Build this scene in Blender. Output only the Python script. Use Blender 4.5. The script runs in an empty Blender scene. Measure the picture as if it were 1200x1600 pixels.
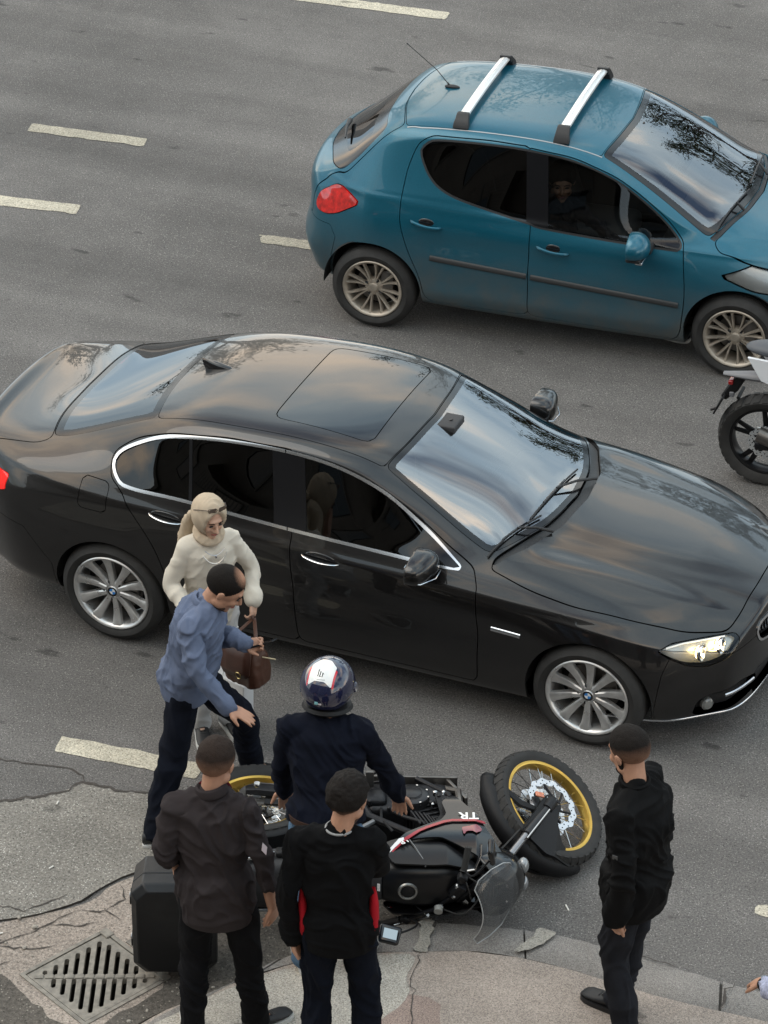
import bpy, bmesh, math, random
import numpy as np
from mathutils import Vector, Matrix, Euler, noise as mnoise
R=math.radians; PI=math.pi
random.seed(5); RNG=np.random.default_rng(7)
SC=bpy.context.scene
COL=SC.collection
# ---------------------------------------------------------------- camera
CAMP=(6.6242,-15.4276,10.9523); CY,CP,CR,CF=-.4122,.5482,-.0227,5226.9
cam=bpy.data.objects.new('camera',bpy.data.cameras.new('camera')); COL.objects.link(cam)
_f=Vector((math.sin(CY)*math.cos(CP),math.cos(CY)*math.cos(CP),-math.sin(CP)))
_r=Vector((math.cos(CY),-math.sin(CY),0)); _u=_r.cross(_f)
_r2=_r*math.cos(CR)+_u*math.sin(CR); _u2=-_r*math.sin(CR)+_u*math.cos(CR)
cam.matrix_world=Matrix(((_r2.x,_u2.x,-_f.x,CAMP[0]),(_r2.y,_u2.y,-_f.y,CAMP[1]),(_r2.z,_u2.z,-_f.z,CAMP[2]),(0,0,0,1)))
cam.data.sensor_fit='VERTICAL'; cam.data.sensor_height=32.0; cam.data.lens=32.0*CF/1600.0
cam.data.clip_start=.5; cam.data.clip_end=2000
cam.data.dof.use_dof=False
SC.camera=cam
SC.render.resolution_x=768; SC.render.resolution_y=1024
# ---------------------------------------------------------------- world: dusk daylight under broken cloud
SUN_EL,SUN_AZ=R(60),R(-112)     # direction the light comes from: azimuth from +Y towards +X
w=bpy.data.worlds.new('World'); SC.world=w; w.use_nodes=True
nt=w.node_tree; nt.nodes.clear()
def wn(t,**k):
    n=nt.nodes.new(t)
    for a,b in k.items(): setattr(n,a,b)
    return n
out=wn('ShaderNodeOutputWorld'); bg=wn('ShaderNodeBackground'); bg2=wn('ShaderNodeBackground')
sky=wn('ShaderNodeTexSky',sky_type='NISHITA'); sky.sun_disc=False; sky.sun_elevation=SUN_EL; sky.sun_rotation=SUN_AZ
sky.air_density=1.3; sky.dust_density=2.5
bg.inputs['Strength'].default_value=.10
nt.links.new(sky.outputs[0],bg.inputs[0])
tc=wn('ShaderNodeTexCoord'); mp=wn('ShaderNodeMapping'); mp.inputs['Scale'].default_value=(1.0,1.1,2.2); mp.inputs['Rotation'].default_value=(0,0,R(-25))
mp.inputs['Location'].default_value=(.35,.1,.2)
nt.links.new(tc.outputs['Generated'],mp.inputs[0])
n1=wn('ShaderNodeTexNoise'); n1.inputs['Scale'].default_value=1.3; n1.inputs['Detail'].default_value=5; n1.inputs['Roughness'].default_value=.5; n1.inputs['Distortion'].default_value=.3
nt.links.new(mp.outputs[0],n1.inputs[0])
cr=wn('ShaderNodeValToRGB'); cr.color_ramp.elements[0].position=.34; cr.color_ramp.elements[1].position=.50
nt.links.new(n1.outputs['Fac'],cr.inputs[0])
n2=wn('ShaderNodeTexNoise'); n2.inputs['Scale'].default_value=1.9; n2.inputs['Detail'].default_value=5; n2.inputs['Roughness'].default_value=.48
nt.links.new(mp.outputs[0],n2.inputs[0])
cc=wn('ShaderNodeValToRGB'); e=cc.color_ramp.elements
e[0].position=.36; e[0].color=(.52,.67,.78,1); e[1].position=.64; e[1].color=(1.85,1.50,1.15,1)
k=cc.color_ramp.elements.new(.50); k.color=(.78,.90,.95,1)
nt.links.new(n2.outputs['Fac'],cc.inputs[0]); nt.links.new(cc.outputs[0],bg2.inputs[0])
bg2.inputs['Strength'].default_value=1.5
mx=wn('ShaderNodeMixShader'); nt.links.new(cr.outputs[0],mx.inputs[0]); nt.links.new(bg.outputs[0],mx.inputs[1]); nt.links.new(bg2.outputs[0],mx.inputs[2])
nt.links.new(mx.outputs[0],out.inputs[0])
sl=bpy.data.lights.new('sun','SUN'); sl.energy=.6; sl.angle=R(35); sl.color=(1,.93,.84)
sun=bpy.data.objects.new('sun',sl); COL.objects.link(sun)
_d=Vector((math.sin(SUN_AZ)*math.cos(SUN_EL),math.cos(SUN_AZ)*math.cos(SUN_EL),math.sin(SUN_EL)))
sun.rotation_euler=_d.to_track_quat('Z','Y').to_euler()
SC.view_settings.view_transform='Standard'; SC.view_settings.look='None'; SC.view_settings.exposure=0.38; SC.view_settings.gamma=1
SC.view_settings.use_curve_mapping=False
# ---------------------------------------------------------------- materials
MATS={}
def mat(name,col=(.5,.5,.5),rough=.5,metal=0.,coat=0.,spec=.5,noise=0.,nscale=20.,bump=0.,bscale=200.,emit=None,estr=0.,sheen=0.,alpha=1.,trans=0.,ior=1.45,coat_rough=.03,rnoise=0.,dirt=None):
    if name in MATS: return MATS[name]
    m=bpy.data.materials.new(name); m.use_nodes=True; t=m.node_tree; b=t.nodes['Principled BSDF']; L=t.links.new
    c=(*col,1)
    b.inputs['Base Color'].default_value=c; b.inputs['Roughness'].default_value=rough; b.inputs['Metallic'].default_value=metal
    b.inputs['Coat Weight'].default_value=coat; b.inputs['Coat Roughness'].default_value=coat_rough; b.inputs['Specular IOR Level'].default_value=spec
    b.inputs['Sheen Weight'].default_value=sheen; b.inputs['Alpha'].default_value=alpha; b.inputs['Transmission Weight'].default_value=trans; b.inputs['IOR'].default_value=ior
    if emit: b.inputs['Emission Color'].default_value=(*emit,1); b.inputs['Emission Strength'].default_value=estr
    if noise or bump or rnoise:
        tc=t.nodes.new('ShaderNodeTexCoord')
    if noise or rnoise:
        n=t.nodes.new('ShaderNodeTexNoise'); n.inputs['Scale'].default_value=nscale; n.inputs['Detail'].default_value=5; L(tc.outputs['Object'],n.inputs[0])
        if noise:
            mp=t.nodes.new('ShaderNodeMapRange'); mp.inputs[1].default_value=.3; mp.inputs[2].default_value=.7; mp.inputs[3].default_value=1-noise; mp.inputs[4].default_value=1+noise
            L(n.outputs[0],mp.inputs[0])
            mm=t.nodes.new('ShaderNodeMix'); mm.data_type='RGBA'; mm.blend_type='MULTIPLY'; mm.inputs['Factor'].default_value=1
            mm.inputs[6].default_value=c; L(mp.outputs[0],mm.inputs[7]); L(mm.outputs[2],b.inputs['Base Color'])
        if rnoise:
            mr=t.nodes.new('ShaderNodeMapRange'); mr.inputs[1].default_value=.3; mr.inputs[2].default_value=.7; mr.inputs[3].default_value=max(0,rough-rnoise); mr.inputs[4].default_value=rough+rnoise
            L(n.outputs[0],mr.inputs[0]); L(mr.outputs[0],b.inputs['Roughness'])
    if bump:
        n=t.nodes.new('ShaderNodeTexNoise'); n.inputs['Scale'].default_value=bscale; n.inputs['Detail'].default_value=4; L(tc.outputs['Object'],n.inputs[0])
        bp=t.nodes.new('ShaderNodeBump'); bp.inputs['Strength'].default_value=bump; bp.inputs['Distance'].default_value=.004; L(n.outputs[0],bp.inputs['Height']); L(bp.outputs[0],b.inputs['Normal'])
    MATS[name]=m; return m
def glassmat(name,tint,ior=1.9,rough=0.0):
    if name in MATS: return MATS[name]
    m=bpy.data.materials.new(name); m.use_nodes=True; t=m.node_tree; t.nodes.clear(); L=t.links.new
    o=t.nodes.new('ShaderNodeOutputMaterial'); mx=t.nodes.new('ShaderNodeMixShader'); tr=t.nodes.new('ShaderNodeBsdfTransparent'); g=t.nodes.new('ShaderNodeBsdfGlossy')
    fr=t.nodes.new('ShaderNodeFresnel'); fr.inputs[0].default_value=ior
    tr.inputs[0].default_value=(*tint,1); g.inputs['Roughness'].default_value=rough; g.inputs[0].default_value=(.95,.97,1,1)
    L(fr.outputs[0],mx.inputs[0]); L(tr.outputs[0],mx.inputs[1]); L(g.outputs[0],mx.inputs[2]); L(mx.outputs[0],o.inputs[0])
    MATS[name]=m; return m
# ---------------------------------------------------------------- objects
def tag(o,label=None,cat=None,group=None,kind=None):
    if label: o['label']=label
    if cat: o['category']=cat
    if group: o['group']=group
    if kind: o['kind']=kind
    return o
def empty(name,loc=(0,0,0),rz=0,rot=None,label=None,cat=None,group=None,parent=None):
    o=bpy.data.objects.new(name,None); COL.objects.link(o); o.location=loc; o.rotation_euler=rot if rot else (0,0,rz); o.empty_display_size=.1
    if parent: o.parent=parent
    return tag(o,label,cat,group)
def addmesh(name,me,m,parent=None,mtx=None):
    o=bpy.data.objects.new(name,me); COL.objects.link(o)
    if m:
        for q in (m if isinstance(m,(list,tuple)) else [m]): me.materials.append(q)
    if parent: o.parent=parent
    if mtx is not None: o.matrix_local=mtx
    return o
def pymesh(name,V,F,m,parent=None,smooth=True,sharp=None,mtx=None,matidx=None):
    me=bpy.data.meshes.new(name)
    me.from_pydata([tuple(map(float,v)) for v in V],[],[tuple(int(i) for i in f) for f in F])
    if smooth: me.polygons.foreach_set('use_smooth',[True]*len(me.polygons))
    if matidx is not None: me.polygons.foreach_set('material_index',matidx)
    me.update()
    if smooth and sharp: me.set_sharp_from_angle(angle=R(sharp))
    return addmesh(name,me,m,parent,mtx)
class GB:
    """collects simple solids into one mesh"""
    def __init__(s): s.V=[];s.F=[]
    def add(s,V,F,M=None):
        n=len(s.V); s.V+= [tuple(M@Vector(v)) for v in V] if M is not None else [tuple(v) for v in V]; s.F+=[tuple(i+n for i in f) for f in F]; return s
    def box(s,c,d,rot=None,taper=1.,bev=0.):
        x,y,z=d[0]/2,d[1]/2,d[2]/2; t=taper
        M=Matrix.Translation(c)@(Euler(rot).to_matrix().to_4x4() if rot else Matrix.Identity(4))
        if bev<=0:
            V=[(-x,-y,-z),(x,-y,-z),(x,y,-z),(-x,y,-z),(-x*t,-y*t,z),(x*t,-y*t,z),(x*t,y*t,z),(-x*t,y*t,z)]
            F=[(3,2,1,0),(4,5,6,7),(0,1,5,4),(1,2,6,5),(2,3,7,6),(3,0,4,7)]
            return s.add(V,F,M)
        b=min(bev,x*.9,y*.9,z*.9); bm=bmesh.new(); bmesh.ops.create_cube(bm,size=1)
        for v in bm.verts: v.co=Vector((v.co.x*d[0]*(t if v.co.z>0 else 1),v.co.y*d[1]*(t if v.co.z>0 else 1),v.co.z*d[2]))
        bmesh.ops.bevel(bm,geom=bm.edges[:],offset=b,segments=3,affect='EDGES',profile=.5)
        bm.verts.index_update(); s.add([v.co[:] for v in bm.verts],[[v.index for v in f.verts] for f in bm.faces],M); bm.free(); return s
    def tube(s,P,r,n=10,cap=True,flat=1.,up=(0,0,1)):
        P=[Vector(p) for p in P]; r=r if isinstance(r,(list,tuple)) else [r]*len(P)
        V=[];F=[];prev=None
        for i,p in enumerate(P):
            t=(P[min(i+1,len(P)-1)]-P[max(i-1,0)]).normalized()
            if prev is None:
                a=Vector(up) if abs(t.dot(Vector(up)))<.95 else Vector((1,0,0)); a=(a-t*a.dot(t)).normalized()
            else: a=(prev-t*prev.dot(t)).normalized()
            prev=a; b=t.cross(a)
            for k in range(n):
                q=2*PI*k/n; V.append(tuple(p+a*(math.cos(q)*r[i]*flat)+b*(math.sin(q)*r[i])))
        for i in range(len(P)-1):
            for k in range(n): F.append((i*n+k,i*n+(k+1)%n,(i+1)*n+(k+1)%n,(i+1)*n+k))
        if cap: F.append(tuple(range(n-1,-1,-1))); F.append(tuple((len(P)-1)*n+k for k in range(n)))
        return s.add(V,F)
    def lathe(s,prof,n=48,axis='y',c=(0,0,0),a0=0,a1=2*PI,closed=False):
        """prof: list of (r,h) ; axis of revolution"""
        V=[];F=[];full=abs(a1-a0-2*PI)<1e-6; m=n if full else n+1
        for i in range(m):
            q=a0+(a1-a0)*i/n; cs,sn=math.cos(q),math.sin(q)
            for r,h in prof:
                V.append((c[0]+r*cs,c[1]+h,c[2]+r*sn) if axis=='y' else ((c[0]+r*cs,c[1]+r*sn,c[2]+h) if axis=='z' else (c[0]+h,c[1]+r*cs,c[2]+r*sn)))
        k=len(prof)
        for i in range(n):
            j=(i+1)%m
            for a in range(k if closed else k-1):
                b=(a+1)%k; F.append((i*k+a,j*k+a,j*k+b,i*k+b))
        return s.add(V,F)
    def ell(s,c,rad,rot=None,nu=20,nv=12):
        V=[];F=[]; M=Matrix.Translation(c)@(Euler(rot).to_matrix().to_4x4() if rot else Matrix.Identity(4))
        V.append((0,0,-rad[2]))
        for i in range(1,nv):
            a=-PI/2+PI*i/nv
            for k in range(nu): q=2*PI*k/nu; V.append((rad[0]*math.cos(a)*math.cos(q),rad[1]*math.cos(a)*math.sin(q),rad[2]*math.sin(a)))
        V.append((0,0,rad[2])); e=len(V)-1
        for k in range(nu): F.append((0,1+(k+1)%nu,1+k)); F.append((e,1+(nv-2)*nu+k,1+(nv-2)*nu+(k+1)%nu))
        for i in range(nv-2):
            for k in range(nu): F.append((1+i*nu+k,1+i*nu+(k+1)%nu,1+(i+1)*nu+(k+1)%nu,1+(i+1)*nu+k))
        return s.add(V,F,M)
    def prism(s,poly,h0,h1,axis='z',M=None):
        """extrude 2D polygon; axis z: (x,y) ; axis y: (x,z)"""
        n=len(poly); f=(lambda p,h:(p[0],p[1],h)) if axis=='z' else ((lambda p,h:(p[0],h,p[1])) if axis=='y' else (lambda p,h:(h,p[0],p[1])))
        V=[f(p,h0) for p in poly]+[f(p,h1) for p in poly]
        F=[tuple(range(n-1,-1,-1)),tuple(range(n,2*n))]+[(i,(i+1)%n,n+(i+1)%n,n+i) for i in range(n)]
        return s.add(V,F,M)
    def ob(s,name,m,parent=None,smooth=True,sharp=35,mtx=None,recalc=True):
        me=bpy.data.meshes.new(name); me.from_pydata(s.V,[],s.F)
        if recalc:
            bm=bmesh.new(); bm.from_mesh(me); bmesh.ops.recalc_face_normals(bm,faces=bm.faces[:]); bm.to_mesh(me); bm.free()
        if smooth: me.polygons.foreach_set('use_smooth',[True]*len(me.polygons)); me.update(); me.set_sharp_from_angle(angle=R(sharp))
        return addmesh(name,me,m,parent,mtx)
def catmull(P,n=8,closed=True):
    P=np.array(P,float); K=len(P); o=[]
    for i in range(K if closed else K-1):
        p0,p1,p2,p3=(P[(i-1)%K],P[i],P[(i+1)%K],P[(i+2)%K]) if closed else (P[max(i-1,0)],P[i],P[i+1],P[min(i+2,K-1)])
        for k in range(n):
            t=k/n; o.append(.5*((2*p1)+(-p0+p2)*t+(2*p0-5*p1+4*p2-p3)*t*t+(-p0+3*p1-3*p2+p3)*t**3))
    if not closed:o.append(P[-1])
    return np.array(o)
def rpoly(P,r,n=6):
    """rounded polygon: corners cut by arcs of size r (scalar or list)"""
    P=np.array(P,float); K=len(P); o=[]
    for i in range(K):
        a,b,c=P[i-1],P[i],P[(i+1)%K]; rr=r[i] if isinstance(r,(list,tuple)) else r
        u=(a-b);v=(c-b);lu,lv=np.linalg.norm(u),np.linalg.norm(v); d=min(rr,lu*.45,lv*.45)
        if d<1e-5: o.append(b); continue
        s0=b+u/lu*d; s1=b+v/lv*d
        for k in range(n+1):
            t=k/n; o.append((1-t)**2*s0+2*t*(1-t)*b+t*t*s1)
    return np.array(o)
def sdf(poly,Q):
    """signed distance of points Q (n,2) to closed polygon: negative inside"""
    P=np.asarray(poly,float); Q=np.asarray(Q,float); d=np.full(len(Q),1e9); ins=np.zeros(len(Q),bool)
    for i in range(len(P)):
        a=P[i-1]; b=P[i]; e=b-a; w_=Q-a; t=np.clip((w_@e)/max(e@e,1e-12),0,1); dd=w_-t[:,None]*e
        d=np.minimum(d,(dd**2).sum(1))
        c=((a[1]>Q[:,1])!=(b[1]>Q[:,1]))
        with np.errstate(divide='ignore',invalid='ignore'): xi=a[0]+(Q[:,1]-a[1])/(b[1]-a[1])*(b[0]-a[0])
        ins^= c&(Q[:,0]<xi)
    d=np.sqrt(d); return np.where(ins,-d,d)
# ---------------------------------------------------------------- surfaces that can be cut by scalar fields
class S:
    def __init__(s,A,F): s.A=A; s.F=F            # A: (n,6) position + normal
    @property
    def P(s): return s.A[:,:3]
def clip(s,f,keep=-1):
    """part of s where f<0 (keep=-1) or f>0 (keep=1), cut exactly at f=0"""
    f=np.asarray(f,float)*(1 if keep<0 else -1); f=np.where(np.abs(f)<1e-7,-1e-7,f)
    F=s.F; g=f[F]<0; c=g.sum(1); whole=F[c==3]; part=F[(c==1)|(c==2)]
    A=[s.A]; n=len(s.A); cache={}; new=[]; out=[]
    def mid(a,b):
        k=(a,b) if a<b else (b,a)
        if k not in cache:
            t=f[a]/(f[a]-f[b]); cache[k]=n+len(new); new.append(s.A[a]*(1-t)+s.A[b]*t)
        return cache[k]
    for tri in part:
        a,b,c_=tri
        for _ in range(3):
            if f[a]<0 and f[b]>=0 and f[c_]>=0: out.append((a,mid(a,b),mid(a,c_))); break
            if f[a]>=0 and f[b]<0 and f[c_]<0:
                p=mid(a,b); q=mid(a,c_); out.append((p,b,c_)); out.append((p,c_,q)); break
            a,b,c_=b,c_,a
    A=np.vstack([s.A]+([np.array(new)] if new else []))
    Fn=np.vstack([whole]+([np.array(out)] if out else []))
    if len(Fn)==0: return S(np.zeros((0,6)),np.zeros((0,3),int))
    u,inv=np.unique(Fn.ravel(),return_inverse=True)
    return S(A[u],inv.reshape(-1,3))
def sob(name,s,m,parent,push=0.,rim=0.,flip=False):
    """surface -> object with smooth normals, optional inward rim"""
    if len(s.F)==0: return None
    P=s.P.copy(); N=s.A[:,3:]/np.maximum(np.linalg.norm(s.A[:,3:],axis=1,keepdims=True),1e-9); P=P+N*push
    if flip: P=P*[1,-1,1]; N=N*[1,-1,1]; F=s.F[:,::-1]
    else: F=s.F
    F=[tuple(map(int,t)) for t in F]; V=[tuple(p) for p in P]; NN=[tuple(x) for x in N]
    if rim:
        e={}
        for t in F:
            for a,b in ((t[0],t[1]),(t[1],t[2]),(t[2],t[0])): e[(a,b)]=e.get((a,b),0)+1
        B=[(a,b) for (a,b) in e if (b,a) not in e and not (abs(P[a][1])<1e-4 and abs(P[b][1])<1e-4)]
        mp={}
        for a,b in B:
            ed=Vector(P[b]-P[a]); nn=Vector(N[a]); on=ed.cross(nn); on=on.normalized() if on.length>1e-9 else nn
            ids=[]
            for v in (a,b):
                for dpt in (0,1):
                    V.append(tuple(P[v]-N[v]*rim*dpt)); NN.append(tuple(on)); ids.append(len(V)-1)
            F.append((ids[2],ids[0],ids[1],ids[3]))
    me=bpy.data.meshes.new(name); me.from_pydata(V,[],F); me.polygons.foreach_set('use_smooth',[True]*len(me.polygons))
    me.update(); me.normals_split_custom_set_from_vertices(NN)
    return addmesh(name,me,m,parent)
def bspl(n,per):
    """basis matrix of a clamped-by-repetition uniform cubic b-spline with n control points"""
    T=[]
    K=n-3
    for i in range(K):
        for k in range(per+(i==K-1)):
            t=k/per; row=np.zeros(n); row[i:i+4]=[(1-t)**3/6,(3*t**3-6*t*t+4)/6,(-3*t**3+3*t*t+3*t+1)/6,t**3/6]; T.append(row)
    return np.array(T)
def pchip(xk,yk,x):
    xk=np.array(xk,float); yk=np.array(yk,float); h=np.diff(xk); d=np.diff(yk)/h; m=np.zeros(len(xk))
    for i in range(1,len(xk)-1):
        if d[i-1]*d[i]>0: w1=2*h[i]+h[i-1]; w2=h[i]+2*h[i-1]; m[i]=(w1+w2)/(w1/d[i-1]+w2/d[i])
    m[0]=d[0]; m[-1]=d[-1]
    x=np.clip(x,xk[0],xk[-1]); i=np.clip(np.searchsorted(xk,x)-1,0,len(h)-1); t=(x-xk[i])/h[i]
    return (2*t**3-3*t*t+1)*yk[i]+(t**3-2*t*t+t)*h[i]*m[i]+(-2*t**3+3*t*t)*yk[i+1]+(t**3-t*t)*h[i]*m[i+1]
def carsurf(rows,stations,capF,capR,warp,perx=6,pers=5,dup=(),post=None):
    """rows: list of keyed lists (x,y,z); returns half surface (y>=0) as S"""
    st=np.array(stations); G=[]
    for r in rows:
        r=np.array(r); G.append(np.stack([st,pchip(r[:,0],r[:,1],st),pchip(r[:,0],r[:,2],st)],1))
    G=np.array(G).transpose(1,0,2)                # station,row,3
    for cap,at in ((capR,0),(capF,-1)):
        base=G[at]; c=np.array([0,cap['z']]); add=[]
        for dx,sc in cap['rings']:
            q=base.copy(); q[:,0]+=dx; q[:,1]=base[:,1]*sc; q[:,2]=c[1]+(base[:,2]-c[1])*sc; add.append(q)
        add.append(add[-1].copy()); 
        G=np.concatenate([np.array(add)[::-1],G]) if at==0 else np.concatenate([G,np.array(add)])
    G[...,0]+=warp(G)
    idx=[]
    for i in range(G.shape[1]): idx+= [i]*(2 if i in dup else 1)
    G=G[:,idx]
    # mirrored phantom rows at both ends, repeated poles
    a=G[:,1:2]*[1,-1,1]; b=G[:,-2:-1]*[1,-1,1]; G=np.concatenate([a,G,b],1)
    G=np.concatenate([G[:1],G,G[-1:]],0)
    B1=bspl(G.shape[0],perx); B2=bspl(G.shape[1],pers)
    P=np.einsum('ia,abk,jb->ijk',B1,G,B2)
    P[:,0,1]=0; P[:,-1,1]=0
    if post is not None: P=post(P)
    du=np.gradient(P,axis=0); dv=np.gradient(P,axis=1)
    dv[:,0]=[0,1,0]; dv[:,-1]=[0,-1,0]
    N=np.cross(dv,du); l=np.linalg.norm(N,axis=2,keepdims=True)
    N=np.where(l>1e-9,N/np.maximum(l,1e-9),0)
    N[0]=[-1,0,0]; N[-1]=[1,0,0]; N[1]=np.where(l[1]>1e-9,N[1],[-1,0,0]); N[-2]=np.where(l[-2]>1e-9,N[-2],[1,0,0])
    c=P.mean((0,1)); 
    if ((P-c)*N).sum()<0: N=-N
    N[0]=[-1,0,0]; N[-1]=[1,0,0]
    ni,nj=P.shape[:2]; id_=np.arange(ni*nj).reshape(ni,nj)
    q=np.stack([id_[:-1,:-1],id_[1:,:-1],id_[1:,1:],id_[:-1,1:]],-1).reshape(-1,4)
    F=np.vstack([q[:,[0,1,2]],q[:,[0,2,3]]])
    A=np.concatenate([P.reshape(-1,3),N.reshape(-1,3)],1)
    # orient and drop degenerate
    p=A[:,:3][F]; fn=np.cross(p[:,1]-p[:,0],p[:,2]-p[:,0]); ar=np.linalg.norm(fn,axis=1); F=F[ar>1e-10]; fn=fn[ar>1e-10]
    s=(fn*A[:,3:][F].sum(1)).sum(1)<0; F[s]=F[s][:,::-1]
    return S(A,F)
# ================================================================ SETTING
def nodes_asphalt(name,base,chip,chipcol,scale=1.,warm=(1,1,1),stain=.24):
    m=bpy.data.materials.new(name); m.use_nodes=True; t=m.node_tree; b=t.nodes['Principled BSDF']; L=t.links.new; N=t.nodes.new
    tc=N('ShaderNodeTexCoord')
    def noise(s,d=4,r=.6):
        n=N('ShaderNodeTexNoise'); n.inputs['Scale'].default_value=s; n.inputs['Detail'].default_value=d; n.inputs['Roughness'].default_value=r; L(tc.outputs['Object'],n.inputs[0]); return n
    def mr(src,a,bb,c,d):
        n=N('ShaderNodeMapRange'); n.inputs[1].default_value=a; n.inputs[2].default_value=bb; n.inputs[3].default_value=c; n.inputs[4].default_value=d; L(src,n.inputs[0]); return n.outputs[0]
    def mul(a,bb,mode='MULTIPLY',f=1.):
        n=N('ShaderNodeMix'); n.data_type='RGBA'; n.blend_type=mode
        if isinstance(f,float): n.inputs['Factor'].default_value=f
        else: L(f,n.inputs['Factor'])
        for k,q in ((6,a),(7,bb)):
            if isinstance(q,tuple): n.inputs[k].default_value=(*q,1)
            else: L(q,n.inputs[k])
        return n.outputs[2]
    big=noise(.35,6,.55); mid=noise(3.2,6,.65); fine=noise(90*scale,3,.7); grit=noise(260*scale,2,.7)
    c=mul(tuple(base),mr(big.outputs[0],.32,.68,1-stain,1+stain))
    c=mul(c,mr(mid.outputs[0],.3,.7,.90,1.10))
    c=mul(c,mr(fine.outputs[0],.3,.7,.50,1.55))
    c=mul(c,mr(grit.outputs[0],.3,.7,.72,1.30))
    v=N('ShaderNodeTexVoronoi'); v.inputs['Scale'].default_value=105*scale; L(tc.outputs['Object'],v.inputs[0])
    sep=N('ShaderNodeSeparateColor'); L(v.outputs['Color'],sep.inputs[0])
    near=N('ShaderNodeMath'); near.operation='LESS_THAN'; L(v.outputs['Distance'],near.inputs[0]); near.inputs[1].default_value=.34
    pick=N('ShaderNodeMath'); pick.operation='GREATER_THAN'; L(sep.outputs[0],pick.inputs[0]); pick.inputs[1].default_value=1-chip
    an=N('ShaderNodeMath'); an.operation='MULTIPLY'; L(near.outputs[0],an.inputs[0]); L(pick.outputs[0],an.inputs[1])
    an2=N('ShaderNodeMath'); an2.operation='MULTIPLY'; L(an.outputs[0],an2.inputs[0]); L(mr(sep.outputs[1],0,1,.25,.95),an2.inputs[1])
    c=mul(c,tuple(chipcol),'MIX',an2.outputs[0])
    pick2=N('ShaderNodeMath'); pick2.operation='LESS_THAN'; L(sep.outputs[0],pick2.inputs[0]); pick2.inputs[1].default_value=.10
    an3=N('ShaderNodeMath'); an3.operation='MULTIPLY'; L(near.outputs[0],an3.inputs[0]); L(pick2.outputs[0],an3.inputs[1])
    c=mul(c,tuple(x*.3 for x in base),'MIX',an3.outputs[0])
    # tyre-worn streaks along the traffic direction
    mp=N('ShaderNodeMapping'); mp.inputs['Scale'].default_value=(.12,1.5,1); mp.inputs['Rotation'].default_value=(0,0,R(-3)); L(tc.outputs['Object'],mp.inputs[0])
    st=N('ShaderNodeTexNoise'); st.inputs['Scale'].default_value=1.1; st.inputs['Detail'].default_value=5; L(mp.outputs[0],st.inputs[0])
    c=mul(c,mr(st.outputs[0],.3,.7,.76,1.20))
    # scattered oily / damp spots
    mp2=N('ShaderNodeMapping'); mp2.inputs['Scale'].default_value=(1.,2.2,1); L(tc.outputs['Object'],mp2.inputs[0])
    sp=N('ShaderNodeTexNoise'); sp.inputs['Scale'].default_value=2.6; sp.inputs['Detail'].default_value=3; L(mp2.outputs[0],sp.inputs[0])
    c=mul(c,mr(sp.outputs[0],.67,.72,1,.50))
    c=mul(c,tuple(warm))
    L(c,b.inputs['Base Color']); b.inputs['Roughness'].default_value=.86; b.inputs['Specular IOR Level'].default_value=.35
    ad=N('ShaderNodeMath'); ad.operation='ADD'; L(fine.outputs[0],ad.inputs[0]); L(v.outputs['Distance'],ad.inputs[1])
    bp=N('ShaderNodeBump'); bp.inputs['Strength'].default_value=.55; bp.inputs['Distance'].default_value=.004; L(ad.outputs[0],bp.inputs['Height']); L(bp.outputs[0],b.inputs['Normal'])
    return m
ASPH=nodes_asphalt('asphalt',(.117,.110,.104),.22,(.33,.31,.29))
ASPH_OLD=nodes_asphalt('old_asphalt',(.205,.190,.168),.30,(.46,.44,.40),.75,stain=.25)
CONC_PINK=nodes_asphalt('crumbled_concrete',(.305,.258,.22),.10,(.42,.38,.33),.8,stain=.35)
DIRT=nodes_asphalt('gutter_dirt',(.10,.088,.075),.14,(.30,.27,.23),.7,stain=.4)
PAVE=nodes_asphalt('pavement_screed',(.31,.262,.225),.14,(.36,.32,.28),1.5,stain=.2)
PATCH=nodes_asphalt('cement_patch',(.37,.34,.295),.08,(.45,.43,.39),1.2,stain=.25)
KERB=nodes_asphalt('kerb_stone_grey',(.215,.198,.182),.06,(.30,.29,.27),1.6,stain=.3)
SMEAR=nodes_asphalt('smeared_cement',(.28,.26,.225),.08,(.42,.40,.36),1.4,stain=.3)
PAINT=nodes_asphalt('worn_road_paint',(.40,.365,.29),.16,(.50,.47,.40),1.,stain=.35)
def gridS(x0,x1,y0,y1,n,m,z=0.):
    X,Y=np.meshgrid(np.linspace(x0,x1,n),np.linspace(y0,y1,m),indexing='ij'); P=np.stack([X,Y,np.full_like(X,z)],-1).reshape(-1,3)
    i=np.arange(n*m).reshape(n,m); q=np.stack([i[:-1,:-1],i[1:,:-1],i[1:,1:],i[:-1,1:]],-1).reshape(-1,4)
    return S(np.hstack([P,np.tile([0,0,1.],(len(P),1))]),np.vstack([q[:,[0,1,2]],q[:,[0,2,3]]]))
def rough_line(P,amp,seg=.04,seed=0,closed=True):
    """irregular edge: subdivide a polyline and jitter it sideways"""
    r=np.random.default_rng(seed); P=np.array(P,float); o=[]
    K=len(P)
    for i in range(K if closed else K-1):
        a,b=P[i],P[(i+1)%K]; n=max(1,int(np.linalg.norm(b-a)/seg)); d=(b-a)/max(np.linalg.norm(b-a),1e-9); nn=np.array([-d[1],d[0]])
        for k in range(n):
            j=r.normal()*amp*(.6 if k else .0); o.append(a+(b-a)*k/n+nn*j)
    if not closed:o.append(P[-1])
    return np.array(o)
def smooth_poly(P,it=1):
    P=np.array(P)
    for _ in range(it): P=(P*2+np.roll(P,1,0)+np.roll(P,-1,0))/4
    return P
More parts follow.
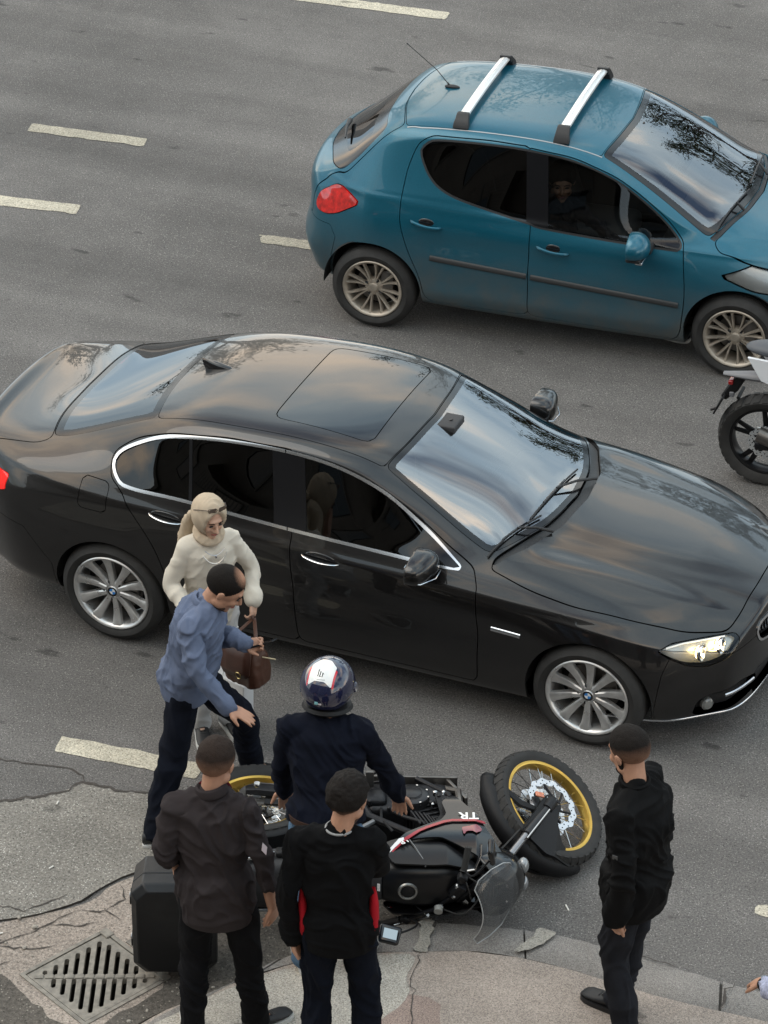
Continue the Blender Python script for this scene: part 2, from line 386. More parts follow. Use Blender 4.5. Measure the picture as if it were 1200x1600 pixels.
def sheet(name,poly,z,m,kind='structure',parent=None,cell=None,cut=None,wob=0.):
    lo=poly.min(0)-.02; hi=poly.max(0)+.02; cell=cell or max(.05,max(hi-lo)/60)
    g=gridS(lo[0],hi[0],lo[1],hi[1],max(3,int((hi[0]-lo[0])/cell)),max(3,int((hi[1]-lo[1])/cell)),z)
    g=clip(g,sdf(poly,g.P[:,:2]))
    if cut is not None: g=clip(g,sdf(cut,g.P[:,:2]),1); g=clip(g,sdf(pit2,g.P[:,:2]),1)
    o=sob(name,g,m,parent)
    if kind: o['kind']=kind
    return o
GR=np.array([(-.294,-3.365),(.208,-3.606),(-.025,-4.141),(-.528,-3.88)])
gc=GR.mean(0); gax=(GR[1]-GR[0]); gax=gax/np.linalg.norm(gax); gay=np.array([-gax[1],gax[0]])
GH=.277
grsq=np.array([gc+gax*a*GH+gay*b*GH for a,b in ((-1,1),(1,1),(1,-1),(-1,-1))])
grsq2=grsq+gax*.60                     # second cover beside it
GH2=.155; gc2=gc+gay*(GH+.012+GH2)+gax*.04
grsq2=np.array([gc2+gax*a*GH2+gay*b*GH2 for a,b in ((-1,1),(1,1),(1,-1),(-1,-1))])
pit=grsq; pit2=grsq2
# road: near piece with the opening for the drain, far piece to the horizon
g=gridS(-2,2,-5.2,-2.0,81,65); g=clip(g,sdf(pit,g.P[:,:2]),1); g=clip(g,sdf(pit2,g.P[:,:2]),1)
o=sob('road',g,ASPH,None); o['kind']='structure'
bm_=GB()
for (a,b,c,d) in ((-400,-2,-400,400),(2,400,-400,400),(-2,2,-2.0,400),(-2,2,-400,-5.2)): bm_.add([(a,c,0),(b,c,0),(b,d,0),(a,d,0)],[(0,1,2,3)])
o=bm_.ob('road',ASPH,smooth=False); o['kind']='structure'
# drain pit
b=GB(); z0=-.55
for pp_ in (pit,pit2):
    P4=[tuple(p) for p in pp_]
    for i in range(4):
        a,c=P4[i],P4[(i+1)%4]; b.add([(*a,-.0),(*c,-.0),(*c,z0),(*a,z0)],[(0,1,2,3)])
    b.add([(*p,z0) for p in P4],[(0,1,2,3)])
o=b.ob('drain_pit',mat('pit_dark',(.05,.045,.04),.9,noise=.3,nscale=8),smooth=False); o['kind']='structure'
# old asphalt, crumbled concrete, gutter dirt: each a sheet with a broken edge
old=[(-1.338,-2.598),(-1.16,-2.483),(-1.05,-2.389),(-.992,-2.269),(-.79,-2.274),(-.545,-2.21),(-.25,-2.30),(-.26,-2.691),(-.365,-2.925),(-.455,-3.05),(-.484,-3.179),(-.572,-3.302),(-.723,-3.448),(-.835,-3.522),(-.998,-3.643),(-1.6,-4.0),(-3.2,-4.4),(-3.2,-2.3),(-2.0,-2.45)]
oldp=smooth_poly(rough_line(old,.018,.05,3),1)
sheet('old_asphalt',oldp,.014,ASPH_OLD,cell=.08)
# its broken lip: a low rim of dark crumbs under the edge
b=GB(); n=len(oldp)
for i in range(n):
    a,c=oldp[i],oldp[(i+1)%n]; b.add([(*a,.014),(*c,.014),(*(c),.0),(*(a),.0)],[(0,1,2,3)])
o=b.ob('old_asphalt_edge',mat('lip_dark',(.07,.062,.055),.95,noise=.3),smooth=False); o['kind']='structure'
pinkp=rough_line([(-1.7,-4.15),(-1.05,-3.70),(-.835,-3.545),(-.7,-3.43),(-.56,-3.31),(-.46,-3.18),(-.44,-3.05),(-.34,-2.90),(-.135,-2.72),(.389,-2.805),(.52,-3.0),(.40,-3.5),(.2,-4.3),(-.1,-5.2),(-1.7,-5.2)],.014,.05,5)
sheet('crumbled_concrete',pinkp,.004,CONC_PINK,cell=.06,cut=pit)
gutp=rough_line([(-1.7,-4.35),(-1.1,-4.05),(-.60,-3.90),(-.45,-4.0),(-.03,-4.20),(.21,-3.70),(.10,-3.35),(-.1,-3.2),(.13,-3.02),(.542,-2.86),(.95,-2.62),(1.15,-2.56),(1.3,-2.70),(1.10,-2.93),(.80,-3.23),(.61,-3.56),(.43,-3.95),(.32,-4.3),(.1,-5.2),(-1.7,-5.2)],.016,.05,8)
sheet('gutter_dirt',gutp,.008,DIRT,cell=.06,cut=pit)
cempatch=rough_line([(-1.7,-4.5),(-1.0,-4.22),(-.75,-4.12),(-.58,-4.20),(-.45,-4.45),(-.3,-5.2),(-1.7,-5.2)],.02,.05,4)
sheet('cement_patch',cempatch,.012,PATCH,cell=.08)
strk=rough_line([(-.28,-2.86),(-.05,-2.74),(.4,-2.80),(.25,-3.10),(.05,-3.15),(-.2,-3.16),(-.33,-3.0)],.015,.05,9)
# pavement (raised) and its kerb stones
KIN=[(-.35,-6.2),(.02,-5.1),(.162,-4.555),(.267,-4.1),(.502,-3.74),(.749,-3.424),(1.072,-3.186),(1.341,-3.063),(1.645,-2.942),(2.013,-2.905),(2.375,-2.925),(2.669,-2.945),(3.111,-2.93),(3.503,-2.921),(4.5,-2.93),(6,-3.0),(9,-3.1),(16,-3.2)]
KOUT=[(-.15,-6.3),(.17,-5.0),(.309,-4.291),(.409,-3.991),(.614,-3.56),(.803,-3.225),(1.103,-2.921),(1.333,-2.784),(1.596,-2.71),(1.882,-2.652),(2.19,-2.645),(2.549,-2.665),(3.07,-2.69),(3.536,-2.698),(4.5,-2.72),(6,-2.78),(9,-2.9),(16,-3.0)]
KH=.10
kin=catmull(KIN,10,False)
# left of x~.5 the stones lie outside the inner line; build pavement to the inner line
pav=np.vstack([kin,[(16,-9.5),(-6,-9.5),(-3.5,-8.0),(-1.2,-7.0)]])
ks=rough_line(kin[::-1],.006,.05,11,False)[::-1]
pav=np.vstack([ks,[(16,-9.5),(-6,-9.5),(-2.5,-8.2),(-.9,-7.0)]])
sheet('pavement',pav,KH,PAVE,cell=.25)
b=GB(); n=len(pav)
for i in range(n):
    a,c=pav[i],pav[(i+1)%n]; b.add([(*a,KH),(*c,KH),(*c,-.01),(*a,-.01)],[(0,1,2,3)])
o=b.ob('pavement_edge',DIRT,smooth=False); o['kind']='structure'
pp=rough_line([(1.395,-3.60),(1.45,-3.405),(1.37,-3.28),(1.375,-3.17),(1.36,-3.11),(1.30,-3.09),(1.072,-3.205),(.749,-3.45),(.55,-3.72),(.33,-4.1),(.2,-4.6),(1.1,-4.6),(1.30,-3.9)],.012,.04,21)
sheet('cement_patch',pp,KH+.004,PATCH,cell=.07)
redp=rough_line([(1.40,-3.50),(1.43,-3.33),(1.62,-3.40),(1.72,-3.7),(1.5,-4.0),(1.36,-3.8)],.02,.05,22)
sheet('red_screed',redp,KH+.003,nodes_asphalt('red_screed',(.27,.205,.175),.14,(.36,.30,.26),1.5,stain=.25),cell=.07)
# kerb stones between KIN and KOUT, cut by the joints
_ka=catmull(KIN,10,False); _kc=catmull(KOUT,10,False)
def kerb_at(s):
    a,c,n=_ka,_kc,len(_ka)
    f=s*(n-1); i=int(min(f,n-2)); t=f-i
    return a[i]*(1-t)+a[i+1]*t, c[i]*(1-t)+c[i+1]*t
kerb=empty('kerb',(0,0,0)); kerb['kind']='structure'
def s_of_x(x,y=None):
    best=min(range(1001),key=lambda i:(kerb_at(i/1000)[0][0]-x)**2+((kerb_at(i/1000)[0][1]-y)**2 if y is not None else 0)); return best/1000
cuts=[s_of_x(-.2,-5.8),s_of_x(.03,-5.05),s_of_x(.27,-4.15),s_of_x(.66,-3.55),s_of_x(1.35,-3.06),s_of_x(1.88,-2.9),s_of_x(2.42),s_of_x(2.93)]+[s_of_x(x) for x in (3.55,4.2,4.9,5.6,6.4,7.2,8.1,9.0,10,11,12,13.2,14.5,15.9)]
for i in range(len(cuts)-1):
    a,c=cuts[i],cuts[i+1]; g_=.0009; m=12; tilt=random.uniform(-.006,.006); hh=KH-.004+random.uniform(-.006,.004)
    if i>=4: hh=.085-.0*i
    V=[];F=[]
    for k in range(m+1):
        s_=a+g_+(c-a-2*g_)*k/m; p,q=kerb_at(s_); d=(q-p)/np.linalg.norm(q-p); p=p+d*.008; 
        e=.004*math.sin(k*2.1+i*3)
        q=q+d*e
        bv=.012
        for (pt,z) in ((p,-.02),(p,hh-bv*.6),(p+d*bv,hh),(q-d*bv*1.4,hh+tilt),(q-d*.002,hh-bv*1.2+tilt),(q+d*.004,-.02)): V.append((pt[0],pt[1],z))
    for k in range(m):
        for j in range(5): F.append((k*6+j,(k+1)*6+j,(k+1)*6+j+1,k*6+j+1))
    F.append(tuple(range(6))); F.append(tuple(m*6+j for j in range(5,-1,-1)))
    b=GB(); b.add(V,F); b.ob('kerb_stone',KERB,kerb,sharp=50)
# mortar bed below the joints and light mortar smears
b=GB(); m=160; V=[];F=[]
for k in range(m+1):
    p,q=kerb_at(k/m); V+= [(*p,.062),(*(q-(q-p)*.04),.062),(*(q-(q-p)*.04),0)]
for k in range(m): F+=[(k*3,k*3+3,k*3+4,k*3+1),(k*3+1,k*3+4,k*3+5,k*3+2)]
b.add(V,F); b.ob('mortar_bed',mat('mortar',(.10,.09,.08),.95,noise=.3,nscale=30,bump=.5,bscale=90),kerb,smooth=False)
for pts,sd in (([(1.86,-2.65),(1.96,-2.66),(1.93,-2.74),(1.90,-2.80),(1.85,-2.885),(1.80,-2.88),(1.84,-2.76)],31),([(1.27,-2.80),(1.34,-2.80),(1.36,-2.90),(1.385,-3.0),(1.40,-3.06),(1.33,-3.07),(1.31,-2.94)],32)):
    sheet('cement_smear',rough_line(pts,.012,.02,sd),KH+.007,SMEAR,cell=.02,kind='structure')
# asphalt that laps up to the outer face of the right hand stones
lap=np.vstack([catmull([(2.05,-2.60),(2.3,-2.56),(2.6,-2.57),(3.1,-2.60),(3.6,-2.61),(4.5,-2.63),(7,-2.7),(12,-2.85)],6,False),catmull([(12,-2.96),(7,-2.83),(4.5,-2.722),(3.536,-2.70),(3.07,-2.692),(2.55,-2.667),(2.2,-2.647),(2.05,-2.645)],6,False)])
# cracks: narrow dirt-filled openings
CRK=mat('crack_dirt',(.060,.052,.046),.95,noise=.3,nscale=60)
def crack(name,pts,w,z,seed,parent=None):
    P=rough_line(pts,.012,.03,seed,False); r=np.random.default_rng(seed); n=len(P); V=[];F=[]
    for i,p in enumerate(P):
        d=P[min(i+1,n-1)]-P[max(i-1,0)]; d=d/max(np.linalg.norm(d),1e-9); q=np.array([-d[1],d[0]]); ww=w*(.35+r.random()*.9)*min(1,min(i,n-1-i)*.4+.15)
        V+= [(*(p+q*ww),z),(*(p-q*ww),z)]
    for i in range(n-1): F.append((2*i,2*i+1,2*i+3,2*i+2))
    o=pymesh(name,V,F,CRK,parent,smooth=False)
    if not parent:o['kind']='structure'
crack('crack',[(-2.6,-2.36),(-1.615,-2.239),(-1.311,-2.199),(-1.146,-2.167),(-1.028,-2.199),(-.99,-2.25)],.006,.004,1)
crack('crack',[(-2.4,-2.9),(-1.338,-2.602),(-1.16,-2.487),(-1.05,-2.393),(-.992,-2.273),(-.79,-2.278),(-.545,-2.214),(-.25,-2.3)],.010,.018,2)
crack('crack',[(-1.25,-3.62),(-.9,-3.42),(-.75,-3.42),(-.6,-3.2)],.004,.018,12)
for k,pts in enumerate([[(-.95,-3.85),(-.78,-3.72),(-.66,-3.58),(-.58,-3.45),(-.50,-3.3)],[(-.78,-3.72),(-.6,-3.68),(-.47,-3.6)],[(-.58,-3.45),(-.45,-3.42),(-.36,-3.35)],[(-.50,-3.3),(-.36,-3.24),(-.25,-3.28)],[(-.36,-3.24),(-.30,-3.12),(-.38,-3.02)],[(-.9,-3.95),(-.75,-3.92),(-.62,-3.8)],[(-.1,-3.2),(.0,-3.05),(.12,-2.95),(.2,-2.82)],[(-1.3,-4.1),(-1.1,-3.95),(-.95,-3.85),(-.9,-3.7)]]): crack('crack',pts,.005,.0085,40+k)
crack('crack',[(1.375,-3.06),(1.39,-3.16),(1.40,-3.278),(1.47,-3.42),(1.55,-3.62),(1.6,-3.9)],.003,KH+.008,3)
crack('crack',[(2.93,-2.70),(2.91,-2.80),(2.925,-2.93)],.008,KH+.001,6)
crack('crack',[(2.15,-2.655),(2.4,-2.66),(2.62,-2.69)],.005,KH-.002,16)
# road markings
def dash(a,b,c,d,seed):
    P=rough_line([a,b,c,d],.008,.05,seed); sheet('lane_marking',P,.004,PAINT,cell=.035)
dash((-5.387,5.362),(-4.413,5.431),(-4.38,5.292),(-5.357,5.227),1)
dash((-5.5,4.09),(-4.364,4.215),(-4.318,4.072),(-5.45,3.93),2)
dash((-2.927,4.251),(-1.9,4.35),(-1.88,4.203),(-2.849,4.126),3)
dash((-4.55,8.475),(-3.141,8.532),(-3.125,8.375),(-4.53,8.318),4)
dash((-1.324,-1.904),(-.44,-1.85),(-.42,-2.0),(-1.285,-2.056),5)
dash((2.80,-1.925),(3.6,-1.89),(3.6,-2.03),(2.82,-2.01),6)
for k in range(3): dash((-8.2-3.2*k,4.85-.1*k),(-7.2-3.2*k,4.95-.1*k),(-7.2-3.2*k,4.8-.1*k),(-8.2-3.2*k,4.7-.1*k),20+k)
dash((5.6,-1.8),(6.7,-1.75),(6.7,-1.89),(5.6,-1.94),31)
# ---------------------------------------------------------------- drain grate
IRON=mat('cast_iron_dusty',(.24,.22,.19),.75,metal=.25,noise=.35,nscale=25,bump=.6,bscale=60,rnoise=.15)
def grate(c,label,GH=GH):
    t=empty('drain_grate',(c[0],c[1],.0),math.atan2(gax[1],gax[0]),label=label,cat='drain grate',group='iron drain covers in the gutter')
    H=GH
    fr=GB(); wdt=.022
    for s in (-1,1): fr.box((0,s*(H-wdt/2),-.012),(2*H,wdt,.045)); fr.box((s*(H-wdt/2),0,-.0121),(wdt,2*H-2*wdt,.044))
    fr.ob('frame',IRON,t,sharp=30)
    # plate with diagonal slots : slots run along the local diagonal
    ang=R(112)-math.atan2(gax[1],gax[0]); u=np.array([math.cos(ang),math.sin(ang)]); v=np.array([-u[1],u[0]])
    h=H-wdt-.006
    sq=np.array([(-h,-h),(h,-h),(h,h),(-h,h)])
    g=gridS(-h,h,-h,h,60,60,.006)
    pit_=.052
    for k in range(-5,6):
        off=k*pit_
        # chord length of the square along u at this offset
        ts=np.linspace(-.5,.5,401); pts=off*v+ts[:,None]*u; ok=(np.abs(pts)<h-.035).all(1)
        if ok.sum()<8: continue
        a,b_=ts[ok].min(),ts[ok].max()
        mid_=0.0
        for lo,hi in ((a,min(b_,mid_-.014)),(max(a,mid_+.014),b_)):
            if hi-lo<.03: continue
            w_=.0125; P=[]
            for q in np.linspace(0,PI,7): P.append(off*v+(hi-w_+w_*math.sin(q))*u+ w_*math.cos(q)*v)
            for q in np.linspace(0,PI,7): P.append(off*v+(lo+w_-w_*math.sin(q))*u- w_*math.cos(q)*v)
            g=clip(g,sdf(np.array(P),g.P[:,:2]),1)
    # cast shallow cross grooves along the middle rib
    sob('slotted_plate',g,IRON,t,rim=.035)
    b2=GB()
    for k in range(-6,7):
        p=k*.052*v+.026*v
        if abs(p[0])<h-.03 and abs(p[1])<h-.03: b2.box((p[0],p[1],.0085),(.030,.045,.006),rot=(0,0,ang),bev=.002)
    b2.ob('rib_pad',IRON,t)
    hg=GB()
    for s in (-1,1): hg=GB(); hg.box((s*(H-.04),(H-.02)*1,.010),(.07,.05,.014),bev=.004); hg.ob('hinge',IRON,t)
    return t
grate(gc,'square cast iron drain grate with two rows of diagonal slots beside the black top case')
grate(gc2,'smaller iron drain cover partly hidden by the black top case of the fallen motorcycle',GH2)
# litter and pebbles
PEB=mat('pebble',(.33,.30,.26),.9,noise=.3)
for k in range(46):
    x,y=random.choice([(random.uniform(-1.1,-.5),random.uniform(-3.95,-3.45)),(random.uniform(-.2,.9),random.uniform(-3.3,-2.75)),(random.uniform(.15,.5),random.uniform(-4.2,-3.5))])
    if min(sdf(pit,np.array([[x,y]]))[0],sdf(pit2,np.array([[x,y]]))[0])<.01: continue
    zt=.006
    if sdf(oldp,np.array([[x,y]]))[0]<0.01: zt=.016
    b=GB(); r=random.uniform(.006,.017); b.ell((0,0,0),(r,r*random.uniform(.6,1),r*.6),nu=7,nv=5)
    b.V=[(a*random.uniform(.85,1.15),c*random.uniform(.85,1.15),d*random.uniform(.8,1.2)) for a,c,d in b.V]
    o=b.ob('pebble',PEB); o.location=(x,y,zt+r*.3); o.rotation_euler=(0,0,random.random()*6); tag(o,'small pale pebble lying in the dirt around the drain and the gutter','pebble','pebbles in the gutter')
LIT=mat('cigarette_paper',(.72,.70,.64),.8)
def butt(x,y,z,a,l=.05,lab=''):
    b=GB(); b.tube([(-l/2,0,.005),(l/2,0,.005)],.0045,8); o=b.ob('cigarette_butt',LIT); o.location=(x,y,z); o.rotation_euler=(0,0,a); tag(o,lab,'cigarette butt')
butt(1.894,-2.326,.0,-.9,.05,'white cigarette butt on the asphalt right of the fallen motorcycle windscreen')
butt(-.79,-3.03,.014,1.2,.03,'white cigarette butt on the old asphalt above the crumbled concrete')
butt(-1.03,-2.50,.014,1.7,.03,'white cigarette butt on the old asphalt just below the long crack')
butt(-.78,-3.62,.006,.7,.03,'white cigarette butt on the crumbled concrete left of the drain grate')
# ---------------------------------------------------------------- what the cars reflect: the street trees opposite and the house behind the viewer
BARK=mat('bark',(.07,.055,.045),.9,noise=.3,nscale=8,bump=.6,bscale=40)
LEAF=mat('leaves',(.045,.065,.025),.6,noise=.4,nscale=2)
def tree(x,y,h,seed,label):
    r=random.Random(seed); t=empty('street_tree',(x,y,0),label=label,cat='tree',group='street trees across the road')
    tr=GB(); br=GB(); tips=[]
    def grow(p,d,L,rad,lv,gb):
        P=[p];q=p.copy();dd=d.copy()
        for k in range(5):
            dd=(dd+Vector((r.uniform(-1,1),r.uniform(-1,1),r.uniform(-.5,.8)))*.16).normalized(); q=q+dd*L/5; P.append(q.copy())
            if lv>=2: tips.append(q.copy())
        gb.tube(P,[rad*(1-.10*k) for k in range(6)],7 if lv<2 else 4,cap=False)
        if lv<4:
            for k in range(3 if lv else 6):
                a=r.uniform(0,2*PI); s=Vector((math.cos(a),math.sin(a),r.uniform(.1,.9))).normalized()
                nd=(dd*.55+s*.75).normalized(); grow(P[r.randint(2,5)],nd,L*r.uniform(.6,.78),rad*.55,lv+1,br)
    grow(Vector((0,0,0)),Vector((.03,.02,1)).normalized(),h*.42,.17,0,tr)
    tr.ob('trunk',BARK,t); o=br.ob('branches',BARK,t)
    V=[];F=[]
    for p in tips:
        if r.random()<.35: continue
        for _ in range(r.randint(4,9)):
            c=p+Vector((r.gauss(0,.16),r.gauss(0,.16),r.gauss(0,.13))); s=r.uniform(.035,.075)
            a=Vector((r.uniform(-1,1),r.uniform(-1,1),r.uniform(-1,1))).normalized(); b_=a.cross(Vector((r.uniform(-1,1),r.uniform(-1,1),r.uniform(-1,1)))).normalized()
            n=len(V); V+= [tuple(c-a*s*1.4),tuple(c+b_*s*.6),tuple(c+a*s*1.4),tuple(c-b_*s*.6)]; F.append((n,n+1,n+2,n+3))
    o=pymesh('crown',V,F,LEAF,t,smooth=False); o['kind']='stuff'
    return t
tree(-9.5,13.6,8.6,3,'leafy street tree across the road, farthest to the left')
tree(-4.2,14.4,9.4,8,'taller leafy street tree across the road behind the blue hatchback')
tree(1.6,13.8,8.2,5,'leafy street tree across the road, farthest to the right')
b=GB(); b.box((0,16.5,.06),(120,6.5,.12)); o=b.ob('pavement',PAVE,smooth=False); o['kind']='structure'
def facade(label,y,x0,x1,h,face,wallm,seed,door=True):
    """plain rendered house front with rows of windows and balconies, facing the street"""
    r=random.Random(seed); t=empty('house',((x0+x1)/2,y,0),label=label,cat='house')
    W_=x1-x0; b=GB(); b.box((0,-face*4,h/2),(W_,8,h)); b.box((0,-face*4,h+.2),(W_+.6,8.6,.4)); b.ob('wall',wallm,t,smooth=False)
    fl=int(h/3.1); nx=int(W_/3.0)
    WF=mat('window_frame_brown',(.10,.085,.07),.5); WG=mat('window_glass_dark',(.02,.025,.03),.06,coat=.5)
    for i in range(fl):
        for k in range(nx):
            x=-W_/2+(k+.5)*W_/nx; z=1.6+i*3.1
            w=GB(); 
            for s in (-1,1): w.box((x+s*.6,face*.05,z),(.08,.12,1.56)); w.box((x,face*.0501,z+s*.74),(1.12,.118,.08))
            o=w.ob('window_frame',WF,t,smooth=False)
            g2=GB(); g2.box((x,face*.02,z),(1.12,.03,1.4)); g2.ob('pane',WG,o,smooth=False)
    for i in range(1,fl):
        for k in range(0,nx,2):
            x=-W_/2+(k+.5)*W_/nx; z=i*3.1-.1; w=GB(); w.box((x,face*.55,z+.1),(2.4,1.1,.14)); w.ob('balcony_slab',wallm,t,smooth=False)
            w=GB(); w.box((x,face*1.06,z+1.1),(2.4,.04,.05))
            for q in range(17): w.box((x-1.16+q*.145,face*1.06,z+.62),(.02,.02,.93))
            o=w.ob('balcony_railing',mat('rail_iron',(.03,.03,.03),.5),t,smooth=False); o['kind']='stuff'
    return t
facade('rendered apartment house on the near side of the street, left part',-19.0,-22,-1,14.2,1,mat('render_ochre',(.15,.13,.11),.9,noise=.15,nscale=1),1)
facade('rendered apartment house on the near side of the street, right part',-19.0,-.2,22,14.2,1,mat('render_grey',(.12,.12,.115),.9,noise=.15,nscale=1),2)
# ================================================================ CARS
BLACKPL=mat('black_plastic',(.018,.018,.019),.45,bump=.2,bscale=400)
TRIMBLK=mat('gloss_black_trim',(.010,.010,.011),.08,coat=.6)
PILL=mat('pillar_black',(.004,.004,.005),.35,spec=.25)
RUBBER=mat('tyre_rubber',(.022,.021,.020),.72,noise=.25,nscale=14,bump=.25,bscale=180)
LINER=mat('arch_liner',(.010,.010,.010),.9)
CHROME=mat('chrome',(.80,.81,.83),.10,metal=1.)
SATIN=mat('satin_chrome',(.62,.64,.67),.22,metal=1.)
ALLOY=mat('alloy_silver',(.60,.595,.585),.34,metal=.8,rnoise=.08,noise=.12,nscale=18)
ALLOYD=mat('alloy_dusty',(.40,.35,.29),.42,metal=.6,rnoise=.1,noise=.2,nscale=18)
STEEL=mat('brake_steel',(.16,.15,.14),.4,metal=.9,noise=.2)
SEATM=mat('seat_leather',(.10,.09,.08),.55,noise=.15)
DASHM=mat('dashboard',(.03,.03,.032),.6)
HEADL=mat('cabin_lining',(.03,.03,.03),.85)
def paint(name,base,flake,metal=.5,rough=.32,cw_=1.,cior=1.5,dust=None,dustcol=(.22,.20,.17),z0=.2,z1=.7):
    m=bpy.data.materials.new(name); m.use_nodes=True; t=m.node_tree; b=t.nodes['Principled BSDF']; L=t.links.new; N=t.nodes.new
    b.inputs['Metallic'].default_value=metal; b.inputs['Roughness'].default_value=rough; b.inputs['Coat Weight'].default_value=1.; b.inputs['Coat Roughness'].default_value=.015; b.inputs['Coat IOR'].default_value=cior
    tc=N('ShaderNodeTexCoord'); v=N('ShaderNodeTexVoronoi'); v.inputs['Scale'].default_value=900; L(tc.outputs['Object'],v.inputs[0])
    mx=N('ShaderNodeMix'); mx.data_type='RGBA'; mx.inputs[6].default_value=(*base,1); mx.inputs[7].default_value=(*flake,1)
    sp=N('ShaderNodeSeparateColor'); L(v.outputs['Color'],sp.inputs[0]); L(sp.outputs[0],mx.inputs['Factor'])
    # road dust collected on the lower body and as a faint film
    sx=N('ShaderNodeSeparateXYZ'); L(tc.outputs['Object'],sx.inputs[0])
    mr=N('ShaderNodeMapRange'); mr.inputs[1].default_value=z0; mr.inputs[2].default_value=z1; mr.inputs[3].default_value=1; mr.inputs[4].default_value=0; mr.clamp=True; L(sx.outputs[2],mr.inputs[0])
    n=N('ShaderNodeTexNoise'); n.inputs['Scale'].default_value=5; n.inputs['Detail'].default_value=7; n.inputs['Roughness'].default_value=.65; L(tc.outputs['Object'],n.inputs[0])
    m1=N('ShaderNodeMath'); m1.operation='MULTIPLY'; L(mr.outputs[0],m1.inputs[0]); L(n.outputs[0],m1.inputs[1])
    m2=N('ShaderNodeMath'); m2.operation='MULTIPLY_ADD'; L(m1.outputs[0],m2.inputs[0]); m2.inputs[1].default_value=dust or .5; m2.inputs[2].default_value=0.0
    m3=N('ShaderNodeMath'); m3.operation='MINIMUM'; L(m2.outputs[0],m3.inputs[0]); m3.inputs[1].default_value=1
    mx2=N('ShaderNodeMix'); mx2.data_type='RGBA'; L(m3.outputs[0],mx2.inputs['Factor']); L(mx.outputs[2],mx2.inputs[6]); mx2.inputs[7].default_value=(*dustcol,1); L(mx2.outputs[2],b.inputs['Base Color'])
    inv=N('ShaderNodeMath'); inv.operation='SUBTRACT'; inv.inputs[0].default_value=1; L(m3.outputs[0],inv.inputs[1])
    cw=N('ShaderNodeMath'); cw.operation='MULTIPLY'; L(inv.outputs[0],cw.inputs[0]); cw.inputs[1].default_value=cw_; L(cw.outputs[0],b.inputs['Coat Weight'])
    mm=N('ShaderNodeMath'); mm.operation='MULTIPLY'; L(inv.outputs[0],mm.inputs[0]); mm.inputs[1].default_value=metal; L(mm.outputs[0],b.inputs['Metallic'])
    # faint orange peel
    o=N('ShaderNodeTexNoise'); o.inputs['Scale'].default_value=2.2; o.inputs['Detail'].default_value=2; L(tc.outputs['Object'],o.inputs[0])
    bp=N('ShaderNodeBump'); bp.inputs['Strength'].default_value=.04; bp.inputs['Distance'].default_value=.02; L(o.outputs[0],bp.inputs['Height']); L(bp.outputs[0],b.inputs['Coat Normal'])
    return m
def side(s): return s
def half_objs(name,s,m,parent,both=True,**k):
    r=[sob(name,s,m,parent,**k)]
    if both: r.append(sob(name,s,m,parent,flip=True,**k))
    return r
def circ(cx,cz,r,n=48): 
    a=np.linspace(0,2*PI,n,endpoint=False); return np.stack([cx+r*np.cos(a),cz+r*np.sin(a)],1)
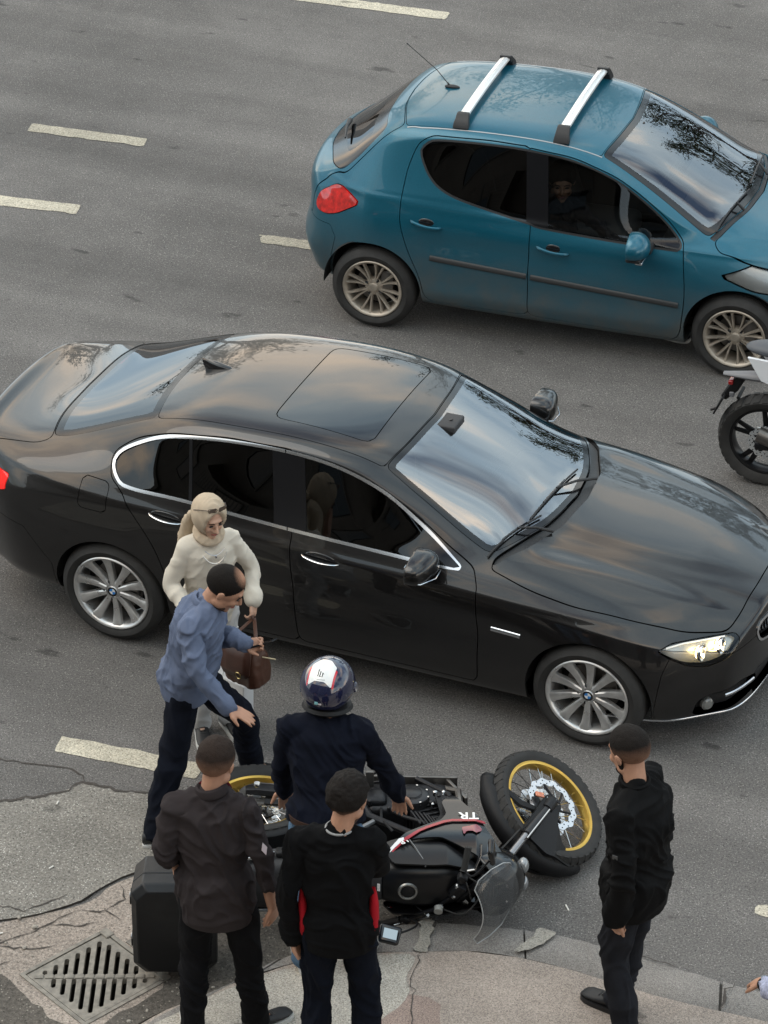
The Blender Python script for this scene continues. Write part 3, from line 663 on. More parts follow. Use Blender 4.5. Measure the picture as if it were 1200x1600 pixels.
def wheel(parent,c,sgn,R_,rimr,w,spokes,alloy,emblem=None,steer=0.,lug=5,spw=(.03,.05),y_dish=.02,spin=0.):
    """sgn=-1: outer face towards -y"""
    t=empty('wheel',c,steer,parent=parent)
    if sgn>0: t.rotation_euler=(0,0,PI+steer)
    h=w/2
    # tyre profile, outer face at -y
    b=GB(); sr=rimr+.006
    prof=[(sr,-h+.030),(sr+.006,-h+.014),(sr+.025,-h-.002),(sr+(R_-sr)*.5,-h-.008),(R_-.028,-h+.006),(R_-.010,-h+.022),(R_-.002,-h+.045)]
    tr=[]
    for k in range(4):
        y0=-h+.045+(w-.09)*(k+.5)/4.5+.0; tr+= [(R_,y0-.004),(R_-.008,y0-.003),(R_-.008,y0+.005),(R_,y0+.006)]
    prof=prof+tr+[(r,-y) for r,y in prof[::-1]]
    b.lathe(prof,72,'y'); b.ob('tyre',RUBBER,t,sharp=40)
    # rim barrel and lip
    b=GB(); b.lathe([(sr+.008,-h+.014),(sr+.010,-h+.006),(sr+.004,-h+.001),(sr-.006,-h+.004),(sr-.016,-h+.020),(sr-.020,-h+.05),(sr-.030,h-.03),(sr+.006,h-.01)],72,'y'); b.ob('rim',alloy,t,sharp=45)
    b=GB(); b.lathe([(.03,.0),(rimr*.68,.0),(rimr*.68,.018),(.03,.018)],40,'y',closed=True); b.ob('brake_disc',STEEL,t)
    b=GB(); b.lathe([(.0,.05),(sr-.03,.05)],40,'y'); b.ob('backplate',LINER,t)
    b=GB(); b.box((rimr*.46,-.02,.05),(.10,.05,.16),rot=(0,.1,0),bev=.015); b.ob('caliper',STEEL,t)
    yo=-h+.012
    for k,(a,wd0,wd1,twist) in enumerate(spokes):
        a+=spin; m=8; V=[];F=[]
        for i in range(m+1):
            q=i/m; r=.045+(sr-.012-.045)*q; wd=wd0+(wd1-wd0)*q**1.3
            if q>.85: wd*=1+(q-.85)*2.2
            yf=yo+y_dish*(1-q)**1.0+ (.010*math.sin(q*PI)) ; yb=yf+.022+.018*(1-q)
            aa=a+twist*q*(1-q)*0+twist*q
            ca,sa=math.cos(aa),math.sin(aa)
            for (s_,yy) in ((-.5,yb),(-.44,yf+.006),(-.26,yf),(.26,yf),(.44,yf+.006),(.5,yb)):
                V.append((r*ca-s_*wd*sa,yy,r*sa+s_*wd*ca))
        for i in range(m):
            for j in range(5): F.append((i*6+j,i*6+j+1,(i+1)*6+j+1,(i+1)*6+j))
            F.append((i*6+5,i*6,(i+1)*6,(i+1)*6+5))
        F.append(tuple(range(5,-1,-1))); F.append(tuple(m*6+j for j in range(6)))
        b=GB(); b.add(V,F); b.ob('spoke',alloy,t,sharp=38)
    hy=yo+y_dish
    b=GB(); b.lathe([(0,hy-.004),(.030,hy-.004),(.033,hy-.001),(.034,hy+.004),(.058,hy+.008),(.066,hy+.02),(.066,hy+.05)],36,'y'); b.ob('hub',alloy,t,sharp=40)
    for k in range(lug):
        a=spin+2*PI*(k+.5)/lug; cx,cz=.056*math.cos(a),.056*math.sin(a)
        b=GB(); b.lathe([(0,hy+.002),(.008,hy+.002),(.0105,hy+.0055),(.013,hy+.0035),(.0145,hy+.012)],12,'y',c=(cx,0,cz)); b.ob('wheel_bolt',TRIMBLK,t)
    if emblem: emblem(t,hy-.0052)
    return t
def roundel(t,y,r=.030,M=None,par_name='roundel'):
    """black ring, white and blue quarters"""
    e=GB(); e.lathe([(0,y),(r,y)],28,'y'); e.lathe([(r*.97,y-.001),(r*1.03,y-.001)],28,'y')
    o=e.ob(par_name,TRIMBLK,t,smooth=False)
    if M is not None:o.matrix_local=M
    for k in range(4):
        q=GB(); q.lathe([(0,y-.0006),(r*.62,y-.0006)],7,'y',a0=k*PI/2,a1=(k+1)*PI/2)
        p=q.ob('roundel_quarter',mat('roundel_blue',(.03,.20,.55),.3) if k%2 else mat('roundel_white',(.7,.7,.7),.3),t,smooth=False)
        if M is not None:p.matrix_local=M
    return o
def rail(name,P,N,w,hgt,m,parent,flipy=False):
    """strip of trim following points P with normals N"""
    V=[];F=[];n=len(P)
    for i in range(n):
        t_=P[min(i+1,n-1)]-P[max(i-1,0)]; t_/=max(np.linalg.norm(t_),1e-9); nn=N[i]/np.linalg.norm(N[i]); s_=np.cross(t_,nn)
        for a,b in ((-.5,-.2),(-.42,.7),(-.2,1),(.2,1),(.42,.7),(.5,-.2)): V.append(P[i]+s_*a*w+nn*b*hgt)
    for i in range(n-1):
        for j in range(5): F.append((i*6+j,i*6+j+1,(i+1)*6+j+1,(i+1)*6+j))
    F.append(tuple(range(5,-1,-1))); F.append(tuple((n-1)*6+j for j in range(6)))
    V=np.array(V)
    if flipy: V=V*[1,-1,1]
    b=GB(); b.add(V,F); return b.ob(name,m,parent,sharp=60)
from mathutils.bvhtree import BVHTree
class Proj:
    def __init__(s,S_):
        s.t=BVHTree.FromPolygons([tuple(p) for p in S_.P],[tuple(map(int,f)) for f in S_.F])
    def cast(s,o,d):
        h=s.t.ray_cast(Vector(o),Vector(d)); return (np.array(h[0]),np.array(h[1])) if h[0] is not None else (None,None)
    def side(s,x,z): return s.cast((x,3,z),(0,-1,0))
    def top(s,x,y): return s.cast((x,y,4),(0,0,-1))
def seat(parent,x,y,m,h=.62,rear=False):
    t=empty('seat',(x,y,.30),parent=parent)
    b=GB(); b.box((0,0,.07),(.50,.50,.16),bev=.06); b.ob('cushion',m,t)
    b=GB(); b.box((-.30,0,.40),(.15,.48,.62),rot=(0,-.28,0),bev=.06); b.ob('backrest',m,t)
    b=GB(); b.box((-.41,0,.80),(.10,.27,.17),rot=(0,-.2,0),bev=.04); b.ob('headrest',m,t)
def steering(parent,x,y,z,tilt=.45):
    b=GB(); n=36; P=[(0,.185*math.cos(2*PI*i/n),.185*math.sin(2*PI*i/n)) for i in range(n+1)]
    b.tube(P,.015,8,cap=False); b.box((.02,0,0),(.04,.14,.10),bev=.02)
    for a in (0,PI,-PI/2): b.tube([(.02,0,0),(0,.18*math.cos(a),.18*math.sin(a))],.012,6)
    o=b.ob('steering_wheel',DASHM,parent); o.location=(x,y,z); o.rotation_euler=(0,tilt,0)
def liners(parent,axles,r,yo,yi,zc):
    for x in axles:
        for s in (-1,1):
            b=GB(); n=24; V=[];F=[]
            for i in range(n+1):
                a=-.02+(PI+.04)*i/n; V+= [(x+r*math.cos(a),s*yo,zc+r*math.sin(a)),(x+r*math.cos(a),s*yi,zc+r*math.sin(a))]
            for i in range(n): F.append((2*i,2*i+1,2*i+3,2*i+2))
            F.append(tuple(2*i+1 for i in range(n+1)))
            b.add(V,F); b.ob('arch_liner',LINER,parent,smooth=False)

LININGM=mat('cabin_black_lining',(.012,.012,.013),.95,spec=.1)
def lining(car,B,fd,fglass,z0,x0,x1):
    """trim on the inside of pillars and roof, with the window openings left free"""
    s=clip(B,z0-B.P[:,2]); s=clip(s,x0-s.P[:,0]); s=clip(s,s.P[:,0]-x1); s=clip(s,fd(s)+.002,1); s=clip(s,fglass(s)-.01,1)
    s=S(np.hstack([s.A[:,:3],-s.A[:,3:]]),s.F[:,::-1])
    sob('cabin_lining',full(s),LININGM,car,push=.035)
# ---------------------------------------------------------------- dark saloon
def build_sedan():
    PT=paint('dark_brown_metallic',(.0035,.0033,.0035),(.016,.0145,.0145),metal=.5,rough=.30,cior=1.42,dust=.12,dustcol=(.06,.054,.047),z0=.15,z1=.75)
    PT2=paint('dark_brown_metallic_clean',(.0035,.0033,.0035),(.016,.0145,.0145),metal=.5,rough=.30,cior=1.42,dust=.1,z0=-9,z1=-8)
    car=empty('sedan_car',(0,0,0),label='glossy black saloon car with chrome window trim and lit headlight, stopped behind the fallen motorcycle',cat='car')
    rows=[
     [(-2.5,0,.24),(-1.5,0,.18),(1.5,0,.17),(2.28,0,.20)],
     [(-2.5,.45,.24),(-2.2,.6,.20),(-1.5,.65,.17),(1.5,.65,.16),(2.28,.42,.18)],
     [(-2.5,.68,.25),(-2.2,.81,.225),(-1.484,.865,.225),(-1.0,.855,.20),(1.0,.86,.175),(1.484,.865,.17),(2.0,.81,.17),(2.28,.60,.185)],
     [(-2.5,.72,.38),(-2.2,.86,.36),(-1.484,.91,.33),(-1,.902,.30),(0,.898,.29),(1,.905,.28),(1.484,.912,.28),(2.0,.86,.28),(2.28,.65,.28)],
     [(-2.5,.755,.52),(-2.2,.885,.52),(-1.484,.937,.52),(-.8,.918,.50),(.8,.922,.48),(1.484,.940,.47),(2.0,.885,.45),(2.28,.67,.42)],
     [(-2.5,.765,.70),(-2.2,.888,.74),(-1.484,.940,.77),(-.8,.928,.77),(.8,.932,.70),(1.484,.940,.65),(2.0,.875,.58),(2.28,.665,.53)],
     [(-2.5,.75,.85),(-2.2,.868,.90),(-1.484,.918,.945),(-.8,.918,.915),(0,.915,.88),(.8,.91,.825),(1.484,.898,.765),(2.0,.825,.69),(2.28,.63,.62)],
     [(-2.5,.715,.97),(-2.2,.815,1.01),(-1.484,.862,1.035),(-.965,.862,1.03),(-.31,.862,.995),(.75,.855,.925),(1.1,.85,.89),(1.484,.832,.845),(2.0,.735,.755),(2.28,.55,.675)],
     [(-2.5,.66,1.035),(-2.2,.74,1.06),(-1.8,.785,1.085),(-1.484,.80,1.11),(-.965,.805,1.11),(-.31,.81,1.075),(.4,.80,1.02),(.75,.79,.965),(1.1,.765,.95),(1.484,.74,.898),(2.0,.63,.80),(2.28,.46,.72)],
     [(-2.5,.60,1.065),(-2.2,.655,1.085),(-1.9,.685,1.12),(-1.6,.69,1.18),(-1.3,.665,1.29),(-1.0,.66,1.365),(-.4,.655,1.40),(0,.66,1.35),(.17,.675,1.28),(.45,.70,1.15),(.8,.735,1.0),(1.1,.68,.985),(1.484,.64,.925),(2.0,.53,.835),(2.28,.37,.755)],
     [(-2.5,.54,1.078),(-2.2,.60,1.10),(-1.9,.615,1.15),(-1.6,.61,1.24),(-1.3,.595,1.35),(-1,.595,1.415),(-.4,.59,1.44),(0,.595,1.40),(.17,.605,1.34),(.45,.64,1.21),(.8,.68,1.04),(1.1,.60,1.005),(1.484,.55,.95),(2.0,.44,.855),(2.28,.30,.775)],
     [(-2.5,.40,1.085),(-2.2,.46,1.115),(-1.9,.48,1.19),(-1.6,.48,1.295),(-1.3,.47,1.39),(-1,.465,1.44),(-.4,.46,1.46),(0,.47,1.43),(.17,.48,1.385),(.45,.50,1.27),(.8,.52,1.115),(1.1,.46,1.015),(1.484,.42,.965),(2.0,.33,.87),(2.28,.22,.785)],
     [(-2.5,.2,1.09),(-2.2,.23,1.12),(-1.9,.24,1.205),(-1.6,.24,1.32),(-1.3,.24,1.41),(-1,.24,1.455),(-.4,.24,1.468),(0,.24,1.445),(.17,.24,1.41),(.45,.26,1.31),(.8,.27,1.165),(1.1,.24,1.03),(1.484,.21,.975),(2.0,.17,.88),(2.28,.11,.79)],
     [(-2.5,0,1.09),(-2.2,0,1.12),(-2.03,0,1.145),(-1.9,0,1.205),(-1.6,0,1.325),(-1.3,0,1.415),(-1,0,1.46),(-.4,0,1.472),(0,0,1.452),(.17,0,1.42),(.45,0,1.32),(.8,0,1.18),(1.1,0,1.04),(1.484,0,.98),(2.0,0,.885),(2.28,0,.795)],
    ]
    st=[-2.5,-2.42,-2.3,-2.16,-2.02,-1.88,-1.74,-1.6,-1.45,-1.3,-1.15,-1.0,-.8,-.6,-.4,-.2,0,.12,.24,.38,.52,.66,.8,.92,1.04,1.16,1.3,1.484,1.65,1.8,1.94,2.06,2.17,2.28]
    def warp(G):
        x=G[...,0]; y=G[...,1]/.85
        f=np.clip((x-1.5)/.8,0,1)**1.5; r=np.clip((-1.7-x)/.8,0,1)**1.5
        wsh=np.exp(-((x-1.0)/.35)**2)*.0
        return -f*.21*np.abs(y)**2.2+r*.17*np.abs(y)**2.2+wsh
    def post(P):
        x,y,z=P[...,0],P[...,1],P[...,2]
        # bonnet: raised centre between two creases that converge towards the nose
        top=np.clip((z-.70)/.1,0,1)*np.clip((x-.95)/.15,0,1)
        yc=.325-.03*(x-1.1)-.17*np.clip((x-1.5)/.7,0,1.3)**2; d=(yc-y)/.05; bump=.016/(1+np.exp(-d*2.2))*np.clip((2.38-x)/.5,0,1)
        z+=top*bump
        yc2=.62-.10*(x-1.0); z-=top*.010*np.exp(-((y-yc2+.09)/.07)**2)
        # lower door recess line
        s=np.clip((.9-z)/.1,0,1)*(y>.6)
        y-=s*.014*np.exp(-((z-(.64-.04*x))/.10)**2)*np.clip((1.35-np.abs(x))/.3,0,1)
        # side crease edge, firm shoulder
        y+=.006*np.exp(-((z-(.90-.055*x))/.018)**2)*(y>.6)
        # boot lip
        z+=.026*np.exp(-((x+2.52)/.07)**2)*np.clip((z-1.0)/.05,0,1)
        return P
    B=carsurf(rows,st,dict(z=.47,rings=[(.035,.96),(.055,.84),(.063,.6),(.066,.3),(.066,.0)]),dict(z=.62,rings=[(-.05,.96),(-.08,.86),(-.09,.6),(-.095,.3),(-.095,0)]),warp,perx=5,pers=5,dup=(6,9),post=post)
    globals()['SED_FULL']=B
    if globals().get('SURF_ONLY'): return
    g_=.0028
    xz=lambda s:s.P[:,[0,2]]; xy=lambda s:s.P[:,[0,1]]
    big=1e3
    def cut_side(s,poly,ymin=.45,extra=None):
        f=lambda q:np.maximum(sdf(poly,xz(q)),(ymin-q.P[:,1]))
        return f
    def split(s,fn,gap=g_):
        ins=clip(s,fn(s)+gap); out=clip(s,fn(s)-gap,1); return ins,out
    rest=B
    # wheel openings
    for cx in (-1.484,1.484):
        fn=lambda q,cx=cx:np.maximum(np.hypot(q.P[:,0]-cx,q.P[:,2]-.325)-.368,.45-q.P[:,1]); rest=clip(rest,fn(rest),1)
        fn2=lambda q,cx=cx:np.maximum(np.maximum(np.abs(q.P[:,0]-cx)-.368,q.P[:,2]-.325),.45-q.P[:,1]); rest=clip(rest,fn2(rest),1)
    # side windows
    DLO=catmull([(-1.475,1.165),(-1.36,1.245),(-1.146,1.322),(-.80,1.366),(-.407,1.374),(-.1,1.34),(.17,1.255),(.40,1.128),(.596,1.008),(.66,.972),(.69,.954),(.655,.949),(.30,.973),(-.31,1.005),(-.965,1.045),(-1.33,1.055),(-1.43,1.085)],8)
    fd=lambda q:np.maximum(sdf(DLO,xz(q)),.45-q.P[:,1])
    dlo=clip(rest,fd(rest)); rest=clip(rest,fd(rest),1)
    CH=.016
    chw=lambda q:CH*(1-.55*np.clip((q.P[:,0]-.50)/.18,0,1))
    chrome=clip(rest,fd(rest)-chw(rest))
    GL=glassmat('dark_tinted_glass',(.012,.013,.015),1.5)
    GLF=glassmat('front_side_glass',(.07,.075,.075),1.5)
    # panes: quarter light, rear window, front window, pillars between
    def band(s,a,b): s=clip(s,a-s.P[:,0]); return clip(s,s.P[:,0]-b)
    slant=lambda s:s.P[:,0]+ (s.P[:,2]-1.2)*.22
    def bands(s,a,b): s=clip(s,a-slant(s)); return clip(s,slant(s)-b)
    q1=bands(dlo,-3,-1.005); q2=bands(dlo,-.985,-.475); q3=bands(dlo,-.275,3)
    p1=bands(dlo,-1.0048,-.9852); p2=bands(dlo,-.4748,-.2752)
    for q,m in ((q1,GL),(q2,GL),(q3,GLF)): half_objs('side_window',q,m,car,push=-.006)
    half_objs('pillar_trim',p2,PILL,car,push=-.002,rim=.01); half_objs('pillar_trim',p1,PILL,car,push=-.002,rim=.01)
    # chrome frame split at the door joint
    rest=clip(rest,fd(rest)-chw(rest),1)
    c1=bands(chrome,-3,-.393); c2=bands(chrome,-.387,3)
    half_objs('window_chrome',c1,SATIN,car,push=.004,rim=.014); half_objs('window_chrome',c2,SATIN,car,push=.004,rim=.014)
    # windscreen and backlight (plan view), corners
    WS=rpoly([(.215,-.3),(.215,.0),(.19,.35),(.150,.575),(.30,.612),(.50,.650),(.72,.690),(.835,.712),(.93,.60),(1.06,.30),(1.09,0),(1.09,-.3)],[0,.05,.1,.03,.05,.05,.05,.05,.15,.15,.05,0])
    BL=rpoly([(-1.345,-.3),(-1.345,0),(-1.335,.3),(-1.30,.545),(-1.60,.580),(-1.87,.610),(-1.965,.60),(-2.01,.40),(-2.03,0),(-2.03,-.3)],[0,.05,.1,.04,.1,.08,.08,.15,.05,0])
    GW=glassmat('windscreen_glass',(.60,.66,.66),3.0)
    GB_=glassmat('rear_screen_glass',(.12,.13,.14),2.0)
    FR=mat('glass_frit',(.006,.006,.007),.15,coat=.15)
    fup=lambda q,P_:np.maximum(sdf(P_,xy(q)),.85-q.P[:,2])
    for P_,m,wd,nm in ((WS,GW,.035,'windscreen'),(BL,GB_,.05,'rear_screen')):
        ins,rest=split(rest,lambda q:fup(q,P_),.002)
        f=sdf(P_,xy(ins))
        inner=clip(ins,f+wd); ring=clip(ins,f+wd,1)
        k=len(car.children)
        sob(nm,full(inner),m,car,push=-.003); sob(nm+'_border',full(ring),FR,car,push=-.003,rim=.004)
    # roof panel between the two roof seams, with the sunroof in it
    RF=rpoly([(-1.34,-.3),(-1.34,.3),(-1.296,.552),(-.8,.572),(-.3,.580),(.14,.583),(.185,.35),(.208,0),(.208,-.3)],[0,.05,.03,.1,.1,.02,.1,.05,0])
    ins,rest=split(rest,lambda q:np.maximum(sdf(RF,xy(q)),1.0-q.P[:,2]),.002)
    SR=rpoly([(-.605,-.445),(-.605,.445),(.015,.470),(.015,-.470)],[.07,.07,.07,.07])
    sr,rf=split(ins,lambda q:sdf(SR,xy(q)),.003)
    sob('roof',full(rf),PT,car,rim=.012); sob('sunroof',full(sr),mat('sunroof_glass',(.006,.006,.007),.03,spec=.5,coat=.6),car,push=-.001,rim=.012)
    lining(car,B,fd,lambda q:np.minimum(fup(q,WS),fup(q,BL)),.86,-2.0,1.0)
    # bonnet
    HD=rpoly([(1.095,-.3),(1.095,0),(1.065,.30),(.945,.60),(.86,.735),(.865,.785),(1.1,.828),(1.39,.833),(1.74,.779),(1.97,.695),(2.09,.605),(2.175,.535),(2.205,.40),(2.222,.15),(2.225,0),(2.225,-.3)],[0,.05,.15,.15,.05,.03,.1,.1,.1,.1,.1,.1,.1,.1,.05,0])
    hd,rest=split(rest,lambda q:np.maximum(sdf(HD,xy(q)),.60-q.P[:,2]),.003)
    # wiper gutter strip at the back of the bonnet
    f=lambda q:np.maximum(sdf(np.array([(.80,.70),(.835,.712),(.93,.60),(1.06,.30),(1.09,0),(1.09,-.3),(1.17,-.3),(1.17,0),(1.135,.30),(1.02,.60),(.89,.755),(.85,.76)]),xy(q)),0*q.P[:,0])
    cowl=clip(hd,sdf(np.array([(.80,.70),(.93,.60),(1.06,.30),(1.09,0),(1.09,-.3),(1.15,-.3),(1.15,0),(1.12,.30),(1.0,.60),(.88,.755),(.80,.76)]),xy(hd)))
    hd=clip(hd,sdf(np.array([(.80,.70),(.93,.60),(1.06,.30),(1.09,0),(1.09,-.3),(1.15,-.3),(1.15,0),(1.12,.30),(1.0,.60),(.88,.755),(.80,.76)]),xy(hd))-.003,1)
    sob('bonnet',full(hd),PT,car,rim=.02); sob('scuttle',full(cowl),BLACKPL,car,push=-.022,rim=.01)
    # boot lid
    BT=rpoly([(-2.036,-.3),(-2.036,0),(-2.016,.41),(-1.965,.625),(-2.05,.66),(-2.40,.635),(-2.75,.60),(-2.75,-.3)],[0,.05,.1,.05,.05,.05,0,0])
    bt,rest=split(rest,lambda q:np.maximum(sdf(BT,xy(q)),.66-q.P[:,2]),.003)
    sob('boot_lid',full(bt),PT,car,rim=.02)
    # doors
    FD=rpoly([(.775,.955),(.815,.88),(.835,.60),(.825,.30),(.80,.262),(-.26,.275),(-.285,.31),(-.30,.6),(-.315,1.0),(-.405,1.392),(-.1,1.362),(.17,1.277),(.42,1.145),(.61,1.03)],[.03,.03,.05,.04,.03,.03,.04,.05,.02,.02,.1,.1,.1,.05])
    RD=rpoly([(-.305,1.0),(-.29,.6),(-.275,.31),(-.30,.27),(-1.03,.285),(-1.075,.34),(-1.11,.55),(-1.20,.78),(-1.31,.93),(-1.40,1.03),(-1.48,1.08),(-1.515,1.18),(-1.38,1.275),(-1.146,1.348),(-.80,1.39),(-.395,1.398)],[.02,.05,.04,.03,.03,.06,.1,.1,.1,.05,.03,.05,.1,.1,.1,.02])
    doors=[]
    for P_ in (FD,RD):
        d,rest=split(rest,lambda q:np.maximum(sdf(P_,xz(q)),.45-q.P[:,1]))
        for o in half_objs('door',d,PT,car,rim=.02): doors.append(o)
    # fuel flap (right rear wing only)
    FL=rpoly([(-1.66,.895),(-1.655,1.065),(-1.475,1.055),(-1.475,.89)],.035)
    fl,rest_r=split(rest,lambda q:np.maximum(sdf(FL,xz(q)),.45-q.P[:,1]),.002)
    # lamps: polygons in (along-corner, height) space
    HL=rpoly(HLP,.02)
    def hs(q): return np.stack([q.P[:,0]*.62-q.P[:,1]*.785,q.P[:,2]],1)
    fh=lambda q:np.maximum(sdf(HL,hs(q)),1.5-q.P[:,0])
    lamp,rest_r=split(rest_r,fh,.002); _,rest_l=split(rest,fh,.002)
    TL=rpoly(TLP,.02)
    def ts(q): return np.stack([-q.P[:,0]*.55-q.P[:,1]*.83,q.P[:,2]],1)
    ft=lambda q:np.maximum(sdf(TL,ts(q)),2.0+q.P[:,0])
    tl,rest_r=split(rest_r,ft,.002); _,rest_l=split(rest_l,ft,.002)
    # lower front: intake recess with fog lamp, kidney grilles
    def yz(q): return q.P[:,[1,2]]
    KD=rpoly([(.045,.715),(.35,.700),(.405,.65),(.37,.565),(.10,.505),(.05,.52),(.035,.60)],.04)
    fk=lambda q:np.maximum(sdf(KD,yz(q)),2.0-q.P[:,0])
    IN=rpoly([(.39,.375),(.52,.400),(.68,.375),(.735,.34),(.74,.25),(.69,.222),(.56,.25),(.40,.285)],.02)
    fi=lambda q:np.maximum(sdf(IN,yz(q)),1.85-q.P[:,0])
    LI=rpoly([(-.2,.40),(.40,.40),(.43,.30),(.40,.235),(-.2,.235)],.02)
    fl2=lambda q:np.maximum(sdf(LI,yz(q)),1.85-q.P[:,0])
    kd,rest_r=split(rest_r,fk,0.001); _,rest_l=split(rest_l,fk,0.001)
    inn,rest_r=split(rest_r,fi,0.001); _,rest_l=split(rest_l,fi,0.001)
    li,rest_r=split(rest_r,fl2,0.001); _,rest_l=split(rest_l,fl2,0.001)
    # bumpers split off along a seam
    def bump(q): 
        f1=np.maximum(1.905-q.P[:,0]+(.55-q.P[:,2])*.1,-(2.20-q.P[:,0])*0-1)
        return f1
    BP=np.array([(1.86,.10),(1.86,.30),(1.90,.55),(1.93,.64),(2.05,.655),(2.20,.60),(2.6,.70),(2.6,.1)])
    RB=np.array([(-1.86,.10),(-1.87,.45),(-2.05,.66),(-2.3,.68),(-2.9,.66),(-2.9,.1)])
    for nm,P_ in (('bumper',BP),('bumper',RB)):
        f=lambda q:sdf(P_,xz(q))
        a,rest_r=split(rest_r,f,.0016); b_,rest_l=split(rest_l,f,.0016)
        sob(nm,joinS(b_,flipS(a)),PT,car,rim=.02)
    body=sob('body',joinS(rest_l,flipS(rest_r)),PT,car,rim=.02)
    sob('fuel_flap',fl,PT,car,flip=True,rim=.004)
    for q in (0,1):
        fp=bool(q)
        LB=mat('lamp_bowl',(.50,.49,.46),.25,metal=.6); CL=glassmat('clear_lens',(.90,.92,.93),1.5)
        hl=sob('headlight',lamp,LB,car,push=-.055,rim=-.05,flip=fp)
        sob('lens',lamp,CL,hl,push=.0,flip=fp)
        BUL=mat('headlamp_bulb',(1,.9,.6),.4,emit=(1.,.73,.32),estr=11)
        sg=-1 if fp else 1
        for (x,y,z,r) in ((2.05,.700,.645,.040),(2.13,.60,.650,.040)):
            b=GB(); b.lathe([(r*.55,.0),(r*.8,.012),(r*1.15,.03),(r*1.2,.045)],24,'x',c=(x-.01,sg*y,z)); b.ob('reflector',CHROME,hl)
            b=GB(); b.ell((x+.008,sg*y,z),(.016,r*.95,r*.90)); b.ob('bulb',BUL,hl)
        b=GB(); b.tube([(1.90,sg*.79,.685),(1.98,sg*.725,.698),(2.08,sg*.63,.69),(2.16,sg*.55,.683)],.005,6); b.ob('light_strip',mat('white_tube',(.7,.7,.68),.3,emit=(1,.95,.85),estr=.5),hl)
        t_=sob('tail_light',tl,mat('red_lens',(.45,.008,.008),.08,coat=1.,emit=(1,.02,.01),estr=.5),car,push=.002,rim=.01,flip=fp)
        kb=sob('kidney_grille',kd,BLACKPL,car,push=-.05,rim=-.05,flip=fp)
        fr=clip(kd,sdf(KD,yz(kd))+.016,1); sob('grille_frame',fr,CHROME,kb,push=.006,rim=.02,flip=fp)
        for i in range(9):
            y=.075+i*.034; xx=2.27-.30*y*y; b=GB(); b.box((xx,sg*y,.64),(.05,.006,.165),rot=(0,-.18,0)); b.ob('grille_bar',TRIMBLK,kb)
        ir=sob('intake',inn,BLACKPL,car,push=-.05,rim=-.05,flip=fp)
        pj=Proj(B)
        h,n=pj.cast((3.2,.672,.285),(-1,0,0))
        if h is not None:
            b=GB(); b.lathe([(0,-.004),(.026,.0),(.034,.008),(.037,.010),(.040,.03)],24,'x'); 
            o=b.ob('fog_lamp',mat('fog_lens',(.16,.16,.15),.12,coat=1.),ir); o.rotation_euler=(0,0,PI-.0-sg*.0+sg*(-.6)); o.location=(h[0]-.018,sg*h[1],h[2]); 
            o.rotation_euler=(0,0,PI+ (sg*.75)); 
        pts=[];ns=[]
        for y in np.linspace(.41,.63,7):
            h,n=pj.cast((3.2,y,.345-.0*y),(-1,0,0)); 
            if h is not None: pts.append(h*[1,sg,1]); ns.append(n*[1,sg,1]) 
        rail('intake_bar',np.array(pts),np.array(ns),.022,.006,SATIN,ir)
        # wiper-side trims
    sob('lower_grille',full(li),BLACKPL,car,push=-.04,rim=-.04)
    pj=Proj(B)
    # lip line along the bumper bottom
    pts=[];ns=[]
    for a in np.linspace(-1.15,1.15,60):
        h,n=pj.cast((.9+2.5*math.cos(a),abs(2.5*math.sin(a)*.62),.215),(-math.cos(a),-abs(math.sin(a))*.62+1e-4,0))
        if h is not None: s_=1 if a>0 else -1; pts.append(h*[1,s_,1]); ns.append(n*[1,s_,1] if n[0]>0 else -n*[1,s_,1])
    if len(pts)>4: rail('bumper_lip',np.array(pts),np.array(ns),.022,.007,SATIN,car)
    # door handles
    for (x0,z0,x1,z1,di) in ((-.235,.887,-.005,.868,0),(-1.197,.948,-.985,.924,2)):
        for s_ in (1,-1):
            pts=[];ns=[]
            for t_ in np.linspace(0,1,14):
                h,n=pj.side(x0+(x1-x0)*t_,z0+(z1-z0)*t_-.005*math.sin(t_*PI)); pts.append((h+np.array([0,.030*math.sin(t_*PI)**.5 if 0<t_<1 else .0,0]))*[1,s_,1]); ns.append(np.array([0,1,.35])*[1,s_,1])
            d=doors[di+(0 if s_==1 else 1)]
            b=GB(); pp=np.array(pts); 
            b.tube(pp,[.004]+[.0105]*12+[.004],8); b.ob('handle',PT,d)
            b=GB(); b.tube(pp+np.array([0,s_*.008,.005]),[.001]+[.0035]*12+[.001],6); b.ob('handle_chrome',CHROME,d)
            b=GB(); h,n=pj.side((x0+x1)/2,(z0+z1)/2); b.ell((h[0],s_*(h[1]-.004),h[2]+.004),(.10,.010,.036),rot=(0,.085,0)); b.ob('handle_recess',TRIMBLK,d)
    # side repeaters on the front wings
    for s_ in (1,-1):
        pts=[];ns=[]
        for t_ in np.linspace(0,1,9):
            h,n=pj.side(.915+.175*t_,.660-.010*t_); pts.append(h*[1,s_,1]); ns.append(n*[1,s_,1]*(1 if n[1]>0 else -1))
        rail('side_repeater',np.array(pts),np.array(ns),.030,.008,SATIN,car)
    # mirrors
    for s_ in (1,-1):
        mi=empty('mirror',(.50,s_*.985,.985),parent=car)
        b=GB(); b.ell((0,0,.02),(.125,.135,.085),nu=40,nv=24)
        V=[]
        for x,y,z in b.V:
            x0,y0,z0=x/.125,y/.135,(z-.02)/.085
            f=1/max(1e-6,(abs(x0)**2.6+abs(y0)**3.2+abs(z0)**2.8)**(1/2.9)) ; x1,y1,z1=x0*f*.098,y0*f*.130,z0*f*.078
            x1*=1-.28*(y1*s_/.135); z1*=1-.16*(y1*s_/.135)
            if x1<-.030: x1=-.030-(x1+.030)*.0
            V.append((x1,y1,.02+z1))
        b.V=V; b.ob('mirror_cap',PT2,mi,sharp=50)
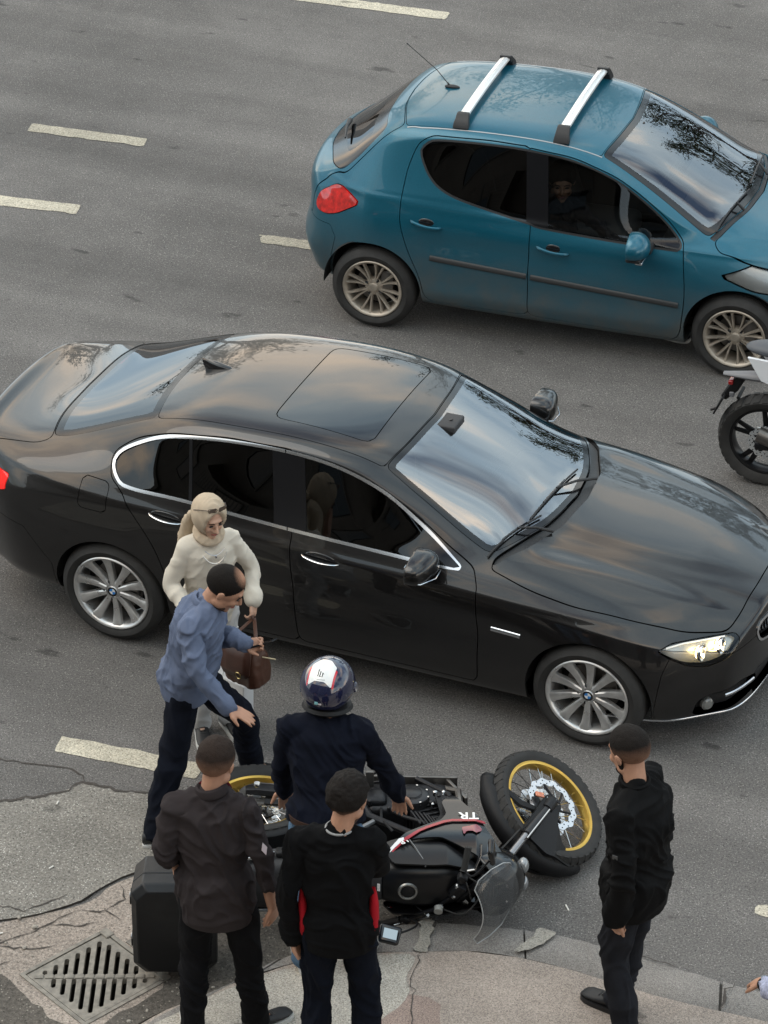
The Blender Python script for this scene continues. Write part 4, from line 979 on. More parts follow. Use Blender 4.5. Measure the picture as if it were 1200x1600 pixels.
        b=GB(); b.tube([(0.0,s_*.118,-.010),(.060,s_*.10,-.020),(.112,0,-.026),(.105,-s_*.09,-.028),(.03,-s_*.134,-.02)],.0040,6); b.ob('mirror_line',SATIN,mi)
        b=GB(); b.box((-.036,0,.015),(.004,.19,.11),bev=.001); b.ob('mirror_glass',mat('mirror_silver',(.6,.65,.68),.03,metal=1.),mi)
        b=GB(); b.tube([(.05,-s_*.20,-.055),(.04,-s_*.12,-.05),(.02,-s_*.03,-.04)],[.030,.028,.034],12,flat=.6); b.ob('mirror_arm',TRIMBLK,mi)
    b=GB(); b.ell((.53+.02,-1.075+.01,.975),(.007,.010,.007)); b.ob('mirror_lamp',mat('red_led',(.8,.02,.02),.3,emit=(1,.03,.02),estr=3),car)
    # shark fin aerial
    V=[];F=[];n=10
    for i in range(n):
        t_=i/(n-1); x=-1.24+.17*t_; h=.062*(1-t_)**.75*(1 if t_>.001 else .92)+.002; w_=.026*math.sin(PI*(.18+.72*t_))+.002
        z=pj.top(x,0.001)[0][2]-.004
        for a in np.linspace(0,PI,7): V.append((x-(.028*(1-t_)*math.sin(a)),w_*math.cos(a)*(1-.2*math.sin(a)),z+h*math.sin(a)))
    for i in range(n-1):
        for j in range(6): F.append((i*7+j,i*7+j+1,(i+1)*7+j+1,(i+1)*7+j))
    F.append(tuple(range(7))); b=GB(); b.add(V,F); b.ob('shark_fin_aerial',TRIMBLK,car,sharp=50)
    # wipers
    def topz(x,y): 
        h,n=pj.top(x,abs(y)); q=np.array([1,(1 if y>=0 else -1),1]); return h*q,n*q*(1 if n[2]>0 else -1)
    for (ax,ay,bx,by,px,py) in ((.825,-.735,.985,-.33,1.085,-.40),(.945,-.40,1.005,.21,1.125,.20)):
        t=empty('wiper',(0,0,0),parent=car); P=[]
        for q in np.linspace(0,1,12):
            h,n=topz(ax+(bx-ax)*q,ay+(by-ay)*q); P.append(h+n*.016)
        b=GB(); b.tube(P,.006,6); b.ob('blade',BLACKPL,t)
        b=GB(); b.tube([p+np.array([0,0,.008]) for p in P[3:9]],.005,6); b.ob('blade_holder',TRIMBLK,t)
        h,n=topz(px,py); b=GB(); b.tube([h+n*.015,(h+P[6])/2+n*.03,np.array(P[6])+[0,0,.012]],[.011,.008,.006],8); b.ob('wiper_arm',BLACKPL,t)
    # bonnet badge
    h,n=pj.top(2.285,0.002)
    o=empty('bonnet_badge',(h[0]-.012,0,h[2]+.004),rot=(R(90)-R(55) and 0,0,0),parent=car)
    b=roundel(o,0,.038); o.rotation_euler=(R(-90),0,R(0)); o.rotation_euler=Euler((R(-62),0,R(90)),'XYZ')
    # cabin
    b=GB(); b.box((-.35,0,.34),(2.9,1.55,.06)); b.ob('cabin_floor',LINER,car)
    b=GB(); b.box((.82,0,.80),(.42,1.45,.22),bev=.08); b.box((.60,.36,.88),(.16,.42,.12),bev=.04); b.box((.30,0,.55),(.9,.24,.34),bev=.05); b.ob('dashboard',DASHM,car)
    steering(car,.42,.36,.90,.42)
    for x,y in ((-.10,.38),(-.10,-.38),(-.98,.38),(-.98,-.38)): seat(car,x,y,SEATM)
    b=GB(); b.box((.345,0,1.285),(.03,.24,.065),bev=.012); b.tube([(.34,0,1.31),(.31,0,1.39)],.012,8); b.ob('interior_mirror',DASHM,car)
    b=GB(); b.box((.30,0,1.36),(.13,.16,.05),bev=.01); b.ob('sensor_housing',DASHM,car)
    b=GB(); b.box((-1.75,0,1.02),(.65,1.25,.03),bev=.01); b.ob('parcel_shelf',DASHM,car)
    b=GB(); b.box((-.2,0,.235),(3.8,1.3,.05)); b.box((2.02,0,.45),(.05,1.2,.4)); b.box((1.55,0,.62),(1.05,1.05,.16)); b.box((-2.15,0,.6),(.2,1.1,.5)); b.ob('underbody',LINER,car,smooth=False)
    liners(car,(-1.484,1.484),.375,.885,.58,.325)
    sp=[]
    for k in range(5):
        for d_ in (-.20,.20): sp.append((2*PI*k/5+PI/2+d_*1.0,.030,.052,d_*.62))
    sp=[(2*PI*k/10+.15,.036,.062,0) for k in range(10)]
    em=lambda t,y:roundel(t,y,.031)
    for x,s_ in ((-1.484,-1),(1.484,-1),(-1.484,1),(1.484,1)):
        wheel(car,(x,s_*.805,.332),s_,.332,.230,.235,sp,ALLOY,em,spin=.1 if x>0 else .26)
    return car
def flipS(s):
    A=s.A*np.array([1,-1,1,1,-1,1]); return S(A,s.F[:,::-1])
def joinS(a,b):
    A=np.vstack([a.A,b.A]); F=np.vstack([a.F,b.F+len(a.A)])
    k=np.round(A[:,:3],5); # weld on the centre plane
    _,idx,inv=np.unique(k,axis=0,return_index=True,return_inverse=True); inv=inv.ravel()
    F=inv[F]; ok=(F[:,0]!=F[:,1])&(F[:,1]!=F[:,2])&(F[:,0]!=F[:,2]); return S(A[idx],F[ok])
def full(s):
    j=joinS(s,flipS(s)); c=np.abs(j.A[:,1])<1e-5; j.A[c,4]=0; return j
HLP=[(.492,.687),(.589,.716),(.718,.713),(.853,.705),(.968,.697),(.983,.664),(.939,.62),(.853,.579),(.76,.558),(.65,.584),(.549,.642)]
TLP=[(.50,.845),(.50,.955),(.75,.965),(1.0,.975),(1.0,.80),(.8,.79)]
SEDAN=build_sedan()
# ---------------------------------------------------------------- blue hatchback
def build_hatch():
    PT=paint('teal_metallic',(.002,.062,.102),(.005,.12,.18),metal=.35,rough=.33,cw_=.5,cior=1.42,dust=2.1,dustcol=(.072,.082,.082),z0=.12,z1=.85)
    PT2=paint('teal_metallic_clean',(.002,.062,.102),(.005,.12,.18),metal=.35,rough=.33,cw_=.5,dust=.1,z0=-9,z1=-8)
    car=empty('hatchback_car',(-.382,4.1692,0),.0778,label='teal blue hatchback with silver roof bars on the far side of the black saloon',cat='car')
    rows=[
     [(-1.8,0,.23),(-1.27,0,.20),(1.5,0,.18),(2.0,0,.20)],
     [(-1.8,.42,.225),(-1.27,.55,.19),(1.5,.55,.17),(2.0,.36,.19)],
     [(-1.8,.63,.235),(-1.27,.79,.245),(-.9,.81,.205),(.95,.82,.175),(1.27,.81,.18),(1.8,.70,.20),(2.0,.50,.21)],
     [(-1.8,.69,.34),(-1.27,.845,.34),(-.9,.848,.30),(.95,.852,.27),(1.27,.855,.28),(1.8,.76,.30),(2.0,.56,.32)],
     [(-1.8,.74,.52),(-1.27,.873,.52),(-.9,.868,.50),(.95,.868,.47),(1.27,.876,.46),(1.8,.79,.44),(2.0,.58,.44)],
     [(-1.8,.735,.68),(-1.27,.876,.72),(-.9,.872,.70),(.95,.870,.66),(1.27,.868,.64),(1.8,.76,.60),(2.0,.55,.56)],
     [(-1.8,.70,.82),(-1.27,.85,.90),(-.9,.852,.88),(0,.848,.84),(.95,.832,.80),(1.27,.81,.78),(1.8,.68,.70),(2.0,.48,.64)],
     [(-1.8,.635,.93),(-1.5,.75,1.0),(-1.27,.79,1.03),(-.74,.80,1.03),(-.17,.80,.945),(.86,.79,.875),(1.1,.775,.87),(1.27,.755,.86),(1.8,.60,.77),(2.0,.41,.68)],
     [(-1.8,.595,.975),(-1.5,.70,1.07),(-1.27,.735,1.12),(-.74,.755,1.13),(-.17,.76,1.06),(.5,.75,1.0),(.86,.74,.935),(1.1,.715,.93),(1.27,.68,.905),(1.8,.52,.80),(2.0,.34,.71)],
     [(-1.8,.56,1.0),(-1.6,.62,1.09),(-1.4,.635,1.20),(-1.2,.635,1.32),(-.95,.635,1.385),(-.5,.64,1.41),(-.2,.64,1.41),(.1,.645,1.37),(.38,.66,1.29),(.6,.685,1.17),(.86,.71,1.01),(1.0,.69,.955),(1.27,.61,.935),(1.8,.45,.83),(2.0,.28,.73)],
     [(-1.8,.50,1.02),(-1.6,.55,1.13),(-1.4,.57,1.27),(-1.2,.575,1.395),(-.95,.58,1.44),(-.5,.58,1.455),(-.2,.58,1.45),(.1,.585,1.415),(.28,.59,1.37),(.6,.62,1.22),(.86,.65,1.07),(1.05,.65,.98),(1.27,.52,.955),(1.8,.38,.85),(2.0,.22,.745)],
     [(-1.8,.38,1.03),(-1.6,.42,1.16),(-1.4,.44,1.31),(-1.2,.45,1.43),(-.95,.45,1.465),(-.5,.45,1.478),(-.2,.45,1.47),(.1,.46,1.445),(.28,.46,1.41),(.6,.48,1.28),(.86,.5,1.14),(1.08,.48,1.02),(1.27,.4,.97),(1.8,.28,.86),(2,.16,.755)],
     [(-1.8,.2,1.035),(-1.6,.2,1.18),(-1.4,.21,1.33),(-1.2,.22,1.445),(-.95,.22,1.478),(-.5,.22,1.488),(-.2,.22,1.482),(.1,.22,1.458),(.3,.23,1.42),(.6,.25,1.31),(.86,.25,1.175),(1.13,.23,1.03),(1.27,.2,.98),(1.8,.14,.865),(2,.08,.76)],
     [(-1.8,0,1.038),(-1.6,0,1.185),(-1.4,0,1.335),(-1.2,0,1.45),(-.95,0,1.481),(-.5,0,1.491),(-.2,0,1.485),(.1,0,1.462),(.3,0,1.425),(.6,0,1.32),(.86,0,1.185),(1.13,0,1.04),(1.27,0,.985),(1.8,0,.868),(2,0,.762)]]
    st=[-1.8,-1.72,-1.63,-1.54,-1.45,-1.36,-1.27,-1.18,-1.08,-.95,-.8,-.6,-.4,-.2,0,.12,.24,.36,.5,.64,.78,.9,1.02,1.12,1.2,1.27,1.4,1.55,1.7,1.82,1.92,2.0]
    def warp(G):
        x=G[...,0]; y=G[...,1]/.8
        f=np.clip((x-1.2)/.8,0,1)**1.5; r=np.clip((-1.2-x)/.6,0,1)**1.3
        return -f*.24*np.abs(y)**2.2+r*.20*np.abs(y)**2.2
    def post(P):
        x,y,z=P[...,0],P[...,1],P[...,2]
        y-= (y>.6)*.012*np.exp(-((z-.72)/.07)**2)*np.clip((.98-np.abs(x+.0))/.2,0,1)
        y+= (y>.6)*.012*np.exp(-((z-(.345))/.06)**2)*np.clip((.98-np.abs(x))/.2,0,1)
        y+= (y>.6)*.006*np.exp(-((z-(.93-.05*x))/.02)**2)
        # bumper bulge and hatch recess at the back
        e=np.clip((-1.62-x)/.1,0,1); x-= e*.045*np.exp(-((z-.50)/.13)**2); x+=e*.012*np.exp(-((z-.75)/.08)**2)*(y<.5)
        return P
    B=carsurf(rows,st,dict(z=.46,rings=[(.03,.95),(.05,.82),(.058,.6),(.06,.3),(.06,0)]),dict(z=.60,rings=[(-.05,.955),(-.09,.84),(-.11,.6),(-.115,.3),(-.115,0)]),warp,perx=5,pers=5,dup=(7,9),post=post)
    globals()['HAT_FULL']=B
    if globals().get('SURF_ONLY'): return
    xz=lambda s:s.P[:,[0,2]]; xy=lambda s:s.P[:,[0,1]]
    g_=.003
    def split(s,fn,gap=g_): return clip(s,fn(s)+gap),clip(s,fn(s)-gap,1)
    rest=B
    for cx in (-1.27,1.27):
        fn=lambda q,cx=cx:np.maximum(np.hypot(q.P[:,0]-cx,q.P[:,2]-.312)-.350,.42-q.P[:,1]); rest=clip(rest,fn(rest),1)
        fn2=lambda q,cx=cx:np.maximum(np.maximum(np.abs(q.P[:,0]-cx)-.350,q.P[:,2]-.312),.42-q.P[:,1]); rest=clip(rest,fn2(rest),1)
    DLO=catmull([(-.952,1.29),(-.925,1.345),(-.84,1.378),(-.5,1.392),(-.205,1.385),(.10,1.350),(.379,1.262),(.58,1.150),(.74,1.030),(.855,.915),(.855,.885),(.80,.878),(.40,.892),(-.062,.921),(-.173,.945),(-.50,1.010),(-.739,1.072),(-.87,1.155)],8)
    fd=lambda q:np.maximum(sdf(DLO,xz(q)),.42-q.P[:,1])
    dlo=clip(rest,fd(rest)); rest=clip(rest,fd(rest),1)
    seal=clip(rest,fd(rest)-.013); rest=clip(rest,fd(rest)-.013,1)
    half_objs('window_seal',seal,BLACKPL,car,push=-.001,rim=.012)
    sl=lambda s:s.P[:,0]+(s.P[:,2]-1.15)*.10
    def bands(s,a,b): s=clip(s,a-sl(s)); return clip(s,sl(s)-b)
    GR_=glassmat('privacy_glass',(.02,.022,.025),1.5); GF=glassmat('hatch_front_side_glass',(.50,.52,.51),1.5)
    half_objs('side_window',bands(dlo,-3,-.205),GR_,car,push=-.006); half_objs('side_window',bands(dlo,-.055,3),GF,car,push=-.006)
    half_objs('pillar_trim',bands(dlo,-.2045,-.0555),PILL,car,push=-.001,rim=.01)
    WS=rpoly([(.335,-.3),(.335,0),(.315,.3),(.272,.560),(.45,.592),(.75,.640),(1.04,.690),(1.10,.60),(1.19,.3),(1.215,0),(1.215,-.3)],[0,.05,.15,.03,.05,.05,.04,.1,.15,.05,0])
    RG=rpoly([(-1.325,-.3),(-1.325,0),(-1.31,.30),(-1.245,.545),(-1.40,.615),(-1.55,.635),(-1.64,.54),(-1.76,.2),(-1.78,0),(-1.78,-.3)],[0,.05,.1,.05,.08,.08,.08,.1,.05,0])
    fup=lambda q,P_,z:np.maximum(sdf(P_,xy(q)),z-q.P[:,2])
    FR=mat('glass_frit',(.006,.006,.007),.12,coat=.5)
    for P_,m,wd,nm,z in ((WS,glassmat('hatch_windscreen_glass',(.85,.88,.88),2.6),.045,'windscreen',.85),(RG,glassmat('hatch_rear_glass',(.05,.055,.058),1.45),.10,'rear_screen',.9)):
        ins,rest=split(rest,lambda q:fup(q,P_,z),.002); f=sdf(P_,xy(ins)); 
        sob(nm,full(clip(ins,f+wd)),m,car,push=-.003); sob(nm+'_border',full(clip(ins,f+wd,1)),FR,car,push=-.003,rim=.004)
    lining(car,B,fd,lambda q:np.minimum(fup(q,WS,.85),fup(q,RG,.9)),.84,-1.6,1.05)
    # roof skin
    RF=rpoly([(-1.215,-.3),(-1.215,0),(-1.20,.25),(-1.10,.552),(-.6,.572),(0,.575),(.262,.572),(.305,.3),(.328,0),(.328,-.3)],[0,.05,.15,.03,.1,.1,.02,.15,.05,0])
    rf,rest=split(rest,lambda q:fup(q,RF,1.2),.002); sob('roof',full(rf),PT,car,rim=.012)
    HD=rpoly([(1.25,-.3),(1.25,0),(1.22,.32),(1.13,.62),(1.08,.715),(1.13,.765),(1.35,.765),(1.6,.70),(1.78,.58),(1.86,.40),(1.90,0),(1.90,-.3)],[0,.05,.1,.1,.05,.05,.1,.1,.1,.1,.05,0])
    hd,rest=split(rest,lambda q:fup(q,HD,.55),.003); sob('bonnet',full(hd),PT,car,rim=.02)
    # scuttle strip between glass and bonnet
    SCU=rpoly([(1.218,-.3),(1.218,0),(1.193,.3),(1.103,.60),(1.045,.695),(1.078,.712),(1.128,.62),(1.218,.32),(1.247,0),(1.247,-.3)],0)
    scu,rest=split(rest,lambda q:fup(q,SCU,.8),0.0); sob('scuttle',full(scu),BLACKPL,car,push=-.008)
    FD=rpoly([(.895,.855),(.93,.60),(.90,.30),(.865,.232),(-.135,.262),(-.160,.30),(-.150,.9),(-.215,1.41),(.10,1.378),(.39,1.288),(.60,1.170),(.78,1.035),(.885,.92)],[.04,.1,.05,.03,.03,.05,.05,.02,.1,.1,.1,.1,.05])
    RD=rpoly([(-.143,.9),(-.153,.30),(-.18,.265),(-.86,.262),(-.90,.31),(-.925,.45),(-1.01,.66),(-1.065,.85),(-1.060,1.02),(-1.04,1.20),(-.985,1.35),(-.90,1.405),(-.5,1.422),(-.205,1.415)],[.05,.05,.03,.03,.04,.08,.1,.08,.08,.08,.06,.05,.1,.02])
    doors=[]
    for P_ in (FD,RD):
        d,rest=split(rest,lambda q:np.maximum(sdf(P_,xz(q)),.42-q.P[:,1])); doors+=half_objs('door',d,PT,car,rim=.02)
    def ts(q): return np.stack([-q.P[:,0]*.55-q.P[:,1]*.83,q.P[:,2]],1)
    TL=rpoly(HTL,.03); ft=lambda q:np.maximum(sdf(TL,ts(q)),1.2+q.P[:,0])
    tl,rest=split(rest,ft,.003)
    TLM=mat('tail_lamp_red',(.36,.008,.006),.07,coat=1.,emit=(1,.03,.02),estr=.10,noise=.55,nscale=30)
    for o in half_objs('tail_light',tl,TLM,car,push=.006,rim=.02): pass
    HLQ=rpoly([(.05,.745),(.30,.84),(.45,.80),(.72,.66),(.70,.60),(.45,.61),(.20,.66)],.03)
    hs=lambda q:np.stack([q.P[:,0]*.62-q.P[:,1]*.785,q.P[:,2]],1)
    hl,rest=split(rest,lambda q:np.maximum(sdf(HLQ,hs(q)),1.1-q.P[:,0]),.003)
    for fp in (False,True):
        o=sob('headlight',hl,mat('lamp_bowl',(.50,.49,.46),.25,metal=.6),car,push=-.03,rim=-.03,flip=fp); sob('lens',hl,glassmat('clear_lens',(.90,.92,.93),1.5),o,flip=fp)
        s_=-1 if fp else 1
        b=GB(); b.ell((1.70,s_*.60,.70),(.03,.05,.05)); b.ob('bulb',mat('dim_bulb',(.8,.8,.75),.2),o)
    # front intake
    yz=lambda q:q.P[:,[1,2]]
    IN=rpoly([(-.2,.42),(.42,.42),(.50,.34),(.42,.26),(-.2,.26)],.03)
    gi,rest=split(rest,lambda q:np.maximum(sdf(IN,yz(q)),1.6-q.P[:,0]),.002); sob('grille',full(gi),BLACKPL,car,push=-.03,rim=-.03)
    for P_ in (np.array([(-1.60,.10),(-1.62,.40),(-1.56,.62),(-1.60,.70),(-2.4,.70),(-2.4,.10)]),np.array([(1.60,.10),(1.61,.40),(1.58,.60),(1.75,.585),(2.5,.60),(2.5,.10)])):
        a,rest=split(rest,lambda q:sdf(P_,xz(q)),.002); sob('bumper',full(a),PT,car,rim=.02)
    HT=rpoly([(-1.221,-.3),(-1.221,0),(-1.206,.25),(-1.115,.548),(-1.25,.60),(-1.50,.665),(-1.58,.62),(-2.3,.56),(-2.3,-.3)],[0,.05,.1,.04,.08,.06,.06,0,0])
    ht,rest=split(rest,lambda q:fup(q,HT,.705),.003); sob('tailgate',full(ht),PT,car,rim=.02)
    sob('body',full(rest),PT,car,rim=.02)
    pj=Proj(B)
    # silver roof gutter strips
    for s_ in (1,-1):
        pts=[];ns=[]
        for x in np.linspace(-1.09,.27,26):
            y=.5645 if x>-1 else .556; h,n=pj.top(x,y+.008); pts.append(h*[1,s_,1]); ns.append(n*[1,s_,1]*(1 if n[2]>0 else -1))
        rail('gutter_strip',np.array(pts),np.array(ns),.010,.003,mat('dull_strip',(.35,.36,.37),.4,metal=.7),car)
    # side mouldings
    MO=mat('moulding_dusty',(.035,.036,.037),.6)
    for s_ in (1,-1):
        for di,(x0,x1) in ((2,(-.845,-.165)),(0,(-.135,.885))):
            pts=[];ns=[]
            for x in np.linspace(x0,x1,12):
                h,n=pj.side(x,.612-.0615*(x+.845)); pts.append(h*[1,s_,1]); ns.append(n*[1,s_,1]*(1 if n[1]>0 else -1))
            rail('moulding',np.array(pts),np.array(ns),.042,.011,MO,doors[di+(0 if s_==1 else 1)])
    for (x0,z0,x1,z1,di) in ((-.985,.868,-.765,.838,2),(-.10,.797,.125,.768,0)):
        for s_ in (1,-1):
            d=doors[di+(0 if s_==1 else 1)]; pts=[]
            for t_ in np.linspace(0,1,14):
                h,n=pj.side(x0+(x1-x0)*t_,z0+(z1-z0)*t_-.006*math.sin(t_*PI)); pts.append((h+np.array([0,.030*math.sin(t_*PI)**.5 if 0<t_<1 else 0,0]))*[1,s_,1])
            b=GB(); b.tube(pts,[.004]+[.011]*12+[.004],8); b.ob('handle',PT,d)
            h,n=pj.side((x0+x1)/2,(z0+z1)/2); b=GB(); b.ell((h[0],s_*(h[1]-.006),h[2]+.006),(.06,.010,.034)); b.ob('handle_recess',TRIMBLK,d)
    for s_ in (1,-1):
        mi=empty('mirror',(.60,s_*.945,.925),parent=car)
        b=GB(); b.ell((0,0,.01),(.105,.128,.098),nu=40,nv=24); V=[]
        for x,y,z in b.V: V.append((max(x,-.035),y,z if z>-.03 else -.03+(z+.03)*.45))
        b.V=V; b.ob('mirror_cap',PT2,mi,sharp=50)
        b=GB(); b.box((.01,0,-.050),(.10,.19,.03),bev=.012); b.box((.05,-s_*.12,-.045),(.09,.12,.05),rot=(0,0,0),bev=.015); b.ob('mirror_foot',BLACKPL,mi)
        b=GB(); b.box((.045,s_*.02,-.075),(.05,.10,.018),bev=.006); b.ob('mirror_trim',SATIN,mi)
    # aerial
    z=pj.top(-.96,.001)[0][2]; b=GB(); b.ell((-.95,0,z+.006),(.055,.020,.016)); b.tube([(-.965,0,z+.006),(-.985,0,z+.035)],[.010,.005],8); b.ob('aerial_base',BLACKPL,car)
    b=GB(); b.tube([(-.983,0,z+.03),(-1.06,0,z+.12),(-1.27,0,1.765)],[.0035,.003,.0028],6); b.ell((-1.27,0,1.765),(.006,.006,.006),nu=8,nv=6); b.ob('aerial_rod',BLACKPL,car)
    # roof bars
    ALB=mat('roof_bar_aluminium',(.82,.82,.82),.28,metal=.85,noise=.04)
    for x0 in (-.715,-.015):
        t=empty('roof_bar',(x0,0,0),parent=car); zt=1.518 if x0<-.3 else 1.512
        b=GB(); P=[];m=14
        for i in range(m+1):
            y=-.475+.95*i/m; P.append((0,y,zt+.012*(1-(y/.5)**2)))
        V=[];F=[]
        for p in P:
            for dx,dz in ((-.034,-.004),(-.030,.006),(-.012,.013),(-.003,.0135),(0,.010),(.003,.0135),(.012,.013),(.030,.006),(.034,-.004),(.0,-.013)): V.append((dx,p[1],p[2]+dz))
        k=10
        for i in range(m):
            for j in range(k): F.append((i*k+j,i*k+(j+1)%k,(i+1)*k+(j+1)%k,(i+1)*k+j))
        F.append(tuple(range(k))); F.append(tuple(m*k+j for j in range(k-1,-1,-1))); b.add(V,F); b.ob('bar',ALB,t,sharp=40)
        for s_ in (1,-1):
            zr=pj.top(x0,.55)[0][2]; b=GB(); V=[];F=[]
            prof=[(.478,zt+.022,.040),(.505,zt+.020,.044),(.535,zt-.01,.047),(.560,zr+.035,.052),(.575,zr+.0,.056)]
            prin=[(.478,zt-.020,.038),(.490,zt-.03,.040),(.500,zr+.05,.042),(.505,zr+.02,.046),(.510,zr-.0,.050)]
            for (y,z_,w_),(y2,z2,w2) in zip(prof,prin): V+= [(-w_,s_*y,z_),(w_,s_*y,z_),(w2,s_*y2,z2),(-w2,s_*y2,z2)]
            for i in range(4):
                for j in range(4): F.append((i*4+j,i*4+(j+1)%4,(i+1)*4+(j+1)%4,(i+1)*4+j))
            F.append((0,1,2,3)); F.append((16,17,18,19)); b.add(V,F); o=b.ob('foot',BLACKPL,t,sharp=30)
            bv=o.modifiers.new('b','BEVEL'); bv.width=.005; bv.segments=2
    # rear wiper and front wipers
    P=[]
    for q in np.linspace(0,1,8):
        h,n=pj.cast((-3,.10+.0*q,1.06+0*q),(1,0,0)); 
    def tz(x,y): h,n=pj.top(x,abs(y)); return h*[1,(1 if y>=0 else -1),1]
    b=GB(); b.tube([tz(-1.70,0)+[0,0,.03],tz(-1.66,-.15)+[-.01,0,.035],tz(-1.60,-.36)+[-.01,0,.03]],[.020,.012,.006],8); b.ob('rear_wiper',BLACKPL,car)
    for (ax,ay,bx,by,px,py) in ((1.08,-.66,1.17,-.10,1.20,-.36),(1.16,-.02,1.13,.50,1.225,.22)):
        t=empty('wiper',(0,0,0),parent=car); P=[tz(ax+(bx-ax)*q,ay+(by-ay)*q)+np.array([.0,0,.022]) for q in np.linspace(0,1,10)]
        b=GB(); b.tube(P,.0065,6); b.ob('blade',BLACKPL,t)
        b=GB(); b.tube([tz(px,py)+[0,0,.02],P[5]+[.01,0,.02]],[.012,.007],8); b.ob('wiper_arm',BLACKPL,t)
    # cabin
    b=GB(); b.box((-.2,0,.30),(2.2,1.45,.06)); b.ob('cabin_floor',LINER,car)
    b=GB(); b.box((.95,0,.80),(.50,1.35,.22),bev=.08); b.box((.72,.34,.90),(.16,.40,.12),bev=.04); b.ob('dashboard',DASHM,car)
    steering(car,.55,.34,.93,.5); GS=mat('grey_seat_cloth',(.06,.06,.062),.9)
    for x,y in ((.02,.36),(.02,-.36),(-.80,.36),(-.80,-.36)): seat(car,x,y,GS)
    b=GB(); b.box((.42,0,1.31),(.03,.22,.06),bev=.012); b.tube([(.42,0,1.33),(.40,0,1.39)],.012,8); b.ob('interior_mirror',DASHM,car)
    for s_ in (1,-1):
        b=GB(); b.box((.36,s_*.745,.60),(1.0,.06,.52),bev=.02); b.ob('door_card',HEADL,car)
    b=GB(); b.box((-.1,0,.245),(2.7,1.15,.05)); b.box((1.5,0,.58),(.7,1.0,.24)); b.box((-1.6,0,.55),(.15,1.0,.4)); b.ob('underbody',LINER,car,smooth=False)
    liners(car,(-1.27,1.27),.356,.84,.52,.312)
    sp=[]
    for k in range(8):
        for d_ in (-.115,.115): sp.append((2*PI*k/8+d_*.55+.2,.013,.020,d_*.95))
    def cap(t,y):
        b=GB(); b.lathe([(0,y),(.024,y),(.028,y+.004)],24,'y'); b.ob('hub_cap',ALLOYD,t)
    for x,s_ in ((-1.27,-1),(1.27,-1),(-1.27,1),(1.27,1)):
        wheel(car,(x,s_*.762,.303),s_,.303,.198,.19,sp,ALLOYD,cap,lug=4,spin=.1 if x>0 else .3)
    return car
HTL=[(.42,.80),(.40,.90),(.30,.985),(.235,.992),(.16,.965),(.075,.925),(.10,.895),(.22,.80),(.30,.765),(.38,.77)]
HATCH=build_hatch()
